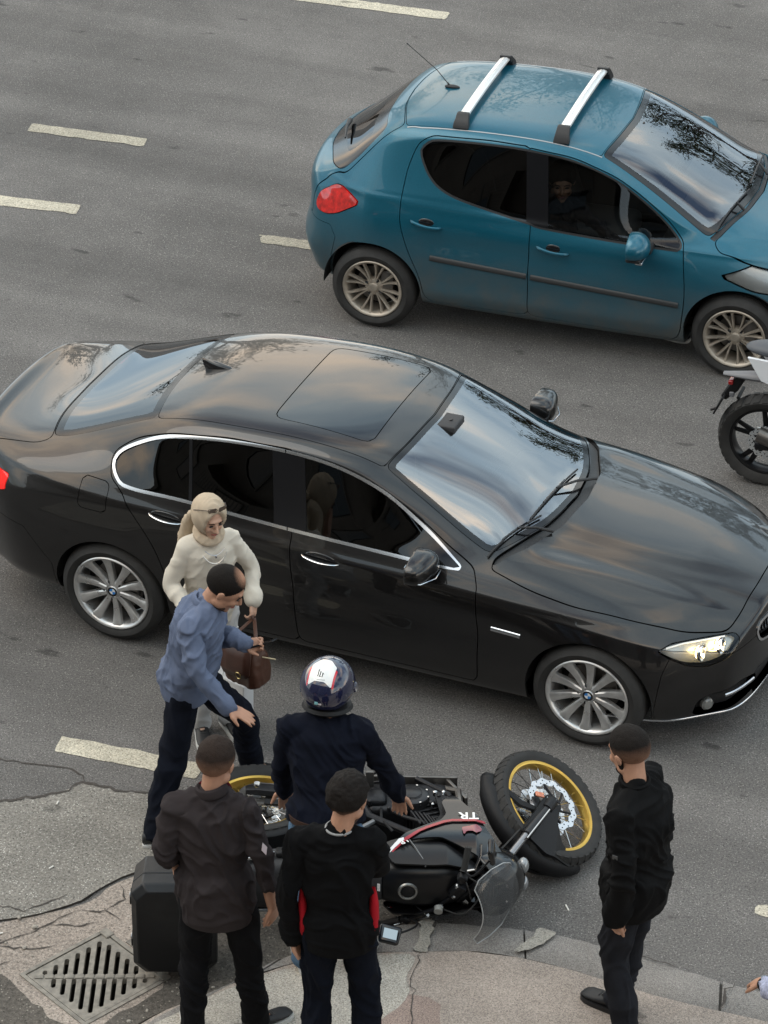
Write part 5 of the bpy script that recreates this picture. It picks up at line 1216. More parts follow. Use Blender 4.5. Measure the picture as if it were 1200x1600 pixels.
# ================================================================ MOTORCYCLES
GOLD=mat('gold_rim',(.62,.40,.09),.28,metal=.85,noise=.08)
FAIR=mat('gloss_black_fairing',(.004,.0045,.0055),.18,coat=.45,coat_rough=.04,spec=.35)
SEMI=mat('satin_black_fairing',(.006,.006,.007),.30,spec=.4)
MATT=mat('matt_black_plastic',(.009,.009,.010),.5,spec=.3,bump=.25,bscale=300)
CAST=mat('black_casting',(.016,.016,.018),.40,metal=.5,noise=.3,nscale=30,bump=.3,bscale=90)
FORKM=mat('fork_tube',(.50,.50,.50),.15,metal=1.)
DISC=mat('brake_disc_bright',(.75,.78,.80),.25,metal=.9)
HUBM=mat('hub_grey',(.18,.18,.18),.4,metal=.8)
REDST=mat('red_stripe',(.30,.010,.018),.25,coat=.4)
WHST=mat('white_sticker',(.75,.75,.75),.2,coat=.6)
def msw(parent,name,c,Rt,w,rr,gold,nsp,knob,hubw=.07,rubber=RUBBER,front=True,discs=(1,-1),disc_r=.155):
    t=empty(name,c,parent=parent); h=w/2
    b=GB(); prof=[(rr+.006,-h*.62),(rr+.022,-h*.86)]
    for k in range(9):
        a=-1.25+2.5*k/8; prof.append((Rt-.035+.035*math.cos(a)+0,h*math.sin(a)/math.sin(1.25)*.98))
    prof+=[(rr+.022,h*.86),(rr+.006,h*.62)]
    b.lathe(prof,96,'y'); b.ob('tyre',rubber,t,sharp=60)
    n=int(2*PI*Rt/knob)
    # tread blocks in pairs, slanted
    b=GB()
    for k in range(n):
        a0=2*PI*k/n
        for s in (1,-1):
            V=[]
            for (ty,off,ra) in ((.06,.0,.002),(.95,.35,-.030)):
                for da in (0,.62):
                    a=a0+(off+da+(.5 if s<0 else 0))*2*PI/n; rad=Rt-.035+.0365*math.cos(math.asin(min(1,ty*.95)))
                    V.append(((rad+.006)*math.cos(a),s*ty*h,(rad+.006)*math.sin(a))); V.append(((rad-.008)*math.cos(a),s*ty*h,(rad-.008)*math.sin(a)))
            b.add(V,[(0,2,6,4),(0,1,3,2),(4,6,7,5),(0,4,5,1),(2,3,7,6)])
    o=b.ob('tread_blocks',rubber,t,smooth=False); o['kind']='stuff'
    b=GB(); b.lathe([(rr+.010,-h*.62),(rr+.002,-h*.66),(rr-.010,-h*.58),(rr-.016,-h*.3),(rr-.020,0),(rr-.016,h*.3),(rr-.010,h*.58),(rr+.002,h*.66),(rr+.010,h*.62)],96,'y'); b.ob('rim',gold,t,sharp=40)
    b=GB(); b.lathe([(.0,-hubw),(.022,-hubw),(.032,-hubw+.01),(.026,-.02),(.026,.02),(.032,hubw-.01),(.022,hubw),(0,hubw)],28,'y'); b.ob('hub',HUBM,t)
    for k in range(nsp):
        s=1 if k%2 else -1; a=2*PI*k/nsp; tw=.45*(1 if (k//2)%2 else -1)
        p=(.036*math.cos(a+tw*1.6),s*hubw*.8,.036*math.sin(a+tw*1.6)); q=((rr-.012)*math.cos(a),s*h*.16,(rr-.012)*math.sin(a))
        b=GB(); b.tube([p,q],.0023,5); b.ob('spoke',FORKM,t)
    for s in discs:
        m=72; rs=[]; 
        V=[];F=[]
        for k in range(m):
            a=2*PI*k/m; ro=disc_r+.0055*math.cos(a*12); ri=disc_r-.036+.006*math.cos(a*12)
            for (r,y) in ((ro,.0025),(ri,.0025),(ri,-.0025),(ro,-.0025)): V.append((r*math.cos(a),s*(hubw*.72)+y,r*math.sin(a)))
        for k in range(m):
            j=(k+1)%m
            for i in range(4): F.append((k*4+i,j*4+i,j*4+(i+1)%4,k*4+(i+1)%4))
        b=GB(); b.add(V,F); d=b.ob('brake_disc',DISC,t,sharp=40)
        b=GB()
        for k in range(36):
            a=2*PI*k/36; r=disc_r-.010-.017*(k%2)
            b.lathe([(0,0),(.0042,0)],8,'y',c=(r*math.cos(a),s*(hubw*.72)+.0032*(1 if s>0 else -1),r*math.sin(a)))
        o=b.ob('disc_hole',LINER,d,smooth=False); o['kind']='stuff'
        b=GB()
        for k in range(6):
            a=2*PI*k/6; b.tube([(.05*math.cos(a+.5),s*hubw*.72,.05*math.sin(a+.5)),((disc_r-.034)*math.cos(a),s*hubw*.72,(disc_r-.034)*math.sin(a))],.007,6)
        b.lathe([(.045,s*hubw*.72-.004),(.058,s*hubw*.72-.004),(.058,s*hubw*.72+.004),(.045,s*hubw*.72+.004)],24,'y',closed=True); b.ob('disc_carrier',CAST,d)
    return t
def plate(name,poly,yf,m,parent,th=.012,z=1,cell=.018,r=.0):
    """domed side panel: outline in (X,Z), height above the centre plane given by yf"""
    poly=rpoly(poly,r) if r else np.array(poly); lo=poly.min(0)-.01; hi=poly.max(0)+.01
    n=max(4,int((hi[0]-lo[0])/cell)); k=max(4,int((hi[1]-lo[1])/cell)); g=gridS(lo[0],hi[0],lo[1],hi[1],n,k)
    A=g.A.copy(); x,y=A[:,0].copy(),A[:,1].copy(); e=1e-3
    Y=yf(x,y); dx=(yf(x+e,y)-Y)/e; dz=(yf(x,y+e)-Y)/e
    N=np.stack([-dx*z,np.full_like(x,z),-dz*z],1); N/=np.linalg.norm(N,axis=1,keepdims=True)
    g.A=np.hstack([np.stack([x,Y*z,y],1),N])
    g=clip(g,sdf(poly,g.P[:,[0,2]]))
    if z>0: g=S(g.A,g.F[:,::-1])
    return sob(name,g,m,parent,rim=th)
def textmesh(body,size,m,parent,mtx,name='lettering',ext=.0006,bold=False):
    c=bpy.data.curves.new('t','FONT'); c.body=body; c.size=size; c.extrude=ext; c.align_x='CENTER'; c.align_y='CENTER'
    if bold: c.offset=size*.02
    o=bpy.data.objects.new('t',c); COL.objects.link(o); dg=bpy.context.evaluated_depsgraph_get(); me=bpy.data.meshes.new_from_object(o.evaluated_get(dg)); bpy.data.objects.remove(o)
    me.name=name; return addmesh(name,me,m,parent,mtx)
def fallen_bike():
    t=empty('motorcycle',(0,0,0),label='black adventure motorcycle with gold rims lying on its side in front of the men',cat='motorcycle')
    o=Vector((.191,-2.492,.31)); X=Vector((.9187,.3941,-.0258)); Y=Vector((.0100,.0423,.9991)); Z=X.cross(Y)
    Y=Z.cross(X).normalized(); Z.normalize()
    t.matrix_world=Matrix(((X.x,Y.x,Z.x,o.x),(X.y,Y.y,Z.y,o.y),(X.z,Y.z,Z.z,o.z),(0,0,0,1)))
    # rear wheel and swingarm
    msw(t,'wheel',(0,0,0),.325,.150,.232,GOLD,36,.052,discs=(-1,),disc_r=.12)
    for s in (1,-1):
        b=GB(); b.tube([(-.06,s*.115,.0),(.0,s*.118,.0),(.28,s*.120,.045),(.52,s*.105,.075)],[.022,.030,.034,.036],10,flat=1.3); b.ob('swingarm',CAST,t)
        b=GB(); b.lathe([(0,s*.160),(.016,s*.160),(.020,s*.152),(.020,s*.14)],14,'y'); b.ob('axle_nut',FORKM,t)
    b=GB(); b.lathe([(.055,.085),(.098,.085),(.098,.091),(.055,.091)],40,'y',closed=True); b.ob('rear_sprocket',STEEL,t)
    b=GB(); b.tube([(0,.09,.096),(.3,.09,.115),(.58,.09,.115)],.008,6); b.tube([(0,.09,-.096),(.3,.09,-.05),(.58,.09,.01)],.008,6); b.ob('chain',STEEL,t)
    b=GB(); b.box((.24,.118,.135),(.40,.012,.045),rot=(0,-.10,0),bev=.005); b.ob('chain_guard',MATT,t)
    b=GB(); n=18
    V=[];F=[]
    for k in range(n+1):
        a=R(25+95*k/n); r=.352
        for y in (-.075,-.05,0,.05,.075): V.append((r*math.cos(a)-(abs(y)>.06)*.02*math.cos(a),y,r*math.sin(a)-(abs(y)>.06)*.02*math.sin(a)))
    for k in range(n):
        for j in range(4): F.append((k*5+j,k*5+j+1,(k+1)*5+j+1,(k+1)*5+j))
    b.add(V,F); q=b.ob('rear_hugger',MATT,t); q.modifiers.new('s','SOLIDIFY').thickness=.005
    # engine
    b=GB(); b.box((.80,0,.06),(.44,.25,.26),bev=.04); b.box((.62,0,.08),(.20,.22,.20),bev=.04); b.ob('engine_case',CAST,t)
    b=GB(); b.box((.93,0,.25),(.20,.25,.24),rot=(0,.35,0),bev=.03)
    for k in range(5): b.box((.90+.02*k,0,.17+.035*k),(.23,.27,.010),rot=(0,.35,0))
    b.box((1.0,0,.36),(.17,.24,.09),rot=(0,.35,0),bev=.03); b.ob('cylinder_head',CAST,t)
    b=GB(); b.lathe([(0,.182),(.045,.182),(.050,.179),(.052,.176),(.080,.174),(.088,.168),(.091,.155),(.093,.12)],44,'y',c=(.825,0,.118)); q=b.ob('alternator_cover',mat('cover_grey_black',(.040,.040,.042),.35,metal=.6),t)
    b=GB(); b.lathe([(.046,.1825),(.049,.1835),(.052,.1825)],40,'y',c=(.825,0,.118)); b.ob('cover_ring',CAST,q)
    for k in range(8):
        a=k*PI/4+.3; b=GB(); b.lathe([(0,.172),(.006,.172),(.0065,.165),(.0065,.15)],8,'y',c=(.825+.086*math.cos(a),0,.118+.086*math.sin(a))); b.ob('cover_bolt',FORKM,q)
    b=GB(); b.box((.625,.13,.10),(.13,.06,.12),bev=.03); b.ob('sprocket_cover',CAST,t)
    b=GB(); b.box((.82,0,-.115),(.50,.26,.02),rot=(0,-.03,0),bev=.005); b.box((1.06,0,-.02),(.02,.24,.22),rot=(0,.5,0),bev=.005); b.ob('bash_plate',STEEL,t)
    # pipes, hoses, fasteners around the engine
    for i,(P,r_,m) in enumerate(([[(.97,.08,.33),(1.08,.12,.22),(1.07,.12,.02),(.95,.08,-.08)],.020,STEEL],[[(.97,-.08,.33),(1.08,-.12,.22),(1.07,-.12,.02),(.9,-.10,-.08)],.020,STEEL],
        [[(.93,.13,.14),(.98,.16,.20),(1.0,.165,.30),(.99,.14,.40)],.012,CAST],[[(.72,.13,.22),(.78,.15,.30),(.90,.15,.36)],.010,MATT],[[(.95,.13,.08),(1.01,.15,.12),(1.04,.15,.20)],.009,FORKM],
        [[(.66,.12,.18),(.66,.14,.30),(.72,.14,.42)],.008,MATT])):
        b=GB(); b.tube(P,r_,8); b.ob('pipe' if m is STEEL else 'hose',m,t)
    for k,(x,y,z,r_) in enumerate(((.945,.17,.10,.012),(.965,.17,.135,.010),(.925,.165,.185,.013),(.99,.16,.085,.010),(1.01,.165,.15,.008),(.60,.165,.18,.010),(.93,.17,.215,.008),(.70,.15,.22,.010),(.985,.165,.17,.009))):
        b=GB(); b.lathe([(0,y+.01),(r_*.5,y+.01),(r_,y+.006),(r_,y-.02)],12,'y',c=(x,0,z)); b.ob('fitting',FORKM if k%3==0 else CAST,t)
    b=GB(); 
    for k in range(7): b.box((.84+.022*k,.145-.004*abs(k-3),.31+.012*k),(.010,.05,.13),rot=(0,.4,0),bev=.003)
    q=b.ob('throttle_bodies',CAST,t); q['kind']='stuff'
    # frame
    for s in (1,-1):
        b=GB(); b.tube([(1.16,s*.03,.66),(1.03,s*.12,.50),(.80,s*.135,.42),(.60,s*.125,.26),(.53,s*.12,.05)],.020,10); b.ob('frame_tube',CAST,t)
        b=GB(); b.tube([(1.17,s*.03,.56),(1.06,s*.10,.30),(1.02,s*.12,.05),(.85,s*.12,-.10)],.016,10); b.ob('down_tube',CAST,t)
        b=GB(); b.tube([(.62,s*.12,.30),(.40,s*.13,.52),(.10,s*.12,.66),(-.20,s*.10,.70)],.014,8); b.ob('subframe_tube',mat('subframe_grey',(.22,.22,.22),.4,metal=.6),t)
    # radiator and its cowl
    b=GB(); b.box((1.075,0,.34),(.045,.30,.28),rot=(0,.25,0),bev=.006); b.ob('radiator',CAST,t)
    b=GB()
    for k in range(22): b.box((1.045,-.13+.26*k/21,.335),(.010,.004,.25),rot=(0,.25,0))
    q=b.ob('radiator_fins',STEEL,t,smooth=False); q['kind']='stuff'
    # pegs and levers
    for s in (1,-1):
        b=GB(); b.box((.60,s*.20,.02),(.045,.10,.022),bev=.006); b.ob('foot_peg',STEEL,t)
        b=GB(); b.box((.52,s*.135,.06),(.06,.02,.14),bev=.006); b.ob('peg_plate',CAST,t)
    b=GB(); b.tube([(.60,.15,-.02),(.66,.17,.0),(.735,.175,-.010)],.006,8); b.ob('gear_lever',CAST,t)
    b=GB(); b.tube([(.735,.175,-.010),(.735,.235,-.010)],.012,10); b.ob('lever_rubber',RUBBER,t)
    b=GB(); b.tube([(.56,.14,-.06),(.68,.20,-.09)],.008,8); b.tube([(.68,.20,-.09),(.69,.26,-.095)],.011,8); b.ob('side_stand',CAST,t)
    # exhaust silencer on the right, under the tail
    b=GB(); b.tube([(.45,-.14,.05),(.20,-.17,.20),(-.10,-.19,.36),(-.34,-.20,.47)],[.026,.050,.055,.048],16); b.ob('silencer',STEEL,t)
    # tank, seat, tail
    b=GB(); V=[];F=[]; st=[(.60,.10,.55,.70),(.68,.135,.50,.735),(.78,.150,.48,.755),(.90,.158,.47,.76),(1.02,.150,.47,.745),(1.12,.115,.50,.70),(1.17,.06,.55,.65)]
    for x,wd,z0,z1 in st:
        for k in range(13):
            a=PI*k/12; cx=math.cos(a); sx=math.sin(a); V.append((x,wd*np.sign(cx)*abs(cx)**.55,z0+(z1-z0)*abs(sx)**.6))
    for i in range(len(st)-1):
        for k in range(12): F.append((i*13+k,i*13+k+1,(i+1)*13+k+1,(i+1)*13+k))
    F.append(tuple(range(13))); F.append(tuple((len(st)-1)*13+k for k in range(12,-1,-1))); b.add(V,F); q=b.ob('tank',SEMI,t,sharp=60)
    sm=q.modifiers.new('s','SUBSURF'); sm.levels=1; sm.render_levels=2
    zc=.752
    b=GB(); b.lathe([(.0,zc+.010),(.030,zc+.010),(.034,zc+.008),(.036,zc+.002)],40,'z',c=(.795,0,0)); cp=b.ob('filler_cap',CAST,t)
    b=GB(); b.lathe([(.036,zc+.004),(.040,zc+.012),(.048,zc+.012),(.052,zc+.002)],40,'z',c=(.795,0,0)); b.ob('cap_ring',mat('worn_ring',(.28,.28,.27),.35,metal=.8),cp)
    b=GB(); b.box((.645,.01,.735),(.016,.045,.002),rot=(0,-.3,0)); b.ob('warning_label',WHST,t,smooth=False)
    b=GB(); V=[];F=[]; st=[(.66,.10,.58,.735),(.55,.13,.56,.715),(.38,.15,.57,.715),(.22,.155,.58,.735),(.0,.145,.60,.745),(-.10,.12,.61,.735)]
    for x,wd,z0,z1 in st:
        for k in range(11):
            a=PI*k/10; cx=math.cos(a); sx=math.sin(a); V.append((x,wd*np.sign(cx)*abs(cx)**.45,z0+(z1-z0)*abs(sx)**.5))
    for i in range(len(st)-1):
        for k in range(10): F.append((i*11+k,i*11+k+1,(i+1)*11+k+1,(i+1)*11+k))
    F.append(tuple(range(11))); F.append(tuple((len(st)-1)*11+k for k in range(10,-1,-1))); b.add(V,F); b.ob('seat',mat('seat_vinyl',(.028,.028,.030),.55,bump=.3,bscale=200),t,sharp=60)
    b=GB(); b.box((.08,0,.60),(.52,.22,.10),rot=(0,.08,0),bev=.03); b.ob('tail_cowl',FAIR,t)
    for s in (1,-1):
        b=GB(); b.box((.015,s*.165,.680),(.21,.030,.050),rot=(0,.10,0),bev=.012,taper=.7); b.ob('grab_rail',mat('rail_silver',(.55,.56,.57),.28,metal=.9),t)
        b=GB(); b.lathe([(0,s*.192),(.012,s*.192),(.016,s*.186),(.016,s*.16)],16,'y',c=(.160,0,.645)); b.ob('lock_barrel',FORKM,t)
        b=GB(); b.box((.155,s*.165,.645),(.08,.035,.06),bev=.012); b.ob('rail_mount',MATT,t)
    b=GB(); b.box((-.16,0,.70),(.34,.24,.018),bev=.006); b.box((.05,.07,.66),(.30,.018,.04)); b.box((.05,-.07,.66),(.30,.018,.04)); b.ob('luggage_rack',CAST,t)
    b=GB(); b.box((-.22,0,.60),(.05,.14,.05),bev=.012); b.ob('tail_light',mat('red_lens_dark',(.25,.006,.006),.12,coat=1.),t)
    b=GB(); b.tube([(-.15,0,.58),(-.30,0,.42)],.014,8); b.box((-.33,0,.36),(.02,.17,.13),rot=(0,.5,0),bev=.004); b.ob('plate_holder',MATT,t)
    # top case: chamfered, seam, latches
    tcase=empty('top_case',(-.39,-.01,.775),parent=t)
    def oct_(hx,hy,ch): return [(-hx+ch,-hy),(hx-ch,-hy),(hx,-hy+ch),(hx,hy-ch),(hx-ch,hy),(-hx+ch,hy),(-hx,hy-ch),(-hx,-hy+ch)]
    def loft(rings,name,m):
        b=GB();V=[];F=[]
        for (hx,hy,ch,z) in rings: V+= [(x,y,z) for x,y in oct_(hx,hy,ch)]
        for i in range(len(rings)-1):
            for k in range(8): F.append((i*8+k,i*8+(k+1)%8,(i+1)*8+(k+1)%8,(i+1)*8+k))
        F.append(tuple(range(7,-1,-1))); F.append(tuple((len(rings)-1)*8+k for k in range(8))); b.add(V,F); o_=b.ob(name,m,tcase,sharp=25)
        bv=o_.modifiers.new('b','BEVEL'); bv.width=.006; bv.segments=2; return o_
    CASE=mat('case_black_aluminium',(.014,.0145,.016),.40,metal=.4,rnoise=.08)
    loft([(.175,.23,.05,.0),(.205,.265,.055,.03),(.212,.275,.06,.19)],'case_body',CASE)
    loft([(.214,.277,.06,.196),(.214,.277,.06,.285),(.185,.245,.055,.325)],'case_lid',CASE)
    loft([(.209,.272,.06,.188),(.209,.272,.06,.198)],'seam',LINER)
    for y in (-.13,.13):
        b=GB(); b.box((-.219,y,.19),(.014,.045,.085),bev=.004); l=b.ob('latch',MATT,tcase)
        b=GB(); b.box((-.228,y,.17),(.004,.010,.04),bev=.001); b.ob('latch_pin',FORKM,l)
    b=GB(); b.box((-.217,0,.15),(.012,.11,.07),bev=.003); b.ob('lock_plate',mat('plate_grey',(.20,.20,.20),.4,metal=.6),tcase)
    b=GB(); b.box((.05,0,-.012),(.22,.20,.022),bev=.005); b.ob('case_foot',MATT,tcase)
    # side fairing panels
    yf=lambda x,z: .205-.9*np.maximum(0,z-.50)**2-.35*np.maximum(0,x-1.15)-1.2*np.maximum(0,.25-z)**2-.10*np.maximum(0,.9-x)
    FP=[(1.0,.20),(1.035,.155),(1.16,.36),(1.27,.60),(1.345,.71),(1.30,.785),(1.13,.665),(.97,.555),(.82,.56),(.69,.655),(.68,.64),(.79,.50),(.97,.405),(1.0,.345),(.975,.24)]
    for s in (1,-1):
        p=plate('side_fairing',FP,yf,FAIR,t,z=s,r=.02)
        y2=lambda x,z: yf(x,z)+.010
        plate('red_stripe',[(.70,.655),(.76,.575),(.85,.50),(.98,.425),(1.03,.412),(1.195,.412),(1.205,.43),(1.03,.430),(.99,.442),(.86,.516),(.78,.588),(.712,.66)],y2,REDST,p,th=.003,z=s,cell=.006)
        plate('white_stripe',[(.685,.655),(.75,.565),(.775,.558),(.775,.575),(.73,.625),(.70,.66)],lambda x,z: yf(x,z)+.012,WHST,p,th=.003,z=s,cell=.006)
        plate('wing_mark',[(1.075,.485),(1.165,.455),(1.185,.50),(1.150,.535),(1.135,.505),(1.12,.54),(1.105,.51),(1.085,.55)],y2,mat('dull_red_mark',(.20,.012,.020),.2,coat=1.),p,th=.001,z=s)
        # pale strip over the panel edge
        pts=[(.80,.56),(.83,.62),(.87,.70),(.885,.745)]
        b=GB(); b.tube([(x,s*(float(yf(x,z))*.98+.002),z) for x,z in pts],.006,6,flat=.5); b.ob('edge_strip',mat('strip_grey',(.20,.20,.20),.3,metal=.4),t)
        plate('tank_cover',[(.66,.62),(.80,.565),(.97,.565),(1.12,.67),(1.25,.76),(1.10,.735),(.92,.745),(.72,.735)],lambda x,z:.178-.9*np.maximum(0,z-.60)**2-.30*np.maximum(0,x-1.0),SEMI,t,z=s,r=.02)
        plate('inner_cowl',[(.94,.10),(1.03,.15),(1.06,.42),(.93,.40),(.97,.30)],lambda x,z:.17+0*x,MATT,t,z=s,th=.01)
    for s in (1,):
        Mt=Matrix(((-1,0,0,0),(0,0,1,0),(0,1,0,0),(0,0,0,1)))
        # reads from the nose backwards, upright when the machine stands
        M1=Matrix.Translation((1.115,float(yf(1.115,.375))+.009,.378))@Mt
        textmesh('TR',.085,WHST,t,M1,bold=True)
        M2=Matrix.Translation((.775,float(yf(.775,.585))+.011,.590))@Mt@Matrix.Rotation(R(36),4,'Z')
        textmesh('LP',.045,WHST,t,M2,bold=True)
    # nose and instruments
    b=GB(); V=[];F=[]; st=[(.50,.10,1.20,1.37),(.56,.15,1.16,1.405),(.64,.17,1.14,1.410),(.70,.17,1.16,1.395),(.76,.15,1.20,1.355),(.80,.12,1.24,1.32)]
    for z,wd,x0,x1 in st:
        for k in range(13):
            a=PI*k/12-PI/2; V.append((x0+(x1-x0)*math.cos(a)**.7 if abs(math.cos(a))>1e-6 else x0,wd*math.sin(a),z))
    for i in range(len(st)-1):
        for k in range(12): F.append((i*13+k,i*13+k+1,(i+1)*13+k+1,(i+1)*13+k))
    F.append(tuple(range(12,-1,-1))); b.add(V,F); nq=b.ob('nose_cowl',FAIR,t,sharp=60); nq.modifiers.new('s','SUBSURF').render_levels=2; q=nq.modifiers.new('t','SOLIDIFY'); q.thickness=.005
    b=GB()
    for s in (1,-1): b.ell((1.395,s*.055,.60),(.03,.045,.04))
    b.ob('headlight',mat('lamp_clear_bike',(.25,.26,.27),.06,coat=1.,metal=.4),t)
    b=GB(); b.box((1.20,0,.745),(.03,.15,.095),rot=(0,.6,0),bev=.01); b.ob('instrument_panel',MATT,t)
    b=GB(); b.box((1.185,0,.752),(.004,.125,.07),rot=(0,.6,0)); b.ob('display',mat('display_dark',(.02,.03,.03),.05,coat=1.),t)
    b=GB(); b.tube([(1.17,0,.60),(1.27,0,.66),(1.33,0,.66)],.012,8); b.tube([(1.25,-.1,.66),(1.25,.1,.66)],.010,8); b.ob('cowl_stay',CAST,t)
    # screen
    b=GB();V=[];F=[];rows_=[(1.175,.985,.150),(1.195,.965,.195),(1.26,.885,.205),(1.325,.805,.190),(1.365,.745,.150),(1.375,.71,.10)]
    for x,z,wd in rows_:
        for k in range(15):
            s=-1+2*k/14; V.append((x-.045*s*s,wd*s*1.02,z-.03*s*s))
    for i in range(len(rows_)-1):
        for k in range(14): F.append((i*15+k,i*15+k+1,(i+1)*15+k+1,(i+1)*15+k))
    b.add(V,F); q=b.ob('screen',mat('smoked_hazed_screen',(.12,.125,.13),.10,alpha=.30,coat=1.),t,sharp=80); sd=q.modifiers.new('s','SOLIDIFY'); sd.thickness=.004  # grey in the base colour stands in for sky reflection, over the smoked tint
    eV=[V[i*15] for i in range(len(rows_))][::-1]+[V[k] for k in range(15)]+[V[i*15+14] for i in range(len(rows_))]
    b=GB(); b.tube(eV,.0028,5); b.ob('screen_edge',mat('screen_edge_pale',(.40,.41,.41),.25),t)
    for y in (-.05,.05):
        b=GB(); b.lathe([(0,.0),(.009,.0),(.011,.004),(.011,.010)],12,'x',c=(1.300,y,.775)); b.ob('screen_bolt',FORKM,t)
    # steered assembly: turned to the right
    piv=Vector((1.175,0,.62)); ax=Vector((-.42,0,.907)).normalized()
    st_=empty('front_end',piv,parent=t); st_.rotation_mode='QUATERNION'; st_.rotation_quaternion=Matrix.Rotation(R(-38),4,ax).to_quaternion()
    # after steering the hub must sit at (1.548,0,0)
    ofs=Matrix.Rotation(R(38),4,ax)@(Vector((1.548,0,.0))-piv)
    C=Vector(ofs)
    wv=msw(st_,'front_wheel',C,.345,.105,.270,GOLD,36,.055,hubw=.062,disc_r=.155)
    P=lambda x,y,z:(Vector((x,y,z))-piv)
    top=Vector((-.02,0,.16))
    for s in (1,-1):
        lo=Vector((C.x-.010,s*.105,C.z)); up=Vector((-.02-.0,s*.105,.12))
        d=(lo-up)
        b=GB(); b.tube([lo,lo-d*.42],[.026,.029],14); b.ob('fork_slider',mat('fork_slider_black',(.03,.03,.032),.3,metal=.6),st_)
        b=GB(); b.tube([lo-d*.40,up],.0215,14); b.ob('fork_tube',FORKM if s<0 else mat('fork_satin',(.25,.25,.26),.25,metal=.9),st_)
        b=GB(); b.tube([lo+Vector((0,0,0)),lo-d*.10],.034,12); b.ob('axle_clamp',CAST,st_)
        b=GB(); b.box(lo+Vector((-.085,-s*.030,.055)),(.055,.055,.10),rot=(0,.5,0),bev=.012); b.ob('caliper',CAST,st_)
        if s>0:
            b=GB(); b.tube([lo-d*.12+Vector((.012,.028,.0)),lo-d*.48+Vector((.012,.028,0))],.006,8); b.ob('slider_strip',FORKM,st_)  # silver strip along the black left fork slider
            b=GB(); b.box(lo+Vector((-.10,.028,.02)),(.055,.010,.030),rot=(0,.3,0),bev=.004); b.ob('amber_reflector',mat('amber_reflector',(.55,.16,.07),.15,coat=1.),st_)
    # triple clamps
    for k,(zz,xx) in enumerate(((.10,-.035),(-.06,.035))):
        b=GB(); b.box((xx,0,zz),(.07,.26,.035),rot=(0,.43,0),bev=.012); b.ob('triple_clamp',CAST,st_)
    # mudguard hugging the tyre
    b=GB();V=[];F=[];n=26
    for k in range(n+1):
        a=R(48+140*k/n); wdt=.063*(1 if .08<k/n<.9 else .7); r=.362+ (.02*max(0,(k/n-.75))/.25)
        for y,dr in ((-1,-.075),(-.97,-.02),(-.6,.012),(0,.02),(.6,.012),(.97,-.02),(1,-.075)):
            V.append((C.x+(r+dr)*math.cos(a),y*wdt,C.z+(r+dr)*math.sin(a)))
    for k in range(n):
        for j in range(6): F.append((k*7+j,k*7+j+1,(k+1)*7+j+1,(k+1)*7+j))
    b.add(V,F); q=b.ob('front_mudguard',MATT,st_,sharp=50); q.modifiers.new('s','SOLIDIFY').thickness=.005
    for s in (1,-1):
        yq=lambda x,z:.094+0*x
        GP=[(C.x-.075,C.z+.01),(C.x-.02,C.z-.02),(C.x+.045,C.z+.01),(C.x+.02,C.z+.13),(C.x+.07,C.z+.23),(C.x+.19,C.z+.27),(C.x+.16,C.z+.325),(C.x-.02,C.z+.355),(C.x-.19,C.z+.29),(C.x-.13,C.z+.15)]
        plate('fork_guard',GP,lambda x,z:.122-.25*np.abs(z-(C.z+.12))**1.5-.35*np.maximum(0,x-C.x-.03),MATT,st_,th=.03,z=s,r=.02)
        b=GB(); b.tube([(C.x-.10,s*.09,C.z+.09),(C.x-.20,s*.085,C.z+.10),(C.x-.31,s*.07,C.z+.04)],[.012,.016,.014],8,flat=1.6); b.ob('mudguard_stay',MATT,st_)
        b=GB(); b.tube([(C.x-.06,s*.07,C.z+.05),(C.x-.16,s*.085,C.z+.22),(-.02,s*.10,-.02)],.005,6); b.ob('brake_hose',RUBBER,st_)
    # handlebar: given in bike coordinates, moved into the steered frame
    inv=Matrix.Rotation(R(38),4,ax)
    def bk(x,y,z): return inv@(Vector((x,y,z))-piv)
    cl=(1.055,.02,.735)
    b=GB(); P0=[bk(1.10,.275,.770),bk(1.085,.20,.80),bk(1.085,.10,.80),bk(1.055,.045,.755),bk(1.02,-.045,.735),bk(.93,-.12,.745),bk(.80,-.20,.71),bk(.66,-.275,.665)]
    b.tube(P0,.0115,10); hb=b.ob('handlebar',CAST,st_)
    for a_,c_ in ((P0[0],P0[1]),(P0[7],P0[6])):
        b=GB(); e=a_; d=(c_-a_).normalized(); b.tube([e-d*.015,e-d*.01,e,e+d*.11,e+d*.115],[.008,.018,.0175,.0175,.022],14); b.ob('grip',RUBBER,hb)
        b=GB(); b.box(e+d*.15,(.05,.045,.05),bev=.012); b.ob('switch_block',MATT,hb)
    b=GB(); b.tube([bk(1.085,.17,.815),bk(1.135,.17,.80),bk(1.165,.24,.775),bk(1.165,.30,.76)],[.008,.007,.006,.008],8); b.ob('clutch_lever',FORKM,hb)
    b=GB(); b.tube([bk(.90,-.15,.755),bk(.92,-.20,.70),bk(.80,-.26,.66),bk(.73,-.30,.64)],[.008,.007,.006,.008],8); b.ob('brake_lever',FORKM,hb)
    b=GB(); b.box(bk(1.05,.01,.76),(.06,.10,.05),bev=.012); b.ob('bar_clamp',CAST,hb)
    b=GB(); b.lathe([(0,.03),(.022,.03),(.024,.0)],16,'z',c=bk(.955,-.09,.77)); b.ob('brake_reservoir',mat('reservoir',(.30,.30,.28),.3),hb)
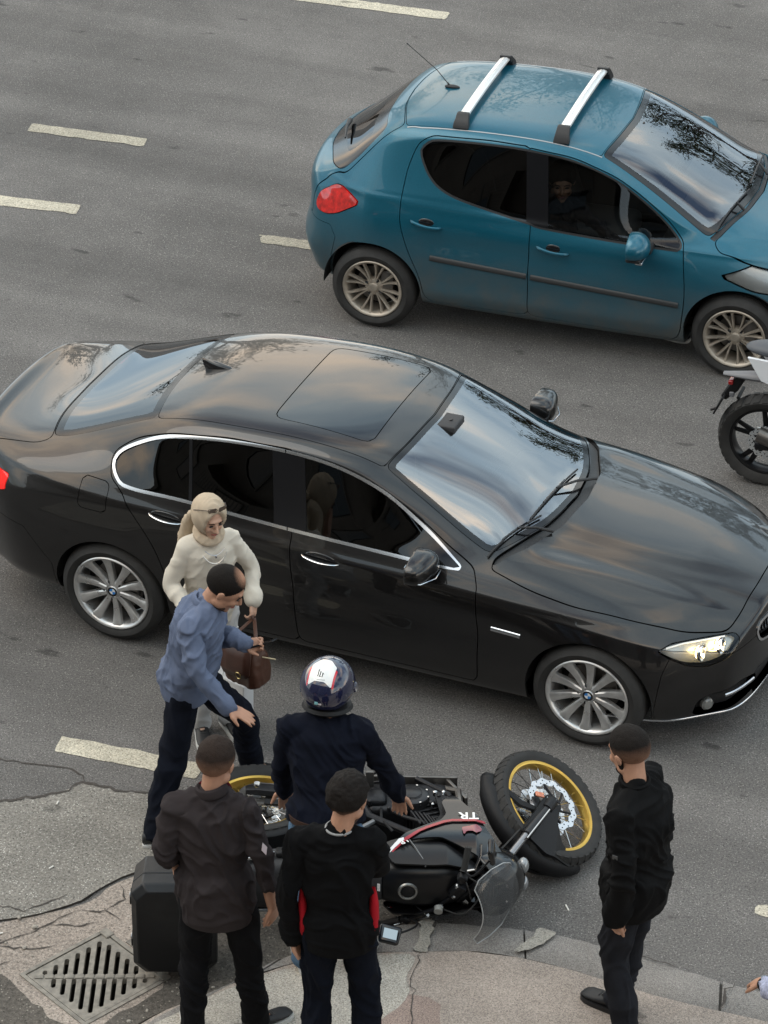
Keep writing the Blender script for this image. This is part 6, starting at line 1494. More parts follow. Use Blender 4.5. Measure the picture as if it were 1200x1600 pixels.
    for k,(P_,m) in enumerate(([[bk(1.08,.14,.80),bk(1.16,.12,.86),bk(1.2,.02,.78),bk(1.17,.0,.62)],RUBBER],[[bk(.95,-.10,.75),bk(1.08,-.08,.84),bk(1.18,.0,.76),bk(1.2,.0,.60)],RUBBER],[[bk(1.07,.15,.79),bk(1.10,.10,.86),bk(1.12,-.02,.80),bk(1.1,-.06,.62)],RUBBER])):
        PP=[tuple(v) for v in P_]; c_=catmull(PP,6,False); b=GB(); b.tube(c_,.0045,6); b.ob('cable',m,hb)
    for k,(x,y,z) in enumerate(((1.045,.05,.785),(1.03,-.02,.775),(.97,-.085,.775),(.94,-.12,.765))):
        b=GB(); p=bk(x,y,z); b.lathe([(0,.008),(.008,.008),(.012,.003),(.012,-.01)],10,'z',c=p); b.ob('clamp_bolt',FORKM,hb)
    # mirrors
    def mirror(stem,c,rot,nm='mirror'):
        g_=empty(nm,(0,0,0),parent=hb); b=GB(); b.tube([tuple(x) for x in catmull([tuple(v) for v in stem],6,False)],.0058,8); b.ob('stem',CAST,g_)
        b=GB(); b.box((0,0,0),(.035,.125,.100),bev=.016,taper=.85); q=b.ob('housing',FAIR,g_); q.location=c; q.rotation_euler=rot
        b=GB(); b.box((-.018,0,0),(.002,.072,.052)); q2=b.ob('mirror_glass',mat('mirror_tinted',(.30,.32,.33),.06,metal=1.),q)
    mirror([bk(1.08,.17,.805),bk(1.12,.20,.90),bk(1.19,.30,.93),bk(1.21,.34,.925)],bk(1.215,.36,.92),(.0,.0,.75))
    Rw=(t.matrix_world.to_3x3()@st_.rotation_quaternion.to_matrix()).inverted(); nl=(Rw@Vector((.45,-.45,.77))).normalized(); eu=nl.to_track_quat('-X','Z').to_euler()
    mirror([bk(.80,-.19,.72),bk(.84,-.16,.80),bk(.83,-.12,.90),bk(.74,-.11,.975)],bk(.70,-.105,.985),eu)
    return t
FALLEN=fallen_bike()

def second_bike():
    t=empty('motorcycle',(SBX,SBY,0),.06,label='motorcycle passing between the two cars at the edge, only its rear wheel and tail showing',cat='motorcycle')
    BR=mat('black_rim',(.012,.012,.013),.3,metal=.5)
    w=msw(t,'wheel',(0,0,.31),.31,.15,.225,BR,0,.06,discs=(-1,),disc_r=.11)
    for k in range(5):
        for d_ in (-.14,.14):
            a=2*PI*k/5+.3; b=GB(); b.tube([(.035*math.cos(a),0,.035*math.sin(a)),(.215*math.cos(a+d_),0,.215*math.sin(a+d_))],[.012,.009],8,flat=1.8); b.ob('rim_spoke',BR,w)
    for s in (1,-1):
        b=GB(); b.tube([(-.05,s*.105,.31),(.3,s*.11,.35),(.52,s*.09,.40)],[.022,.028,.030],10,flat=1.4); b.ob('swingarm',CAST,t)
    SILV=mat('bike_grey_plastic',(.16,.16,.17),.4); b=GB(); b.tube([(-.29,-.02,.745),(-.12,-.02,.755),(.15,-.02,.77),(.4,-.02,.72)],[.020,.045,.07,.06],12,flat=.6); b.ob('tail_unit',SILV,t)
    b=GB(); b.prism([(-.12,.93),(-.03,.78),(.10,.74),(.34,.70),(.36,.86),(.05,.92)],-.115,-.095,axis='y'); b.ob('white_panel',mat('white_bike_panel',(.75,.76,.78),.2,coat=1.),t,sharp=30)
    b=GB(); b.prism([(-.12,.93),(-.03,.78),(.10,.74),(.34,.70),(.36,.86),(.05,.92)],.095,.115,axis='y'); b.ob('white_panel',mat('white_bike_panel',(.75,.76,.78),.2,coat=1.),t,sharp=30)
    b=GB(); b.ell((.04,0,.955),(.20,.09,.045)); b.ell((.42,0,.86),(.26,.12,.06)); b.ob('seat',mat('seat_grey',(.07,.075,.085),.5),t)
    b=GB(); b.tube([(-.18,0,.73),(-.23,0,.64),(-.29,0,.56)],[.018,.020,.012],8,flat=1.8); b.tube([(-.18,-.07,.61),(-.18,.07,.61)],.012,8); b.box((-.305,0,.535),(.012,.17,.13),rot=(0,.45,0),bev=.003); b.tube([(-.325,0,.48),(-.37,0,.455)],.008,6); b.ob('plate_holder',MATT,t)
    b=GB(); b.box((-.235,0,.60),(.03,.05,.035),bev=.006); b.ob('plate_lamp',SILV,t)
    b=GB(); b.box((-.24,0,.695),(.03,.10,.03),bev=.008); b.ob('tail_lamp',mat('red_lens_dark',(.25,.006,.006),.12,coat=1.),t)
    b=GB(); b.tube([(.55,-.16,.28),(.2,-.17,.36),(-.02,-.18,.44)],[.035,.052,.050],14); b.ob('silencer',STEEL,t)
    b=GB(); b.box((.72,0,.42),(.42,.30,.38),bev=.05); b.box((.85,0,.62),(.28,.26,.22),bev=.04); b.ob('engine',CAST,t)
    b=GB(); b.ell((.80,0,.93),(.30,.15,.14)); b.ob('tank',mat('white_bike_panel',(.75,.76,.78),.2,coat=1.),t)
    msw(t,'wheel',(1.42,0,.31),.31,.11,.225,BR,0,.06,discs=(1,-1),disc_r=.14)
    for s in (1,-1):
        b=GB(); b.tube([(1.42,s*.09,.31),(1.10,s*.10,1.02)],.026,10); b.ob('fork_leg',FORKM,t)
    b=GB(); b.tube([(1.02,-.38,1.08),(1.10,-.15,1.06),(1.10,.15,1.06),(1.02,.38,1.08)],.012,8); b.ob('handlebar',CAST,t)
    b=GB(); b.ell((1.22,0,.95),(.10,.10,.12)); b.ob('headlight',mat('lamp_clear_bike',(.25,.26,.27),.06,coat=1.,metal=.4),t)
SBX,SBY=1.55,2.23
second_bike()
# ================================================================ PEOPLE
def cloth(name,col,rough=.9,sheen=.0,bs=500,noise=.12,ns=9): return mat(name,col,rough,sheen=sheen*.1,spec=.12,bump=.35,bscale=bs,noise=noise,nscale=ns)
SKIN=mat('skin_tan',(.40,.215,.140),.50,noise=.10,nscale=25); SKINL=mat('skin_light',(.50,.30,.21),.48,noise=.10,nscale=25)
HAIRD=mat('hair_dark',(.0075,.006,.0055),.75,noise=.5,nscale=60,bump=1.,bscale=300,spec=.15); HAIRB=mat('hair_brown',(.018,.012,.009),.75,noise=.5,nscale=60,bump=1.,bscale=300,spec=.15)
STUB=mat('hair_stubble',(.065,.040,.031),.8,noise=.3,nscale=140,spec=.15)  # stubble tone between hair and skin
EYEM=mat('eye_dark',(.02,.015,.012),.15); LIPS=mat('lips',(.30,.10,.08),.45); SOLE=mat('shoe_sole_white',(.55,.55,.53),.6); SHOEB=mat('shoe_black',(.014,.014,.015),.5)
def remeshed(gb,name,m,parent,vox,smooth=3,wr=None,extra=None):
    me=bpy.data.meshes.new('tmp'); me.from_pydata(gb.V,[],gb.F); o=bpy.data.objects.new('tmp',me); COL.objects.link(o)
    r=o.modifiers.new('r','REMESH'); r.mode='VOXEL'; r.voxel_size=vox
    if smooth: s=o.modifiers.new('s','SMOOTH'); s.factor=.5; s.iterations=smooth
    dg=bpy.context.evaluated_depsgraph_get(); dg.update(); m2=bpy.data.meshes.new_from_object(o.evaluated_get(dg)); bpy.data.objects.remove(o); bpy.data.meshes.remove(me)
    m2.name=name
    n=len(m2.vertices)
    if wr and n:
        co=np.empty(n*3); m2.vertices.foreach_get('co',co); co=co.reshape(-1,3); nr=np.empty(n*3); m2.vertices.foreach_get('normal',nr); nr=nr.reshape(-1,3)
        amp,sc,seed=wr; d=np.empty(n)
        for i in range(n):
            x,y,z=co[i]; w0=mnoise.noise(Vector((x*3+seed,y*3,z*2.5)))*1.1; v=Vector((x*sc[0]+seed+w0,y*sc[1]-w0,z*sc[2]*.62+.5*x*sc[2]+w0*1.3))
            a=1-abs(mnoise.noise(v))*4.2; b_=1-abs(mnoise.noise(v*1.8+Vector((3,1,7))))*3.4
            d[i]=(max(0,a)**1.3*.60+max(0,b_)**1.3*.40-.25+.35*mnoise.noise(v*.45))
        if extra is not None: d=d*extra(co)
        co+=nr*(d*amp)[:,None]; m2.vertices.foreach_set('co',co.ravel()); m2.update()
    m2.polygons.foreach_set('use_smooth',[True]*len(m2.polygons))
    if len(m2.materials): m2.materials.clear()
    return addmesh(name,m2,m,parent)
def loft(gb,P,R_,n=20,right=(1,0,0)):
    """closed elliptical loft: P path points, R_ list of (rx,ry)"""
    P=[Vector(p) for p in P]; V=[];F=[]; K=len(P)
    for i,p in enumerate(P):
        t=(P[min(i+1,K-1)]-P[max(i-1,0)]).normalized(); a=Vector(right); a=(a-t*a.dot(t)).normalized(); b=t.cross(a)
        rx,ry=R_[i] if isinstance(R_[i],(tuple,list)) else (R_[i],R_[i])
        for k in range(n):
            q=2*PI*k/n; V.append(tuple(p+a*math.cos(q)*rx+b*math.sin(q)*ry))
    for i in range(K-1):
        for k in range(n): F.append((i*n+k,i*n+(k+1)%n,(i+1)*n+(k+1)%n,(i+1)*n+k))
    F.append(tuple(range(n-1,-1,-1))); F.append(tuple((K-1)*n+k for k in range(n)))
    gb.add(V,F)
def limb(gb,P,R_,seg=5,n=16,ball=True):
    """smooth tapered limb through joints"""
    P=np.array([tuple(p) for p in P],float); R_=np.array(R_,float); c=catmull(P,seg,False); t=np.linspace(0,len(P)-1,len(c)); rr=np.interp(t,range(len(P)),R_)
    gb.tube([tuple(x) for x in c],list(rr),n)
    if ball:
        gb.ell(tuple(c[0]),(rr[0],)*3,nu=14,nv=9); gb.ell(tuple(c[-1]),(rr[-1],)*3,nu=14,nv=9)
def hand(gb,w,d,nrm,side,curl=.35,spread=.10,thumb=.8,s=1.):
    """palm and five fingers; w wrist, d finger direction, nrm back-of-hand normal"""
    w=Vector(w); d=Vector(d).normalized(); nrm=Vector(nrm); nrm=(nrm-d*nrm.dot(d)).normalized(); lat=d.cross(nrm)*side   # towards the thumb
    pal=w+d*.045*s
    loft(gb,[w-d*.03*s,w,w+d*.03*s,w+d*.065*s,w+d*.088*s],[(.024*s,.019*s),(.027*s,.018*s),(.037*s,.017*s),(.041*s,.015*s),(.036*s,.011*s)],14,right=lat)
    L=[.073,.082,.076,.060]
    for k in range(4):
        o=w+d*.084*s+lat*(.030-.0195*k)*s; dd=(d+lat*(spread*(1.5-k)*.6)).normalized(); p=o; P=[tuple(o-dd*.02*s),tuple(o)]; c=curl*(1+.12*k)
        for j,f in enumerate((.45,.32,.23)):
            a=c*(j+1)*.85; v=dd*math.cos(a)-nrm*math.sin(a); p=p+v*L[k]*f*s; P.append(tuple(p))
        gb.tube(P,[.0095*s,.0095*s,.0088*s,.0080*s,.0066*s],9)
        gb.ell(P[-1],(.0066*s,)*3,nu=8,nv=6)
    o=w+d*.018*s+lat*.022*s; v=(d*.75+lat*thumb-nrm*.25).normalized(); v2=(d*1.0+lat*thumb*.45-nrm*.35).normalized()
    P=[tuple(o-v*.01*s),tuple(o+v*.035*s),tuple(o+v*.035*s+v2*.030*s),tuple(o+v*.035*s+v2*.055*s)]
    gb.tube(P,[.015*s,.0135*s,.011*s,.008*s],10); gb.ell(P[-1],(.008*s,)*3,nu=8,nv=6)
def head_parts(c,yaw,pitch,roll,s=1.,fem=False,nose=1.):
    M=Matrix.Translation(c)@Euler((-pitch,roll,yaw),'XYZ').to_matrix().to_4x4()@Matrix.Scale(s,4)
    M=Matrix.Translation(c)@Matrix.Rotation(yaw,4,'Z')@Matrix.Rotation(pitch,4,'X')@Matrix.Rotation(roll,4,'Y')@Matrix.Scale(s,4)
    g=GB(); jw=.88 if fem else 1
    for (p,r) in (((0,-.014,.034),(.075,.096,.086)),((0,.020,.010),(.068,.070,.075)),((0,.028,-.045),(.057*jw,.060,.072)),((0,.048,-.088),(.034*jw,.036,.030)),((0,.070,-.103),(.021,.018,.016)),
        ((.034,.062,-.030),(.024,.026,.026)),((-.034,.062,-.030),(.024,.026,.026)),((0,.078,.026),(.047,.016,.014)),((0,.079,-.064),(.022,.015,.013)),((.045,.010,-.070),(.017,.036,.026)),((-.045,.010,-.070),(.017,.036,.026))):
        g.ell(p,r,nu=18,nv=12)
    g.tube([(0,.084,.016),(0,.099*1,-.010),(0,.112*(.7+.3*nose),-.034),(0,.098,-.043)],[.008,.010,.013*nose,.012],10)
    for s_ in (1,-1): g.ell((s_*.011,.094,-.040),(.009,.010,.007),nu=10,nv=6)
    if not fem:
        for s_ in (1,-1):
            g.ell((s_*.077,-.010,-.012),(.008,.019,.030),rot=(0,s_*.25,0),nu=12,nv=8)
    return g,M
def face_detail(parent,M,brow=HAIRD,fem=False,beard=None):
    for s_ in (1,-1):
        b=GB(); b.ell((s_*.031,.0835,-.002),(.0135,.007,.0065),nu=12,nv=8); o=b.ob('eye',EYEM,parent); o.matrix_local=M
        b=GB(); b.tube([(s_*.014,.093,.018),(s_*.030,.092,.024),(s_*.048,.080,.018)],[.003,.004,.002],6,flat=.7); o=b.ob('eyebrow',brow,parent); o.matrix_local=M
    b=GB(); b.tube([(-.024,.083,-.068),(-.010,.094,-.0655),(0,.0955,-.067),(.010,.094,-.0655),(.024,.083,-.068)],[.002,.005,.0055,.005,.002],8); o=b.ob('lips',LIPS,parent); o.matrix_local=M
HM_={}
def hairmat(col,fade=None,bald=None,skin=(.40,.215,.140)):
    """short hair: dense on top, thinning to shaved skin at the sides and nape"""
    key=(col,fade,bald)
    if key in HM_: return HM_[key]
    m=bpy.data.materials.new('short_hair'); m.use_nodes=True; t=m.node_tree; b=t.nodes['Principled BSDF']; L=t.links.new; N=t.nodes.new
    b.inputs['Roughness'].default_value=.75; b.inputs['Specular IOR Level'].default_value=.15
    tc=N('ShaderNodeTexCoord'); n=N('ShaderNodeTexNoise'); n.inputs['Scale'].default_value=180; n.inputs['Detail'].default_value=3; L(tc.outputs['Object'],n.inputs[0])
    n3=N('ShaderNodeTexNoise'); n3.inputs['Scale'].default_value=28; n3.inputs['Detail'].default_value=3; L(tc.outputs['Object'],n3.inputs[0])
    sx=N('ShaderNodeSeparateXYZ'); L(tc.outputs['Object'],sx.inputs[0])
    c1=N('ShaderNodeMix'); c1.data_type='RGBA'; c1.inputs[6].default_value=(*[x*.35 for x in col],1); c1.inputs[7].default_value=(*[x*1.9 for x in col],1); L(n.outputs[0],c1.inputs['Factor'])
    out=c1.outputs[2]
    def addn(a_,b_,k): 
        q_=N('ShaderNodeMath'); q_.operation='MULTIPLY_ADD'; L(a_,q_.inputs[0]); q_.inputs[1].default_value=k; L(b_,q_.inputs[2]); return q_.outputs[0]
    if fade:
        z=addn(n3.outputs[0],sx.outputs[2],.03); z=addn(n.outputs[0],z,.02)
        mr=N('ShaderNodeMapRange'); mr.inputs[1].default_value=fade[0]+.025; mr.inputs[2].default_value=fade[1]+.025; mr.inputs[3].default_value=.72; mr.inputs[4].default_value=0; L(z,mr.inputs[0])
        mx=N('ShaderNodeMix'); mx.data_type='RGBA'; L(mr.outputs[0],mx.inputs['Factor']); L(out,mx.inputs[6]); mx.inputs[7].default_value=(*skin,1); out=mx.outputs[2]
    if bald is not None:
        vd=N('ShaderNodeVectorMath'); vd.operation='DISTANCE'; L(tc.outputs['Object'],vd.inputs[0]); vd.inputs[1].default_value=bald
        z=addn(n.outputs[0],vd.outputs['Value'],.02)
        mr=N('ShaderNodeMapRange'); mr.inputs[1].default_value=.035; mr.inputs[2].default_value=.085; mr.inputs[3].default_value=.92; mr.inputs[4].default_value=0; L(z,mr.inputs[0])
        mx=N('ShaderNodeMix'); mx.data_type='RGBA'; L(mr.outputs[0],mx.inputs['Factor']); L(out,mx.inputs[6]); mx.inputs[7].default_value=(*skin,1); out=mx.outputs[2]
    L(out,b.inputs['Base Color'])
    bp=N('ShaderNodeBump'); bp.inputs['Strength'].default_value=.8; bp.inputs['Distance'].default_value=.004; L(n.outputs[0],bp.inputs['Height']); L(bp.outputs[0],b.inputs['Normal'])
    HM_[key]=m; return m
def hair(parent,M,m,front=.052,back=-.070,side_=-.012,thick=.007,seed=1,name='hair',amp=.0030,scale=1.):
    V=[];F=[];nu,nv=72,48; C=Vector((0,-.014,.034)); r0=(.0755,.0965,.0865)
    for i in range(nv+1):
        a=PI/2-PI*i/nv*.84
        for k in range(nu):
            q=2*PI*k/nu; d=Vector((math.cos(a)*math.cos(q),math.cos(a)*math.sin(q),math.sin(a)))
            base=Vector((d.x*r0[0],d.y*r0[1],d.z*r0[2])); z=base.z+C.z
            u=(d.y+1)/2; line=back*(1-u)**1.3+front*u**2.2+side_*4*u*(1-u)
            line+=.006*mnoise.noise(Vector((q*3+seed,0,seed))) ; ins=z-line
            th=.0012+(thick-.0012)*min(1,max(0,ins/.05))**.8
            if ins<0: th=-.035*min(1,-ins/.010)
            nz=(mnoise.noise(Vector((base.x*95+seed,base.y*70,base.z*95)))*amp*.8+mnoise.noise(Vector((base.x*30+seed,base.y*22,base.z*30)))*amp*1.2)*min(1,max(0,ins/.04))
            V.append(tuple(C+base+d*(th+nz)))
    for i in range(nv):
        for k in range(nu): F.append((i*nu+k,i*nu+(k+1)%nu,(i+1)*nu+(k+1)%nu,(i+1)*nu+k))
    b=GB(); b.add(V,F); o=b.ob(name,m,parent,sharp=180,recalc=True); o.matrix_local=M; return o
DKH=(.0085,.0065,.0055); BRH=(.019,.012,.009)
def shoe(parent,ankle,toe_dir,m,sole,s=1.,pitch=0.,name='shoe',h=.085):
    """shoe whose sole rests h below the ankle joint"""
    a=Vector(ankle); f=Vector((toe_dir[0],toe_dir[1],0)).normalized(); r=Vector((f.y,-f.x,0))
    Mx=Matrix(((r.x,f.x,0,a.x),(r.y,f.y,0,a.y),(r.z,f.z,1,a.z-h),(0,0,0,1)))@Matrix.Rotation(pitch,4,'X')
    st=[(-.075,.026,.010,.060),(-.068,.033,.0,.085),(-.03,.037,.0,.105),(.02,.038,.0,.100),(.07,.042,.0,.072),(.12,.046,.0,.058),(.165,.044,.0,.050),(.195,.032,.004,.040),(.205,.018,.010,.028)]
    V=[];F=[];n=14
    for y,wd,z0,z1 in st:
        for k in range(n):
            q=2*PI*k/n; cx,sx=math.cos(q),math.sin(q); V.append((wd*np.sign(cx)*abs(cx)**.7*s,y*s,(z0+.022+(z1-.022-z0)*(.5+.5*sx)**.9)*s if True else 0))
    for i in range(len(st)-1):
        for k in range(n): F.append((i*n+k,i*n+(k+1)%n,(i+1)*n+(k+1)%n,(i+1)*n+k))
    F.append(tuple(range(n-1,-1,-1))); F.append(tuple((len(st)-1)*n+k for k in range(n))); g=GB(); g.add(V,F); o=g.ob(name,m,parent,sharp=60); o.matrix_local=Mx
    g=GB(); V=[];F=[]; pl=[]
    for y,wd,z0,z1 in st: pl.append((wd*1.09,y))
    out=[(x,y) for x,y in pl]+[(-x,y) for x,y in pl[::-1]]
    g.prism([(x*s,y*s*1.01) for x,y in out],0,.026*s); q=g.ob('sole',sole,o,sharp=60)
    g=GB()
    for k in range(4): g.tube([(-.018*s,(.045+.018*k)*s,(.092-.009*k)*s),(.018*s,(.045+.018*k)*s,(.090-.009*k)*s)],.0028*s,5)
    l=g.ob('laces',m,o); l['kind']='stuff'
    return o
def person(label,loc,phi,J,top,bottom,skin=SKIN,height=1.8,shoes=(SHOEB,SOLE),vox=.0075,group=None,wr_top=.026,sc_top=(5,5,8),sleeve=1.0,fem=False,hairf=None,headgear=None,wr_bot=.022,seed=1,detail=None,build=1.,topname='jumper',botname='trousers',armr=1.,hem=None,noarms=False,cuff=0.,belly=0.):
    t=empty('person',loc,R(phi-90),label=label,cat='person',group=group)
    k=height/1.8
    D=dict(hipc=(0,0,.95),waist=(0,.005,1.10),chest=(0,.01,1.32),shl=(-.185,0,1.47),shr=(.185,0,1.47),neck=(0,.0,1.53),head=(0,.03,1.68),yaw=0,pitch=0,roll=0,
        ell=(-.245,-.02,1.19),elr=(.245,-.02,1.19),wrl=(-.25,.05,.95),wrr=(.25,.05,.95),hdl=(0,.1,-1),hdr=(0,.1,-1),hnl=(-1,0,0),hnr=(1,0,0),curl=.4,
        kl=(-.10,.02,.51),kr=(.10,.02,.51),al=(-.10,0,.09),ar=(.10,0,.09),tl=(-.15,1),tr=(.15,1),spl=0,spr=0,curll=None,curlr=None,thumb=.8)
    D.update(J); V_={a:(Vector(b)*k if isinstance(b,tuple) and len(b)==3 and a[:2] not in('hd','hn') else b) for a,b in D.items()}
    g=lambda a:V_[a]
    hip,wa,ch,nk,hd=g('hipc'),g('waist'),g('chest'),g('neck'),g('head')
    def torso(gb,e,b=1.,low=.0,bel=0.,fl=0.):
        pth=[hip+Vector((0,0,-.085-low)),hip,hip.lerp(wa,.55),wa,wa.lerp(ch,.5),ch,ch.lerp(nk,.50),ch.lerp(nk,.78),nk]
        rr=[(.150,.105),(.168,.122),(.160,.116),(.150,.108+bel),(.160,.112+bel*.6),(.176,.118),(.172,.108),(.125,.082),(.062,.060)]
        loft(gb,pth,[((a*b+e+(fl if i<3 else 0))*k,(c*b+e+(fl if i<3 else 0))*k) for i,(a,c) in enumerate(rr)],26)
        for s_,sh in ((-1,g('shl')),(1,g('shr'))): limb(gb,[ch.lerp(nk,.70)+Vector((s_*.05,0,0)),sh+Vector((0,0,-.012))],[(.066*b+e)*k,(.050*b+e)*k],4); limb(gb,[nk+Vector((s_*.02,0,-.03)),sh+Vector((0,0,.0))],[(.048*b+e)*k,(.040*b+e)*k],3)
    def arm(gb,s_,e,r0=.047,r1=.039,r2=.030,frac=1.,b=1.):
        sh,el,wr=(g('shl'),g('ell'),g('wrl')) if s_<0 else (g('shr'),g('elr'),g('wrr')); sh=sh+Vector((0,0,-.025*k)); end=el.lerp(wr,frac)
        limb(gb,[sh,sh.lerp(el,.5),el,el.lerp(end,.5),end],[(r0*b+e)*k,(r0*.93*b+e)*k,(r1*b+e)*k,(r1*.95*b+e)*k,((r1+(r2-r1)*frac)*b+e)*k],5,16)
    def leg(gb,s_,e,r=(.088,.075,.056,.052,.036),fr=1.):
        kn,an=(g('kl'),g('al')) if s_<0 else (g('kr'),g('ar')); h=hip+Vector((s_*.088*k,0,-.02*k)); end=kn.lerp(an,fr)
        limb(gb,[h,h.lerp(kn,.5),kn,kn.lerp(end,.35)+Vector((0,-.012,0)),end],[(q+e)*k for q in r],6,18)
    # body: one continuous mesh with head, neck, arms, hands and legs
    hg,HM=head_parts(hd,g('yaw'),g('pitch'),g('roll'),k*(1.0 if (fem or headgear) else 1.09),fem)
    gb=GB(); gb.add(hg.V,hg.F,HM)
    limb(gb,[nk+Vector((0,-.005,-.03)),nk.lerp(hd,.45)+Vector((0,-.008,0)),hd+(HM.to_3x3()@Vector((0,-.018,-.03)))],[.062*k*(.85 if fem else 1),.056*k*(.85 if fem else 1),.055*k*(.85 if fem else 1)],4)
    torso(gb,-.012,build)
    for s_ in (-1,1):
        arm(gb,s_,-.003,b=.95); leg(gb,s_,-.012)
        an=g('al') if s_<0 else g('ar'); td=D['tl'] if s_<0 else D['tr']; f=Vector((td[0],td[1],0)).normalized(); limb(gb,[an,an+Vector((0,0,-.04))+f*.08],[.032*k,.024*k],3,10)
        wr=g('wrl') if s_<0 else g('wrr'); dd=D['hdl'] if s_<0 else D['hdr']; nn=D['hnl'] if s_<0 else D['hnr']; cu=D['curll'] if s_<0 else D['curlr']; cu=D['curl'] if cu is None else cu
        hand(gb,wr,dd,nn,s_,cu,thumb=D['thumb'],s=k*(.92 if fem else 1.0))
    body=remeshed(gb,'body',skin,t,.0062,2)
    # clothing
    gt=GB(); e=.011
    torso(gt,e,build,low=.05 if hem is None else hem,bel=belly,fl=.016)
    for s_ in (-1,1): arm(gt,s_,e*.9,.047*armr,.040*armr,.035*armr,frac=sleeve)
    if cuff:
        for s_ in (-1,1):
            el,wr=(g('ell'),g('wrl')) if s_<0 else (g('elr'),g('wrr')); a=el.lerp(wr,sleeve-.10); b_=el.lerp(wr,sleeve+.02); limb(gt,[a,b_],[cuff,cuff*.96],3)
    limb(gt,[nk+Vector((0,0,-.03)),nk+Vector((0,-.002,.004))],[.070*k,.063*k],3)
    zl=hip.z-.085-(.05 if hem is None else hem)
    jt=remeshed(gt,topname,top,t,vox,2,wr=(wr_top,sc_top,seed*3.7),extra=lambda co:np.where((np.abs(co[:,0])<.24)&(np.abs(co[:,1])<.2),np.clip((co[:,2]-zl)/.10,.1,1),1))
    if bottom is not None:
        gl=GB(); loft(gl,[hip+Vector((0,0,-.10)),hip+Vector((0,0,-.02)),hip+Vector((0,0,.06))],[(.150*build*k,.108*build*k),(.158*build*k,.114*build*k),(.148*build*k,.106*build*k)],22)
        for s_ in (-1,1): leg(gl,s_,.010,r=(.080,.078,.062,.060,.055))
        remeshed(gl,botname,bottom,t,vox,2,wr=(wr_bot,(4,4,7),seed*1.3+5))
    if shoes:
        for s_ in (-1,1):
            an=g('al') if s_<0 else g('ar'); td=D['tl'] if s_<0 else D['tr']; shoe(t,an,td,shoes[0],shoes[1],k*1.05,pitch=D['spl'] if s_<0 else D['spr'],h=.088*k)
    if hairf: hairf(t,HM)
    t['_k']=k
    del t['_k']
    return t,HM,V_,body
# ---------------------------------------------------------------- man in the dark grey jumper
GREYJ=cloth('dark_grey_fleece',(.034,.028,.029)); BLKT=cloth('black_trousers',(.006,.006,.007),noise=.2)
t,HM,V_,_=person('man in a charcoal quarter-zip jumper seen from behind beside the black top case',(.705,-4.02,.10),106,
   dict(hipc=(0,0,.96),shl=(-.180,-.01,1.48),shr=(.180,.0,1.46),ell=(-.235,-.05,1.20),elr=(.255,-.04,1.15),wrl=(-.215,.10,1.00),wrr=(.285,-.02,.875),hdl=(.1,.5,-1),hdr=(.10,.15,-1),hnl=(-1,.2,0),hnr=(1,-.4,0),curlr=.75,
        kl=(-.13,.03,.52),kr=(.14,.03,.52),al=(-.155,-.02,.088),ar=(.165,.05,.088),tl=(-.3,1),tr=(.75,.75),head=(.03,.055,1.685),yaw=-.22,pitch=-.22,neck=(.005,.01,1.535)),
   GREYJ,BLKT,height=1.74,hairf=lambda t,M:hair(t,M,hairmat(BRH,(-.060,.050)),thick=.010,seed=3),
   sleeve=.42,hem=.10,build=1.03,seed=2,cuff=.052,armr=1.08,wr_top=.026)
nk=V_['neck']
g=GB(); P=[(nk.x+.066*math.cos(a),nk.y+.062*math.sin(a)+.0,nk.z+.020+.012*math.cos(a+.4)) for a in np.linspace(PI*.62,PI*2.38,26)]
for i in range(len(P)-1): pass
g.tube(P,.014,8,flat=2.0,up=(0,0,1)); g.ob('collar',GREYJ,t)
g=GB(); g.tube([(nk.x+.058*math.cos(a),nk.y+.058*math.sin(a),nk.z+.022) for a in np.linspace(PI*.60,PI*.9,8)]+[],.016,8); g.tube([(nk.x+.070,nk.y+.05,nk.z+.02),(nk.x+.075,nk.y+.085,nk.z-.03),(nk.x+.03,nk.y+.11,nk.z-.09)],.010,6); g.ob('collar_lining',cloth('maroon_lining',(.085,.008,.014)),t)
el=V_['elr']; sh=V_['shr']; c=sh.lerp(el,.70); nd=Vector((.62,-.68,.38)).normalized()
g=GB(); g.prism([(-.030,0),(0,.016),(.034,.0),(.004,-.016)],0,.004); o=g.ob('sleeve_badge',mat('badge_pink_white',(.60,.50,.52),.6),t); o.location=c+nd*.056; o.rotation_mode='QUATERNION'; o.rotation_quaternion=nd.to_track_quat('Z','X')
# ---------------------------------------------------------------- man in black jumper with red sides
BLKJ=cloth('black_jumper',(.0045,.0045,.005),noise=.2); NAVY=cloth('navy_trousers',(.0045,.006,.011),noise=.2); RED=cloth('red_panel',(.36,.010,.018),rough=.6,sheen=.1)
t,HM,V_,_=person('man in a black jumper with red side panels seen from behind on the pavement',(1.375,-4.07,.10),110,
   dict(shl=(-.180,.0,1.475),shr=(.180,.0,1.475),ell=(-.245,-.03,1.16),elr=(.190,.11,1.22),wrl=(-.225,.0,.875),wrr=(.06,.27,1.13),hdl=(.25,.25,-1),hdr=(-1,.3,0),hnl=(-1,.3,0),hnr=(0,1,.2),
        kl=(-.12,.03,.52),kr=(.12,.03,.52),al=(-.14,0,.088),ar=(.14,.0,.088),head=(.065,.045,1.69),neck=(.02,.0,1.53),yaw=-.38,pitch=-.10),
   BLKJ,NAVY,height=1.75,hairf=lambda t,M:hair(t,M,hairmat(DKH,(-.075,-.005)),thick=.015,seed=7,amp=.006),
   hem=.02,seed=4,vox=.008,armr=1.15)
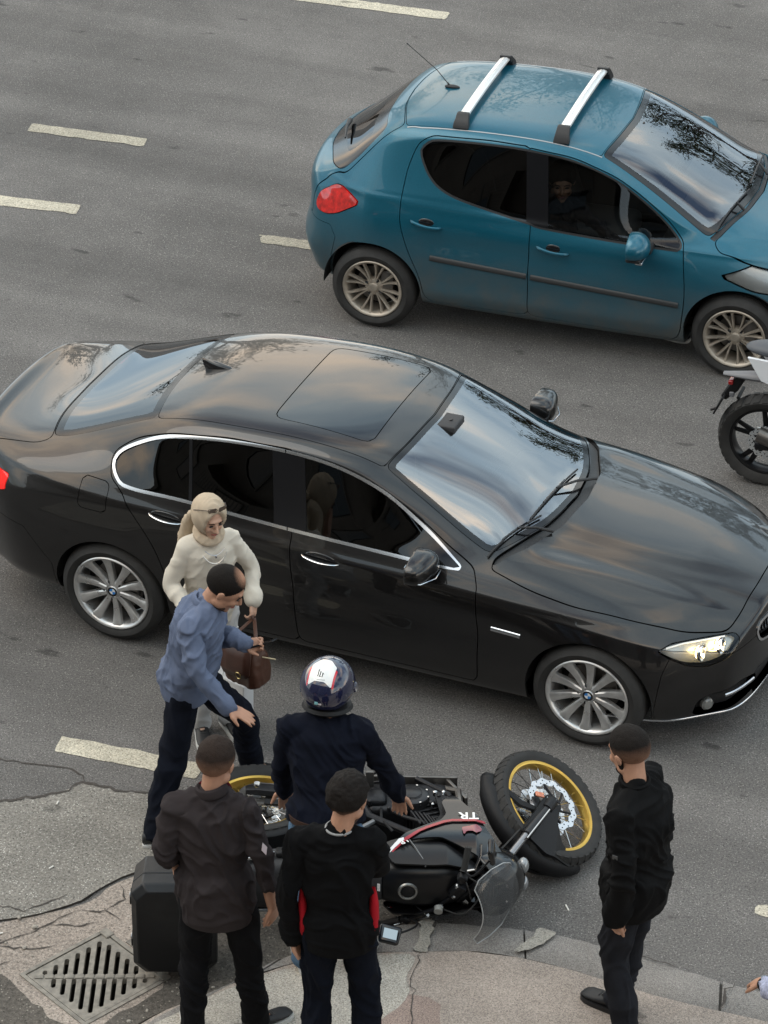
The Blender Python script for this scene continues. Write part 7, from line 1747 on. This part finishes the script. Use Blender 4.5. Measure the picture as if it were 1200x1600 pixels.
for s_ in (-1,1):
    g=GB(); xs=.160 if s_>0 else -.155
    V=[];F=[]; H_=[(1.16,.004),(1.12,.018),(1.06,.035),(.99,.050),(.93,.052),(.89,.036),(.865,.012)]
    for z,w_ in H_:
        for q in (-1,-.5,0,.5,1): V.append((xs+s_*(.016+.018*(1-q*q)*min(1,w_/.03)),.0+q*w_*1.2+.0,z))
    for i in range(len(H_)-1):
        for j in range(4): F.append((i*5+j,i*5+j+1,(i+1)*5+j+1,(i+1)*5+j))
    g.add(V,F); o=g.ob('side_panel',RED,t,sharp=180); q=o.modifiers.new('s','SOLIDIFY'); q.thickness=.03; q.offset=-1
nk=V_['neck']; g=GB(); g.tube([(nk.x+.064*math.cos(a),nk.y+.060*math.sin(a),nk.z+.016) for a in np.linspace(0,2*PI,30)],.006,6,cap=False); g.ob('shirt_collar',cloth('grey_tshirt',(.30,.30,.30)),t)
# ---------------------------------------------------------------- rider with helmet
NAVJ=cloth('navy_jumper',(.0055,.007,.0135),noise=.2); JEANS=cloth('blue_jeans',(.10,.17,.26),noise=.25,bs=700)
t,HM,V_,_=person('rider in a navy jumper and jeans wearing a dark blue and white crash helmet',(.985,-3.33,.10),108,
   dict(hipc=(0,-.03,.965),waist=(0,.02,1.09),chest=(0,.10,1.27),shl=(-.185,.12,1.42),shr=(.190,.12,1.40),neck=(0,.14,1.48),head=(.01,.18,1.625),yaw=-.22,pitch=-.18,
        ell=(-.235,.15,1.15),elr=(.275,.21,1.13),wrl=(-.235,.26,.93),wrr=(.33,.32,.88),hdl=(-.05,.35,-1),hdr=(.05,.35,-1),hnl=(-.3,1,.3),hnr=(.2,1,.3),curll=.12,curlr=.15,thumb=1.3,
        kl=(-.13,.05,.51),kr=(.14,.05,.51),al=(-.13,-.02,.088),ar=(.13,.02,.088),tl=(-.3,1),tr=(.3,1)),
   NAVJ,JEANS,height=1.78,hem=-.085,build=1.06,seed=6,vox=.008,wr_top=.022,armr=1.1)
k=1.78/1.8; hip=V_['hipc']
g=GB(); n=40; V=[];F=[]
for i in range(n):
    a=2*PI*i/n; x,y=.187*k*math.cos(a),.143*k*math.sin(a)
    for (dr,dz) in ((1.0,-.018),(1.03,-.018),(1.03,.018),(1.0,.018)): V.append((hip.x+x*dr,hip.y+y*dr+.0,hip.z+.045+dz))
for i in range(n):
    j=(i+1)%n
    for q in range(4): F.append((i*4+q,j*4+q,j*4+(q+1)%4,i*4+(q+1)%4))
g.add(V,F); g.ob('belt',mat('belt_leather',(.045,.022,.014),.45),t,sharp=40)
# helmet
def helmet(parent,M):
    h=empty('helmet',(0,0,0),parent=parent); h.matrix_local=M
    NV=mat('helmet_navy',(.012,.014,.040),.10,coat=1.); WH=mat('helmet_white',(.70,.70,.68),.12,coat=1.); RD=mat('helmet_red',(.50,.012,.02),.12,coat=1.)
    nu,nv=96,64; P=[];N=[]
    for i in range(nv+1):
        a=PI/2-PI*i/nv
        for k in range(nu+1):
            q=2*PI*k/nu; d=np.array([math.cos(a)*math.cos(q),math.cos(a)*math.sin(q),math.sin(a)]); r=np.array([.124,.150,.128])
            p=d*r; 
            if p[2]<-.02: 
                p[1]+= .018*min(1,(-.02-p[2])/.08)*(1 if p[1]>0 else .3); p[0]*=1-.10*min(1,(-.02-p[2])/.1)
            if p[2]<-.105: p[2]=-.105-(p[2]+.105)*.0
            n_=d/r; n_/=np.linalg.norm(n_); P.append(p+[0,-.005,.012]); N.append(n_)
    id_=np.arange((nv+1)*(nu+1)).reshape(nv+1,nu+1); q=np.stack([id_[:-1,:-1],id_[1:,:-1],id_[1:,1:],id_[:-1,1:]],-1).reshape(-1,4)
    A=np.hstack([np.array(P),np.array(N)]); F=np.vstack([q[:,[0,1,2]],q[:,[0,2,3]]])
    p=A[:,:3][F]; fn=np.cross(p[:,1]-p[:,0],p[:,2]-p[:,0]); ok=np.linalg.norm(fn,axis=1)>1e-10; s=S(A,F[ok])
    sh=clip(s,-(s.P[:,2]+.088-.030*np.clip(-s.P[:,1]/.15,0,1)-.02*np.clip(s.P[:,1]/.15,0,1)))
    # face opening
    eye=np.array([(-.095,.045),(.095,.045),(.10,-.045),(-.10,-.045)]); f=np.maximum(sdf(rpoly(eye,.03),sh.P[:,[0,2]]),.03-sh.P[:,1])
    vis=clip(sh,f); sh=clip(sh,f,1)
    # white panel with red edges at the back (in side-to-side, height space)
    WP=np.array([(-.022,.196),(.022,.196),(.056,.158),(.056,.042),(.024,.066),(-.024,.066),(-.056,.042),(-.056,.158)])
    fb=lambda q,P_:np.maximum(sdf(P_,np.stack([q.P[:,0],.14*np.arctan2(q.P[:,2]-.012,-q.P[:,1])],1)),q.P[:,1]-.02)
    w=clip(sh,fb(sh,WP)); r_=clip(sh,fb(sh,WP),1)
    RP1=np.array([(.056,.150),(.065,.135),(.065,.034),(.056,.040)]); RP2=RP1*[-1,1]
    for rp in (RP1,RP2):
        x=clip(r_,fb(r_,rp)); r_=clip(r_,fb(r_,rp),1); sob('red_stripe',x,RD,h)
    for s_ in (1,-1):
        sp=np.array([(.02,-.055),(.085,-.005),(.105,-.055),(.09,-.09),(.03,-.085)]); ff=np.maximum(sdf(sp,r_.P[:,[1,2]]),.06-s_*r_.P[:,0])
        x=clip(r_,ff); r_=clip(r_,ff,1); a=clip(x,x.P[:,2]+.052); b_=clip(x,x.P[:,2]+.052,1); sob('white_cheek',a,mat('helmet_silver',(.38,.39,.40),.2,coat=1.),h); sob('red_cheek',b_,RD,h)
    sob('shell',r_,NV,h,rim=.02); sob('white_panel',w,WH,h); sob('visor',vis,mat('visor_dark',(.008,.009,.010),.04,coat=1.),h,push=.004,rim=.01)
    g=GB()
    def onback(x,z):  # point on the back of the shell
        zz=z; y=-.150*math.sqrt(max(0,1-(x/.124)**2-((zz-.012)/.128)**2))-.005; n_=Vector((x/.0154,(y+.005)/.0225,(zz-.012)/.0164)).normalized(); return Vector((x,y,zz)),n_
    for (x0,z0,x1,z1,w_) in ((-.014,.117,-.013,.096,.0045),(-.004,.113,-.004,.096,.0045),(-.004,.097,.003,.097,.003),(.007,.110,.007,.096,.004),(.007,.107,.013,.106,.003)):
        a,n1=onback(x0,z0); b_,n2=onback(x1,z1); g.tube([tuple(a+n1*.0005),tuple(b_+n2*.0005)],w_*.5,5)
    o=g.ob('logo_mark',mat('ink_black',(.01,.01,.01),.4),h); o['kind']='stuff'
    g=GB()
    for x0 in np.linspace(-.020,.020,9):
        a,n1=onback(x0,.086); b_,n2=onback(x0+.003,.086); g.tube([tuple(a+n1*.0003),tuple(b_+n2*.0003)],.0011,4)
    o=g.ob('logo_lettering',mat('ink_black',(.01,.01,.01),.4),h); o['kind']='stuff'
    g=GB(); a,n1=onback(-.006,-.022); g.box(tuple(a),(.016,.004,.014),bev=.001); g.ob('sticker',mat('sticker_cyan',(.20,.42,.45),.3),h)
    g=GB(); a,n1=onback(.010,-.026); g.box(tuple(a),(.014,.004,.008),bev=.001); g.ob('sticker',mat('sticker_pale',(.5,.45,.45),.3),h)
    g=GB(); g.lathe([(.070,-.075),(.110,-.080),(.118,-.096),(.098,-.112),(.060,-.108)],40,'z',closed=True); o=g.ob('neck_roll',MATT,h)
    for s_ in (1,-1):
        g=GB(); g.lathe([(0,s_*.126),(.020,s_*.126),(.026,s_*.118),(.028,s_*.10)],20,'x',c=(0,.035,.0)); g.ob('visor_pivot',NV,h)
    return h
helmet(t,HM)
# ---------------------------------------------------------------- man in black jacket at the right
BJ=cloth('black_jacket',(.0045,.0045,.0048),rough=.75,noise=.2); DJ=cloth('charcoal_jeans',(.016,.017,.021),noise=.25)
t,HM,V_,_=person('bearded man in a black bomber jacket and dark jeans standing alone right of the motorcycle',(2.575,-3.25,.10),170,
   dict(shl=(-.19,-.01,1.47),shr=(.19,.04,1.47),ell=(-.235,-.06,1.18),elr=(.22,.02,1.20),wrl=(-.225,-.02,.90),wrr=(.16,.16,.98),hdl=(.05,.25,-1),hdr=(-.1,.3,-1),hnl=(-.9,.5,0),curll=.95,
        kl=(-.10,.06,.52),kr=(.09,.08,.52),al=(-.11,-.03,.088),ar=(.10,.14,.088),tl=(-.1,1),tr=(.1,1),head=(.03,.07,1.69),yaw=-.30,pitch=-.28,waist=(0,-.01,1.10),chest=(0,-.015,1.32),neck=(0,.02,1.54)),
   BJ,DJ,height=1.77,hairf=lambda t,M:hair(t,M,hairmat(DKH,(-.065,.050)),thick=.007,seed=11,amp=.0018),
   shoes=(SHOEB,SHOEB),hem=.04,build=1.14,seed=8,armr=1.30,wr_top=.026,topname='jacket',botname='jeans')
g=GB()
for p,r in (((0,.050,-.100),(.034,.030,.022)),((.040,.030,-.080),(.014,.032,.024)),((-.040,.030,-.080),(.014,.032,.024)),((.057,.004,-.045),(.006,.018,.030)),((-.057,.004,-.045),(.006,.018,.030))): g.ell(p,r)
o=remeshed(g,'beard',HAIRD,t,.004,1); o.matrix_local=HM
nk=V_['neck']; g=GB(); g.tube([(nk.x+.068*math.cos(a),nk.y+.064*math.sin(a),nk.z+.012+.008*math.sin(a)) for a in np.linspace(PI*.55,PI*2.45,30)],.013,8,flat=1.6); g.ob('collar',BJ,t)
g=GB(); c=V_['shl'].lerp(V_['ell'],.52); g.box((c.x-.071,c.y-.003,c.z-.02),(.004,.028,.024),bev=.001); g.ob('sleeve_patch',mat('patch_grey',(.06,.06,.06),.6),t)
# ---------------------------------------------------------------- man in the blue shirt
BLUE=cloth('blue_shirt',(.112,.138,.208),rough=.7,sheen=.15,noise=.10); DNIM=cloth('dark_denim',(.006,.0075,.013),noise=.3)
t,HM,V_,_=person('balding man in a blue shirt looking at his phone and pointing down at the motorcycle',(-.27,-2.28,.0),18,
   dict(hipc=(-.02,-.03,.94),waist=(-.01,.02,1.09),chest=(0,.055,1.28),shl=(-.16,.13,1.36),shr=(.165,.03,1.38),neck=(0,.11,1.43),head=(.01,.215,1.535),yaw=.02,pitch=-.62,
        elr=(.26,.08,1.16),wrr=(.30,.25,.95),hdr=(.15,.95,-.45),hnr=(.3,.25,1),curlr=.12,
        ell=(-.18,.12,1.12),wrl=(-.06,.30,1.13),hdl=(.15,1,.05),hnl=(-.7,0,-.7),curll=.8,
        kl=(-.22,.26,.50),kr=(.17,-.10,.50),al=(-.36,.26,.10),ar=(.31,-.20,.088),tl=(-.1,1),tr=(-.15,1),spl=0,spr=0),
   BLUE,DNIM,height=1.74,hairf=lambda t,M:hair(t,M,hairmat(DKH,(-.085,-.02),bald=(0,.045,.130)),front=.072,thick=.0055,seed=15,amp=.0015),
   hem=.03,build=1.05,seed=10,armr=1.10,wr_top=.024,sc_top=(7,7,9),topname='shirt',botname='jeans',belly=.018)
g=GB()
for p,r in (((0,.052,-.102),(.030,.026,.018)),((0,.090,-.052),(.024,.008,.005)),((.040,.030,-.082),(.013,.030,.022)),((-.040,.030,-.082),(.013,.030,.022))): g.ell(p,r)
o=remeshed(g,'beard',STUB,t,.0035,1); o.matrix_local=HM
face_detail(t,HM)
nk=V_['neck']; g=GB(); g.tube([(nk.x+.066*math.cos(a),nk.y+.064*math.sin(a),nk.z+.012-.020*math.sin(a)) for a in np.linspace(PI*.55,PI*2.45,30)],.012,8,flat=1.8); g.ob('collar',BLUE,t)
wl=V_['wrl']; BLM=t.matrix_basis.copy()
ph=GB(); ph.box((0,0,0),(.068,.140,.009),bev=.004)
o=ph.ob('phone',mat('phone_black',(.006,.006,.007),.3),None); M=Matrix.Translation(t.location)@Matrix.Rotation(t.rotation_euler.z,4,'Z')
o.matrix_world=M@Matrix.Translation(wl+Vector((.020,.105,.018)))@Euler((R(28),R(-18),R(-20))).to_matrix().to_4x4(); tag(o,'black smartphone held in the left hand of the man in the blue shirt','phone')
sc=GB(); sc.box((0,0,.0052),(.064,.138,.001)); s2=sc.ob('phone_screen',mat('phone_screen',(.008,.008,.010),.15),o,smooth=False)
# ---------------------------------------------------------------- woman in cream
CREAM=cloth('cream_knit',(.58,.53,.45),rough=.95,sheen=.3,bs=260,noise=.06); SCARF=cloth('beige_scarf',(.47,.38,.28),rough=.8,noise=.06); WHT=cloth('white_skirt',(.50,.49,.48),noise=.05)
t,HM,V_,_=person('woman in a cream headscarf and cream jumper holding a brown bag beside the black car',(-.53,-1.53,0),-48,
   dict(hipc=(0,0,.95),waist=(0,.03,1.10),chest=(0,.07,1.29),shl=(-.145,.08,1.44),shr=(.145,.08,1.43),neck=(0,.09,1.50),head=(0,.135,1.64),yaw=.20,pitch=-.24,roll=-.06,
        ell=(-.265,.08,1.19),wrl=(-.215,.24,1.05),hdl=(.15,.45,-1),hnl=(-.7,.7,.2),curll=.75,elr=(.235,.05,1.17),wrr=(.18,.26,1.05),hdr=(-.6,.8,-.2),hnr=(.3,.2,1),
        kl=(-.09,.03,.51),kr=(.09,.03,.51),al=(-.09,0,.09),ar=(.09,0,.09)),
   CREAM,WHT,skin=SKINL,height=1.64,fem=True,hem=.02,build=.90,seed=12,armr=1.02,wr_top=.013,vox=.008,topname='jumper',botname='trousers',cuff=.058,sleeve=.90)
face_detail(t,HM,brow=HAIRB,fem=True)
for s_ in (1,-1):
    pass
# white carrier bag hanging under the handbag
bg_=GB(); bg_.box((0,0,0),(.22,.085,.27),bev=.006,taper=1.05)
o=bg_.ob('carrier_bag',mat('white_paper',(.62,.61,.60),.7),None,sharp=30); o.location=(-.335,-1.665,.375); o.rotation_euler=(R(2),R(3),R(-15)); tag(o,'plain white carrier bag hanging below the brown handbag','carrier bag')
for s_ in (1,-1):
    h_=GB(); h_.tube([(-.05,s_*.03,.135),(-.03,s_*.012,.25),(.02,s_*.006,.36),(.05,0,.50)],.003,5); h_.ob('bag_handle',mat('white_paper',(.62,.61,.60),.7),o)
# scarf: hood with a face opening, neck wrap and a tail down the back
g=GB(); nu,nv=56,40; V=[];F=[]; C=Vector((0,-.012,.022))
for i in range(nv+1):
    a=PI/2-PI*i/nv
    for kk in range(nu):
        q=2*PI*kk/nu; d=Vector((math.cos(a)*math.cos(q),math.cos(a)*math.sin(q),math.sin(a))); p=Vector((d.x*.098,d.y*.118,d.z*.118 if d.z>0 else d.z*.135))
        nz=.0060*(1-abs(mnoise.noise(Vector((p.x*10,p.y*34+p.z*22,p.z*10+9))))*2.6)
        o_=((p.x/.056)**2+((p.z+.022)/.084)**2) if p.y>0 else 9
        if o_<1.0: p=p*(.70+.0*o_)
        elif o_<1.35: p=p*(.70+.30*(o_-1)/.35)
        V.append(tuple(C+p+d*nz))
for i in range(nv):
    for kk in range(nu): F.append((i*nu+kk,i*nu+(kk+1)%nu,(i+1)*nu+(kk+1)%nu,(i+1)*nu+kk))
g.add(V,F); o=g.ob('headscarf',SCARF,t,sharp=180); o.matrix_local=HM
g=GB(); nk=V_['neck']
for j,(rr,dz,th) in enumerate(((.062,.032,.020),(.070,.012,.020))):
    g.tube([(nk.x+rr*math.cos(a),nk.y+.014+rr*.95*math.sin(a),nk.z+dz-.030*math.sin(a)) for a in np.linspace(0,2*PI,28)],th,10,cap=False)
g.ell((nk.x,nk.y,nk.z+.01),(.062,.062,.05))
remeshed(g,'scarf_wrap',SCARF,t,.007,1,wr=(.006,(16,16,30),2.))
g=GB(); hc=V_['head']
b0=hc+Vector((.03,-.10,-.02)); loft(g,[b0,b0+Vector((.035,-.055,-.08)),b0+Vector((.055,-.085,-.20)),b0+Vector((.065,-.085,-.34)),b0+Vector((.06,-.07,-.42))],[(.055,.030),(.050,.034),(.055,.034),(.060,.030),(.050,.016)],18)
remeshed(g,'scarf_tail',SCARF,t,.008,1,wr=(.010,(26,26,3),5.))
g=GB()
P=[]; 
for a in np.linspace(-.9,.9,22): P.append((nk.x+.085*math.sin(a*1.0),nk.y+.088+.045*math.cos(a),nk.z-.045-.075*math.cos(a*1.4)))
g.tube(P,.0045,6); o=g.ob('necklace',mat('pearl_chain',(.60,.56,.50),.25,metal=.3),t)
g=GB(); P=[(nk.x+.07*math.sin(a),nk.y+.095+.04*math.cos(a),nk.z-.02-.045*math.cos(a*1.4)) for a in np.linspace(-.9,.9,16)]; g.tube(P,.002,5); g.ell((nk.x,nk.y+.14,nk.z-.072),(.007,.004,.009)); g.ob('pendant_chain',mat('silver_chain',(.4,.4,.42),.2,metal=1.),t)
# sunglasses on the head
g=GB(); 
for s_ in (1,-1):
    P=rpoly([(-.024,-.015),(.024,-.018),(.026,.014),(-.026,.016)],.009); g.tube([(s_*.034+x,.085-abs(s_*.034+x)*.25,.120+z*.9) for x,z in P]+[(s_*.034+P[0][0],.085-abs(s_*.034+P[0][0])*.25,.120+P[0][1]*.9)],.0022,5,cap=False)
    g.tube([(s_*.060,.072,.124),(s_*.090,.01,.090),(s_*.099,-.03,.06)],.0026,5)
g.tube([(-.010,.084,.124),(.010,.084,.124)],.002,5)
o=g.ob('sunglasses',mat('tortoise_frame',(.045,.028,.018),.25),None); MW=Matrix.Translation(t.location)@Matrix.Rotation(t.rotation_euler.z,4,'Z')@HM
o.matrix_world=MW; tag(o,'brown sunglasses pushed up on the cream headscarf of the woman','sunglasses')
for s_ in (1,-1):
    g=GB(); P=rpoly([(-.023,-.014),(.023,-.017),(.025,.013),(-.025,.015)],.009); g.prism([(x,z) for x,z in P],-.001,.001,axis='y'); l=g.ob('lens',mat('brown_lens',(.10,.07,.05),.08,coat=.8),o,smooth=False); l.location=(s_*.034,.085-.034*.25,.120)
# brown handbag held by its strap in the left hand
BAG=mat('brown_leather',(.060,.024,.014),.42,noise=.2,nscale=9,bump=.3,bscale=120)
MWb=Matrix.Translation(t.location)@Matrix.Rotation(t.rotation_euler.z,4,'Z'); hw=MWb@(V_['wrl']+Vector((.02,.06,-.07)))
bag=empty('handbag',(-.175,-1.80,.74),R(-18),label='brown leather handbag hanging from the hand of the woman in cream',cat='handbag')
g=GB(); V=[];F=[]; st=[(-.135,.105,.050),(-.125,.125,.075),(-.04,.128,.085),(.05,.115,.070),(.12,.095,.035),(.135,.085,.015)]
for z,hx,hy in st:
    for kk in range(20):
        q=2*PI*kk/20; cx,sx=math.cos(q),math.sin(q); V.append((hx*np.sign(cx)*abs(cx)**.5,hy*np.sign(sx)*abs(sx)**.5,z+.012*cx))
for i in range(len(st)-1):
    for kk in range(20): F.append((i*20+kk,i*20+(kk+1)%20,(i+1)*20+(kk+1)%20,(i+1)*20+kk))
F.append(tuple(range(19,-1,-1))); F.append(tuple((len(st)-1)*20+kk for kk in range(20))); g.add(V,F)
remeshed(g,'bag_body',BAG,bag,.008,1,wr=(.010,(9,9,9),4.))
g=GB(); V=[];F=[]
for (z,y,hx) in ((.135,.03,.080),(.142,-.02,.085),(.125,-.062,.100),(.06,-.088,.112),(-.02,-.098,.108),(-.055,-.098,.085)):
    for s_ in (-1,-.5,0,.5,1): V.append((hx*s_,y-.006*(1-s_*s_),z+.01*s_))
for i in range(5):
    for j in range(4): F.append((i*5+j,i*5+j+1,(i+1)*5+j+1,(i+1)*5+j))
g.add(V,F); o=g.ob('flap',mat('brown_leather_flap',(.050,.020,.013),.36,noise=.2,nscale=9),bag,sharp=60); q=o.modifiers.new('s','SOLIDIFY'); q.thickness=.006
g=GB(); g.lathe([(.016,0),(.019,.003),(.022,0),(.019,-.003)],20,'y',c=(.035,-.108,-.035),closed=True); g.ob('ring',mat('brass',(.55,.42,.18),.3,metal=1.),bag)
g=GB(); g.box((-.125,-.02,-.01),(.014,.03,.11),bev=.004); g.box((-.128,-.02,.05),(.018,.042,.02),bev=.003); g.ob('buckle_tab',BAG,bag)
hl=bag.matrix_basis.inverted()@hw if False else (Matrix.Translation(bag.location)@Matrix.Rotation(bag.rotation_euler.z,4,'Z')).inverted()@hw
for s_ in (1,-1):
    g=GB(); P=catmull([(s_*.085,.0,.115),(s_*.060+hl.x*.3,hl.y*.3,.115+(hl.z-.115)*.45),(hl.x+s_*.010,hl.y,hl.z-.01),(hl.x,hl.y,hl.z+.012)],6,False); g.tube([tuple(p) for p in P],.012,6,flat=.35); g.ob('strap',BAG,bag)
g=GB(); g.tube([(.10,.0,.06),(.20,.02,.075)],.004,6); g.ob('pen',mat('pale_stick',(.45,.38,.24),.5),bag)
# ---------------------------------------------------------------- person at the right edge
PLAID=cloth('pale_check_shirt',(.33,.35,.46),noise=.3,ns=60)
t,HM,V_,_=person('person in a pale checked shirt, only a forearm with a wristwatch in view',(3.755,-3.96,.10),150,
   dict(ell=(-.20,.10,1.18),wrl=(-.06,.405,1.02),hdl=(.3,1,-.6),hnl=(-.2,.2,1),curll=.4,elr=(.24,-.02,1.19),wrr=(.16,.18,1.10)),PLAID,BLKT,height=1.74,hairf=lambda t,M:hair(t,M,HAIRD),seed=14,vox=.010,topname='shirt',sleeve=.82)
w=V_['wrl']; e=V_['ell']; d=(w-e).normalized(); g=GB(); g.tube([tuple(w-d*.034),tuple(w-d*.018)],.034,20); o=g.ob('watch_strap',mat('watch_strap',(.01,.01,.01),.4),None); 
MW=Matrix.Translation(t.location)@Matrix.Rotation(t.rotation_euler.z,4,'Z'); o.matrix_world=MW; o.name='wristwatch'; tag(o,'dark wristwatch on the forearm that reaches in at the frame edge','watch')
g=GB(); g.tube([tuple(w-d*.026+Vector((0,-.0,.030))),tuple(w-d*.026+Vector((0,0,.040)))],.019,20); g.ob('watch_face',mat('watch_face',(.25,.25,.25),.1,metal=.8),o)
# ---------------------------------------------------------------- front passenger in the hatchback
DK=cloth('dark_top',(.03,.03,.035))
t,HM,V_,_=person('dark haired passenger seen dimly through the front side window of the blue car',(0,0,0),90,
   dict(hipc=(0,.0,.14),waist=(0,-.05,.28),chest=(0,-.10,.50),shl=(-.17,-.10,.64),shr=(.17,-.10,.64),neck=(0,-.10,.70),head=(0,-.07,.84),yaw=-1.3,pitch=-.1,
        ell=(-.22,.08,.46),elr=(.22,.08,.46),wrl=(-.10,.33,.34),wrr=(.10,.33,.34),hdl=(.3,1,0),hdr=(-.3,1,0),hnl=(-.5,0,1),hnr=(.5,0,1),curl=.9,kl=(-.12,.45,.22),kr=(.12,.45,.22),al=(-.12,.70,-.12),ar=(.12,.70,-.12)),
   DK,DK,skin=SKINL,height=1.74,hairf=lambda t,M:hair(t,M,HAIRD,thick=.016,back=-.09,side_=-.03,front=.05,seed=22),vox=.010,seed=20)
HMw=Matrix.Translation((-.382,4.1692,0))@Matrix.Rotation(.0778,4,'Z')
t.matrix_world=HMw@Matrix.Translation((.0,-.34,.235))@Matrix.Rotation(R(-90),4,'Z')
face_detail(t,HM)
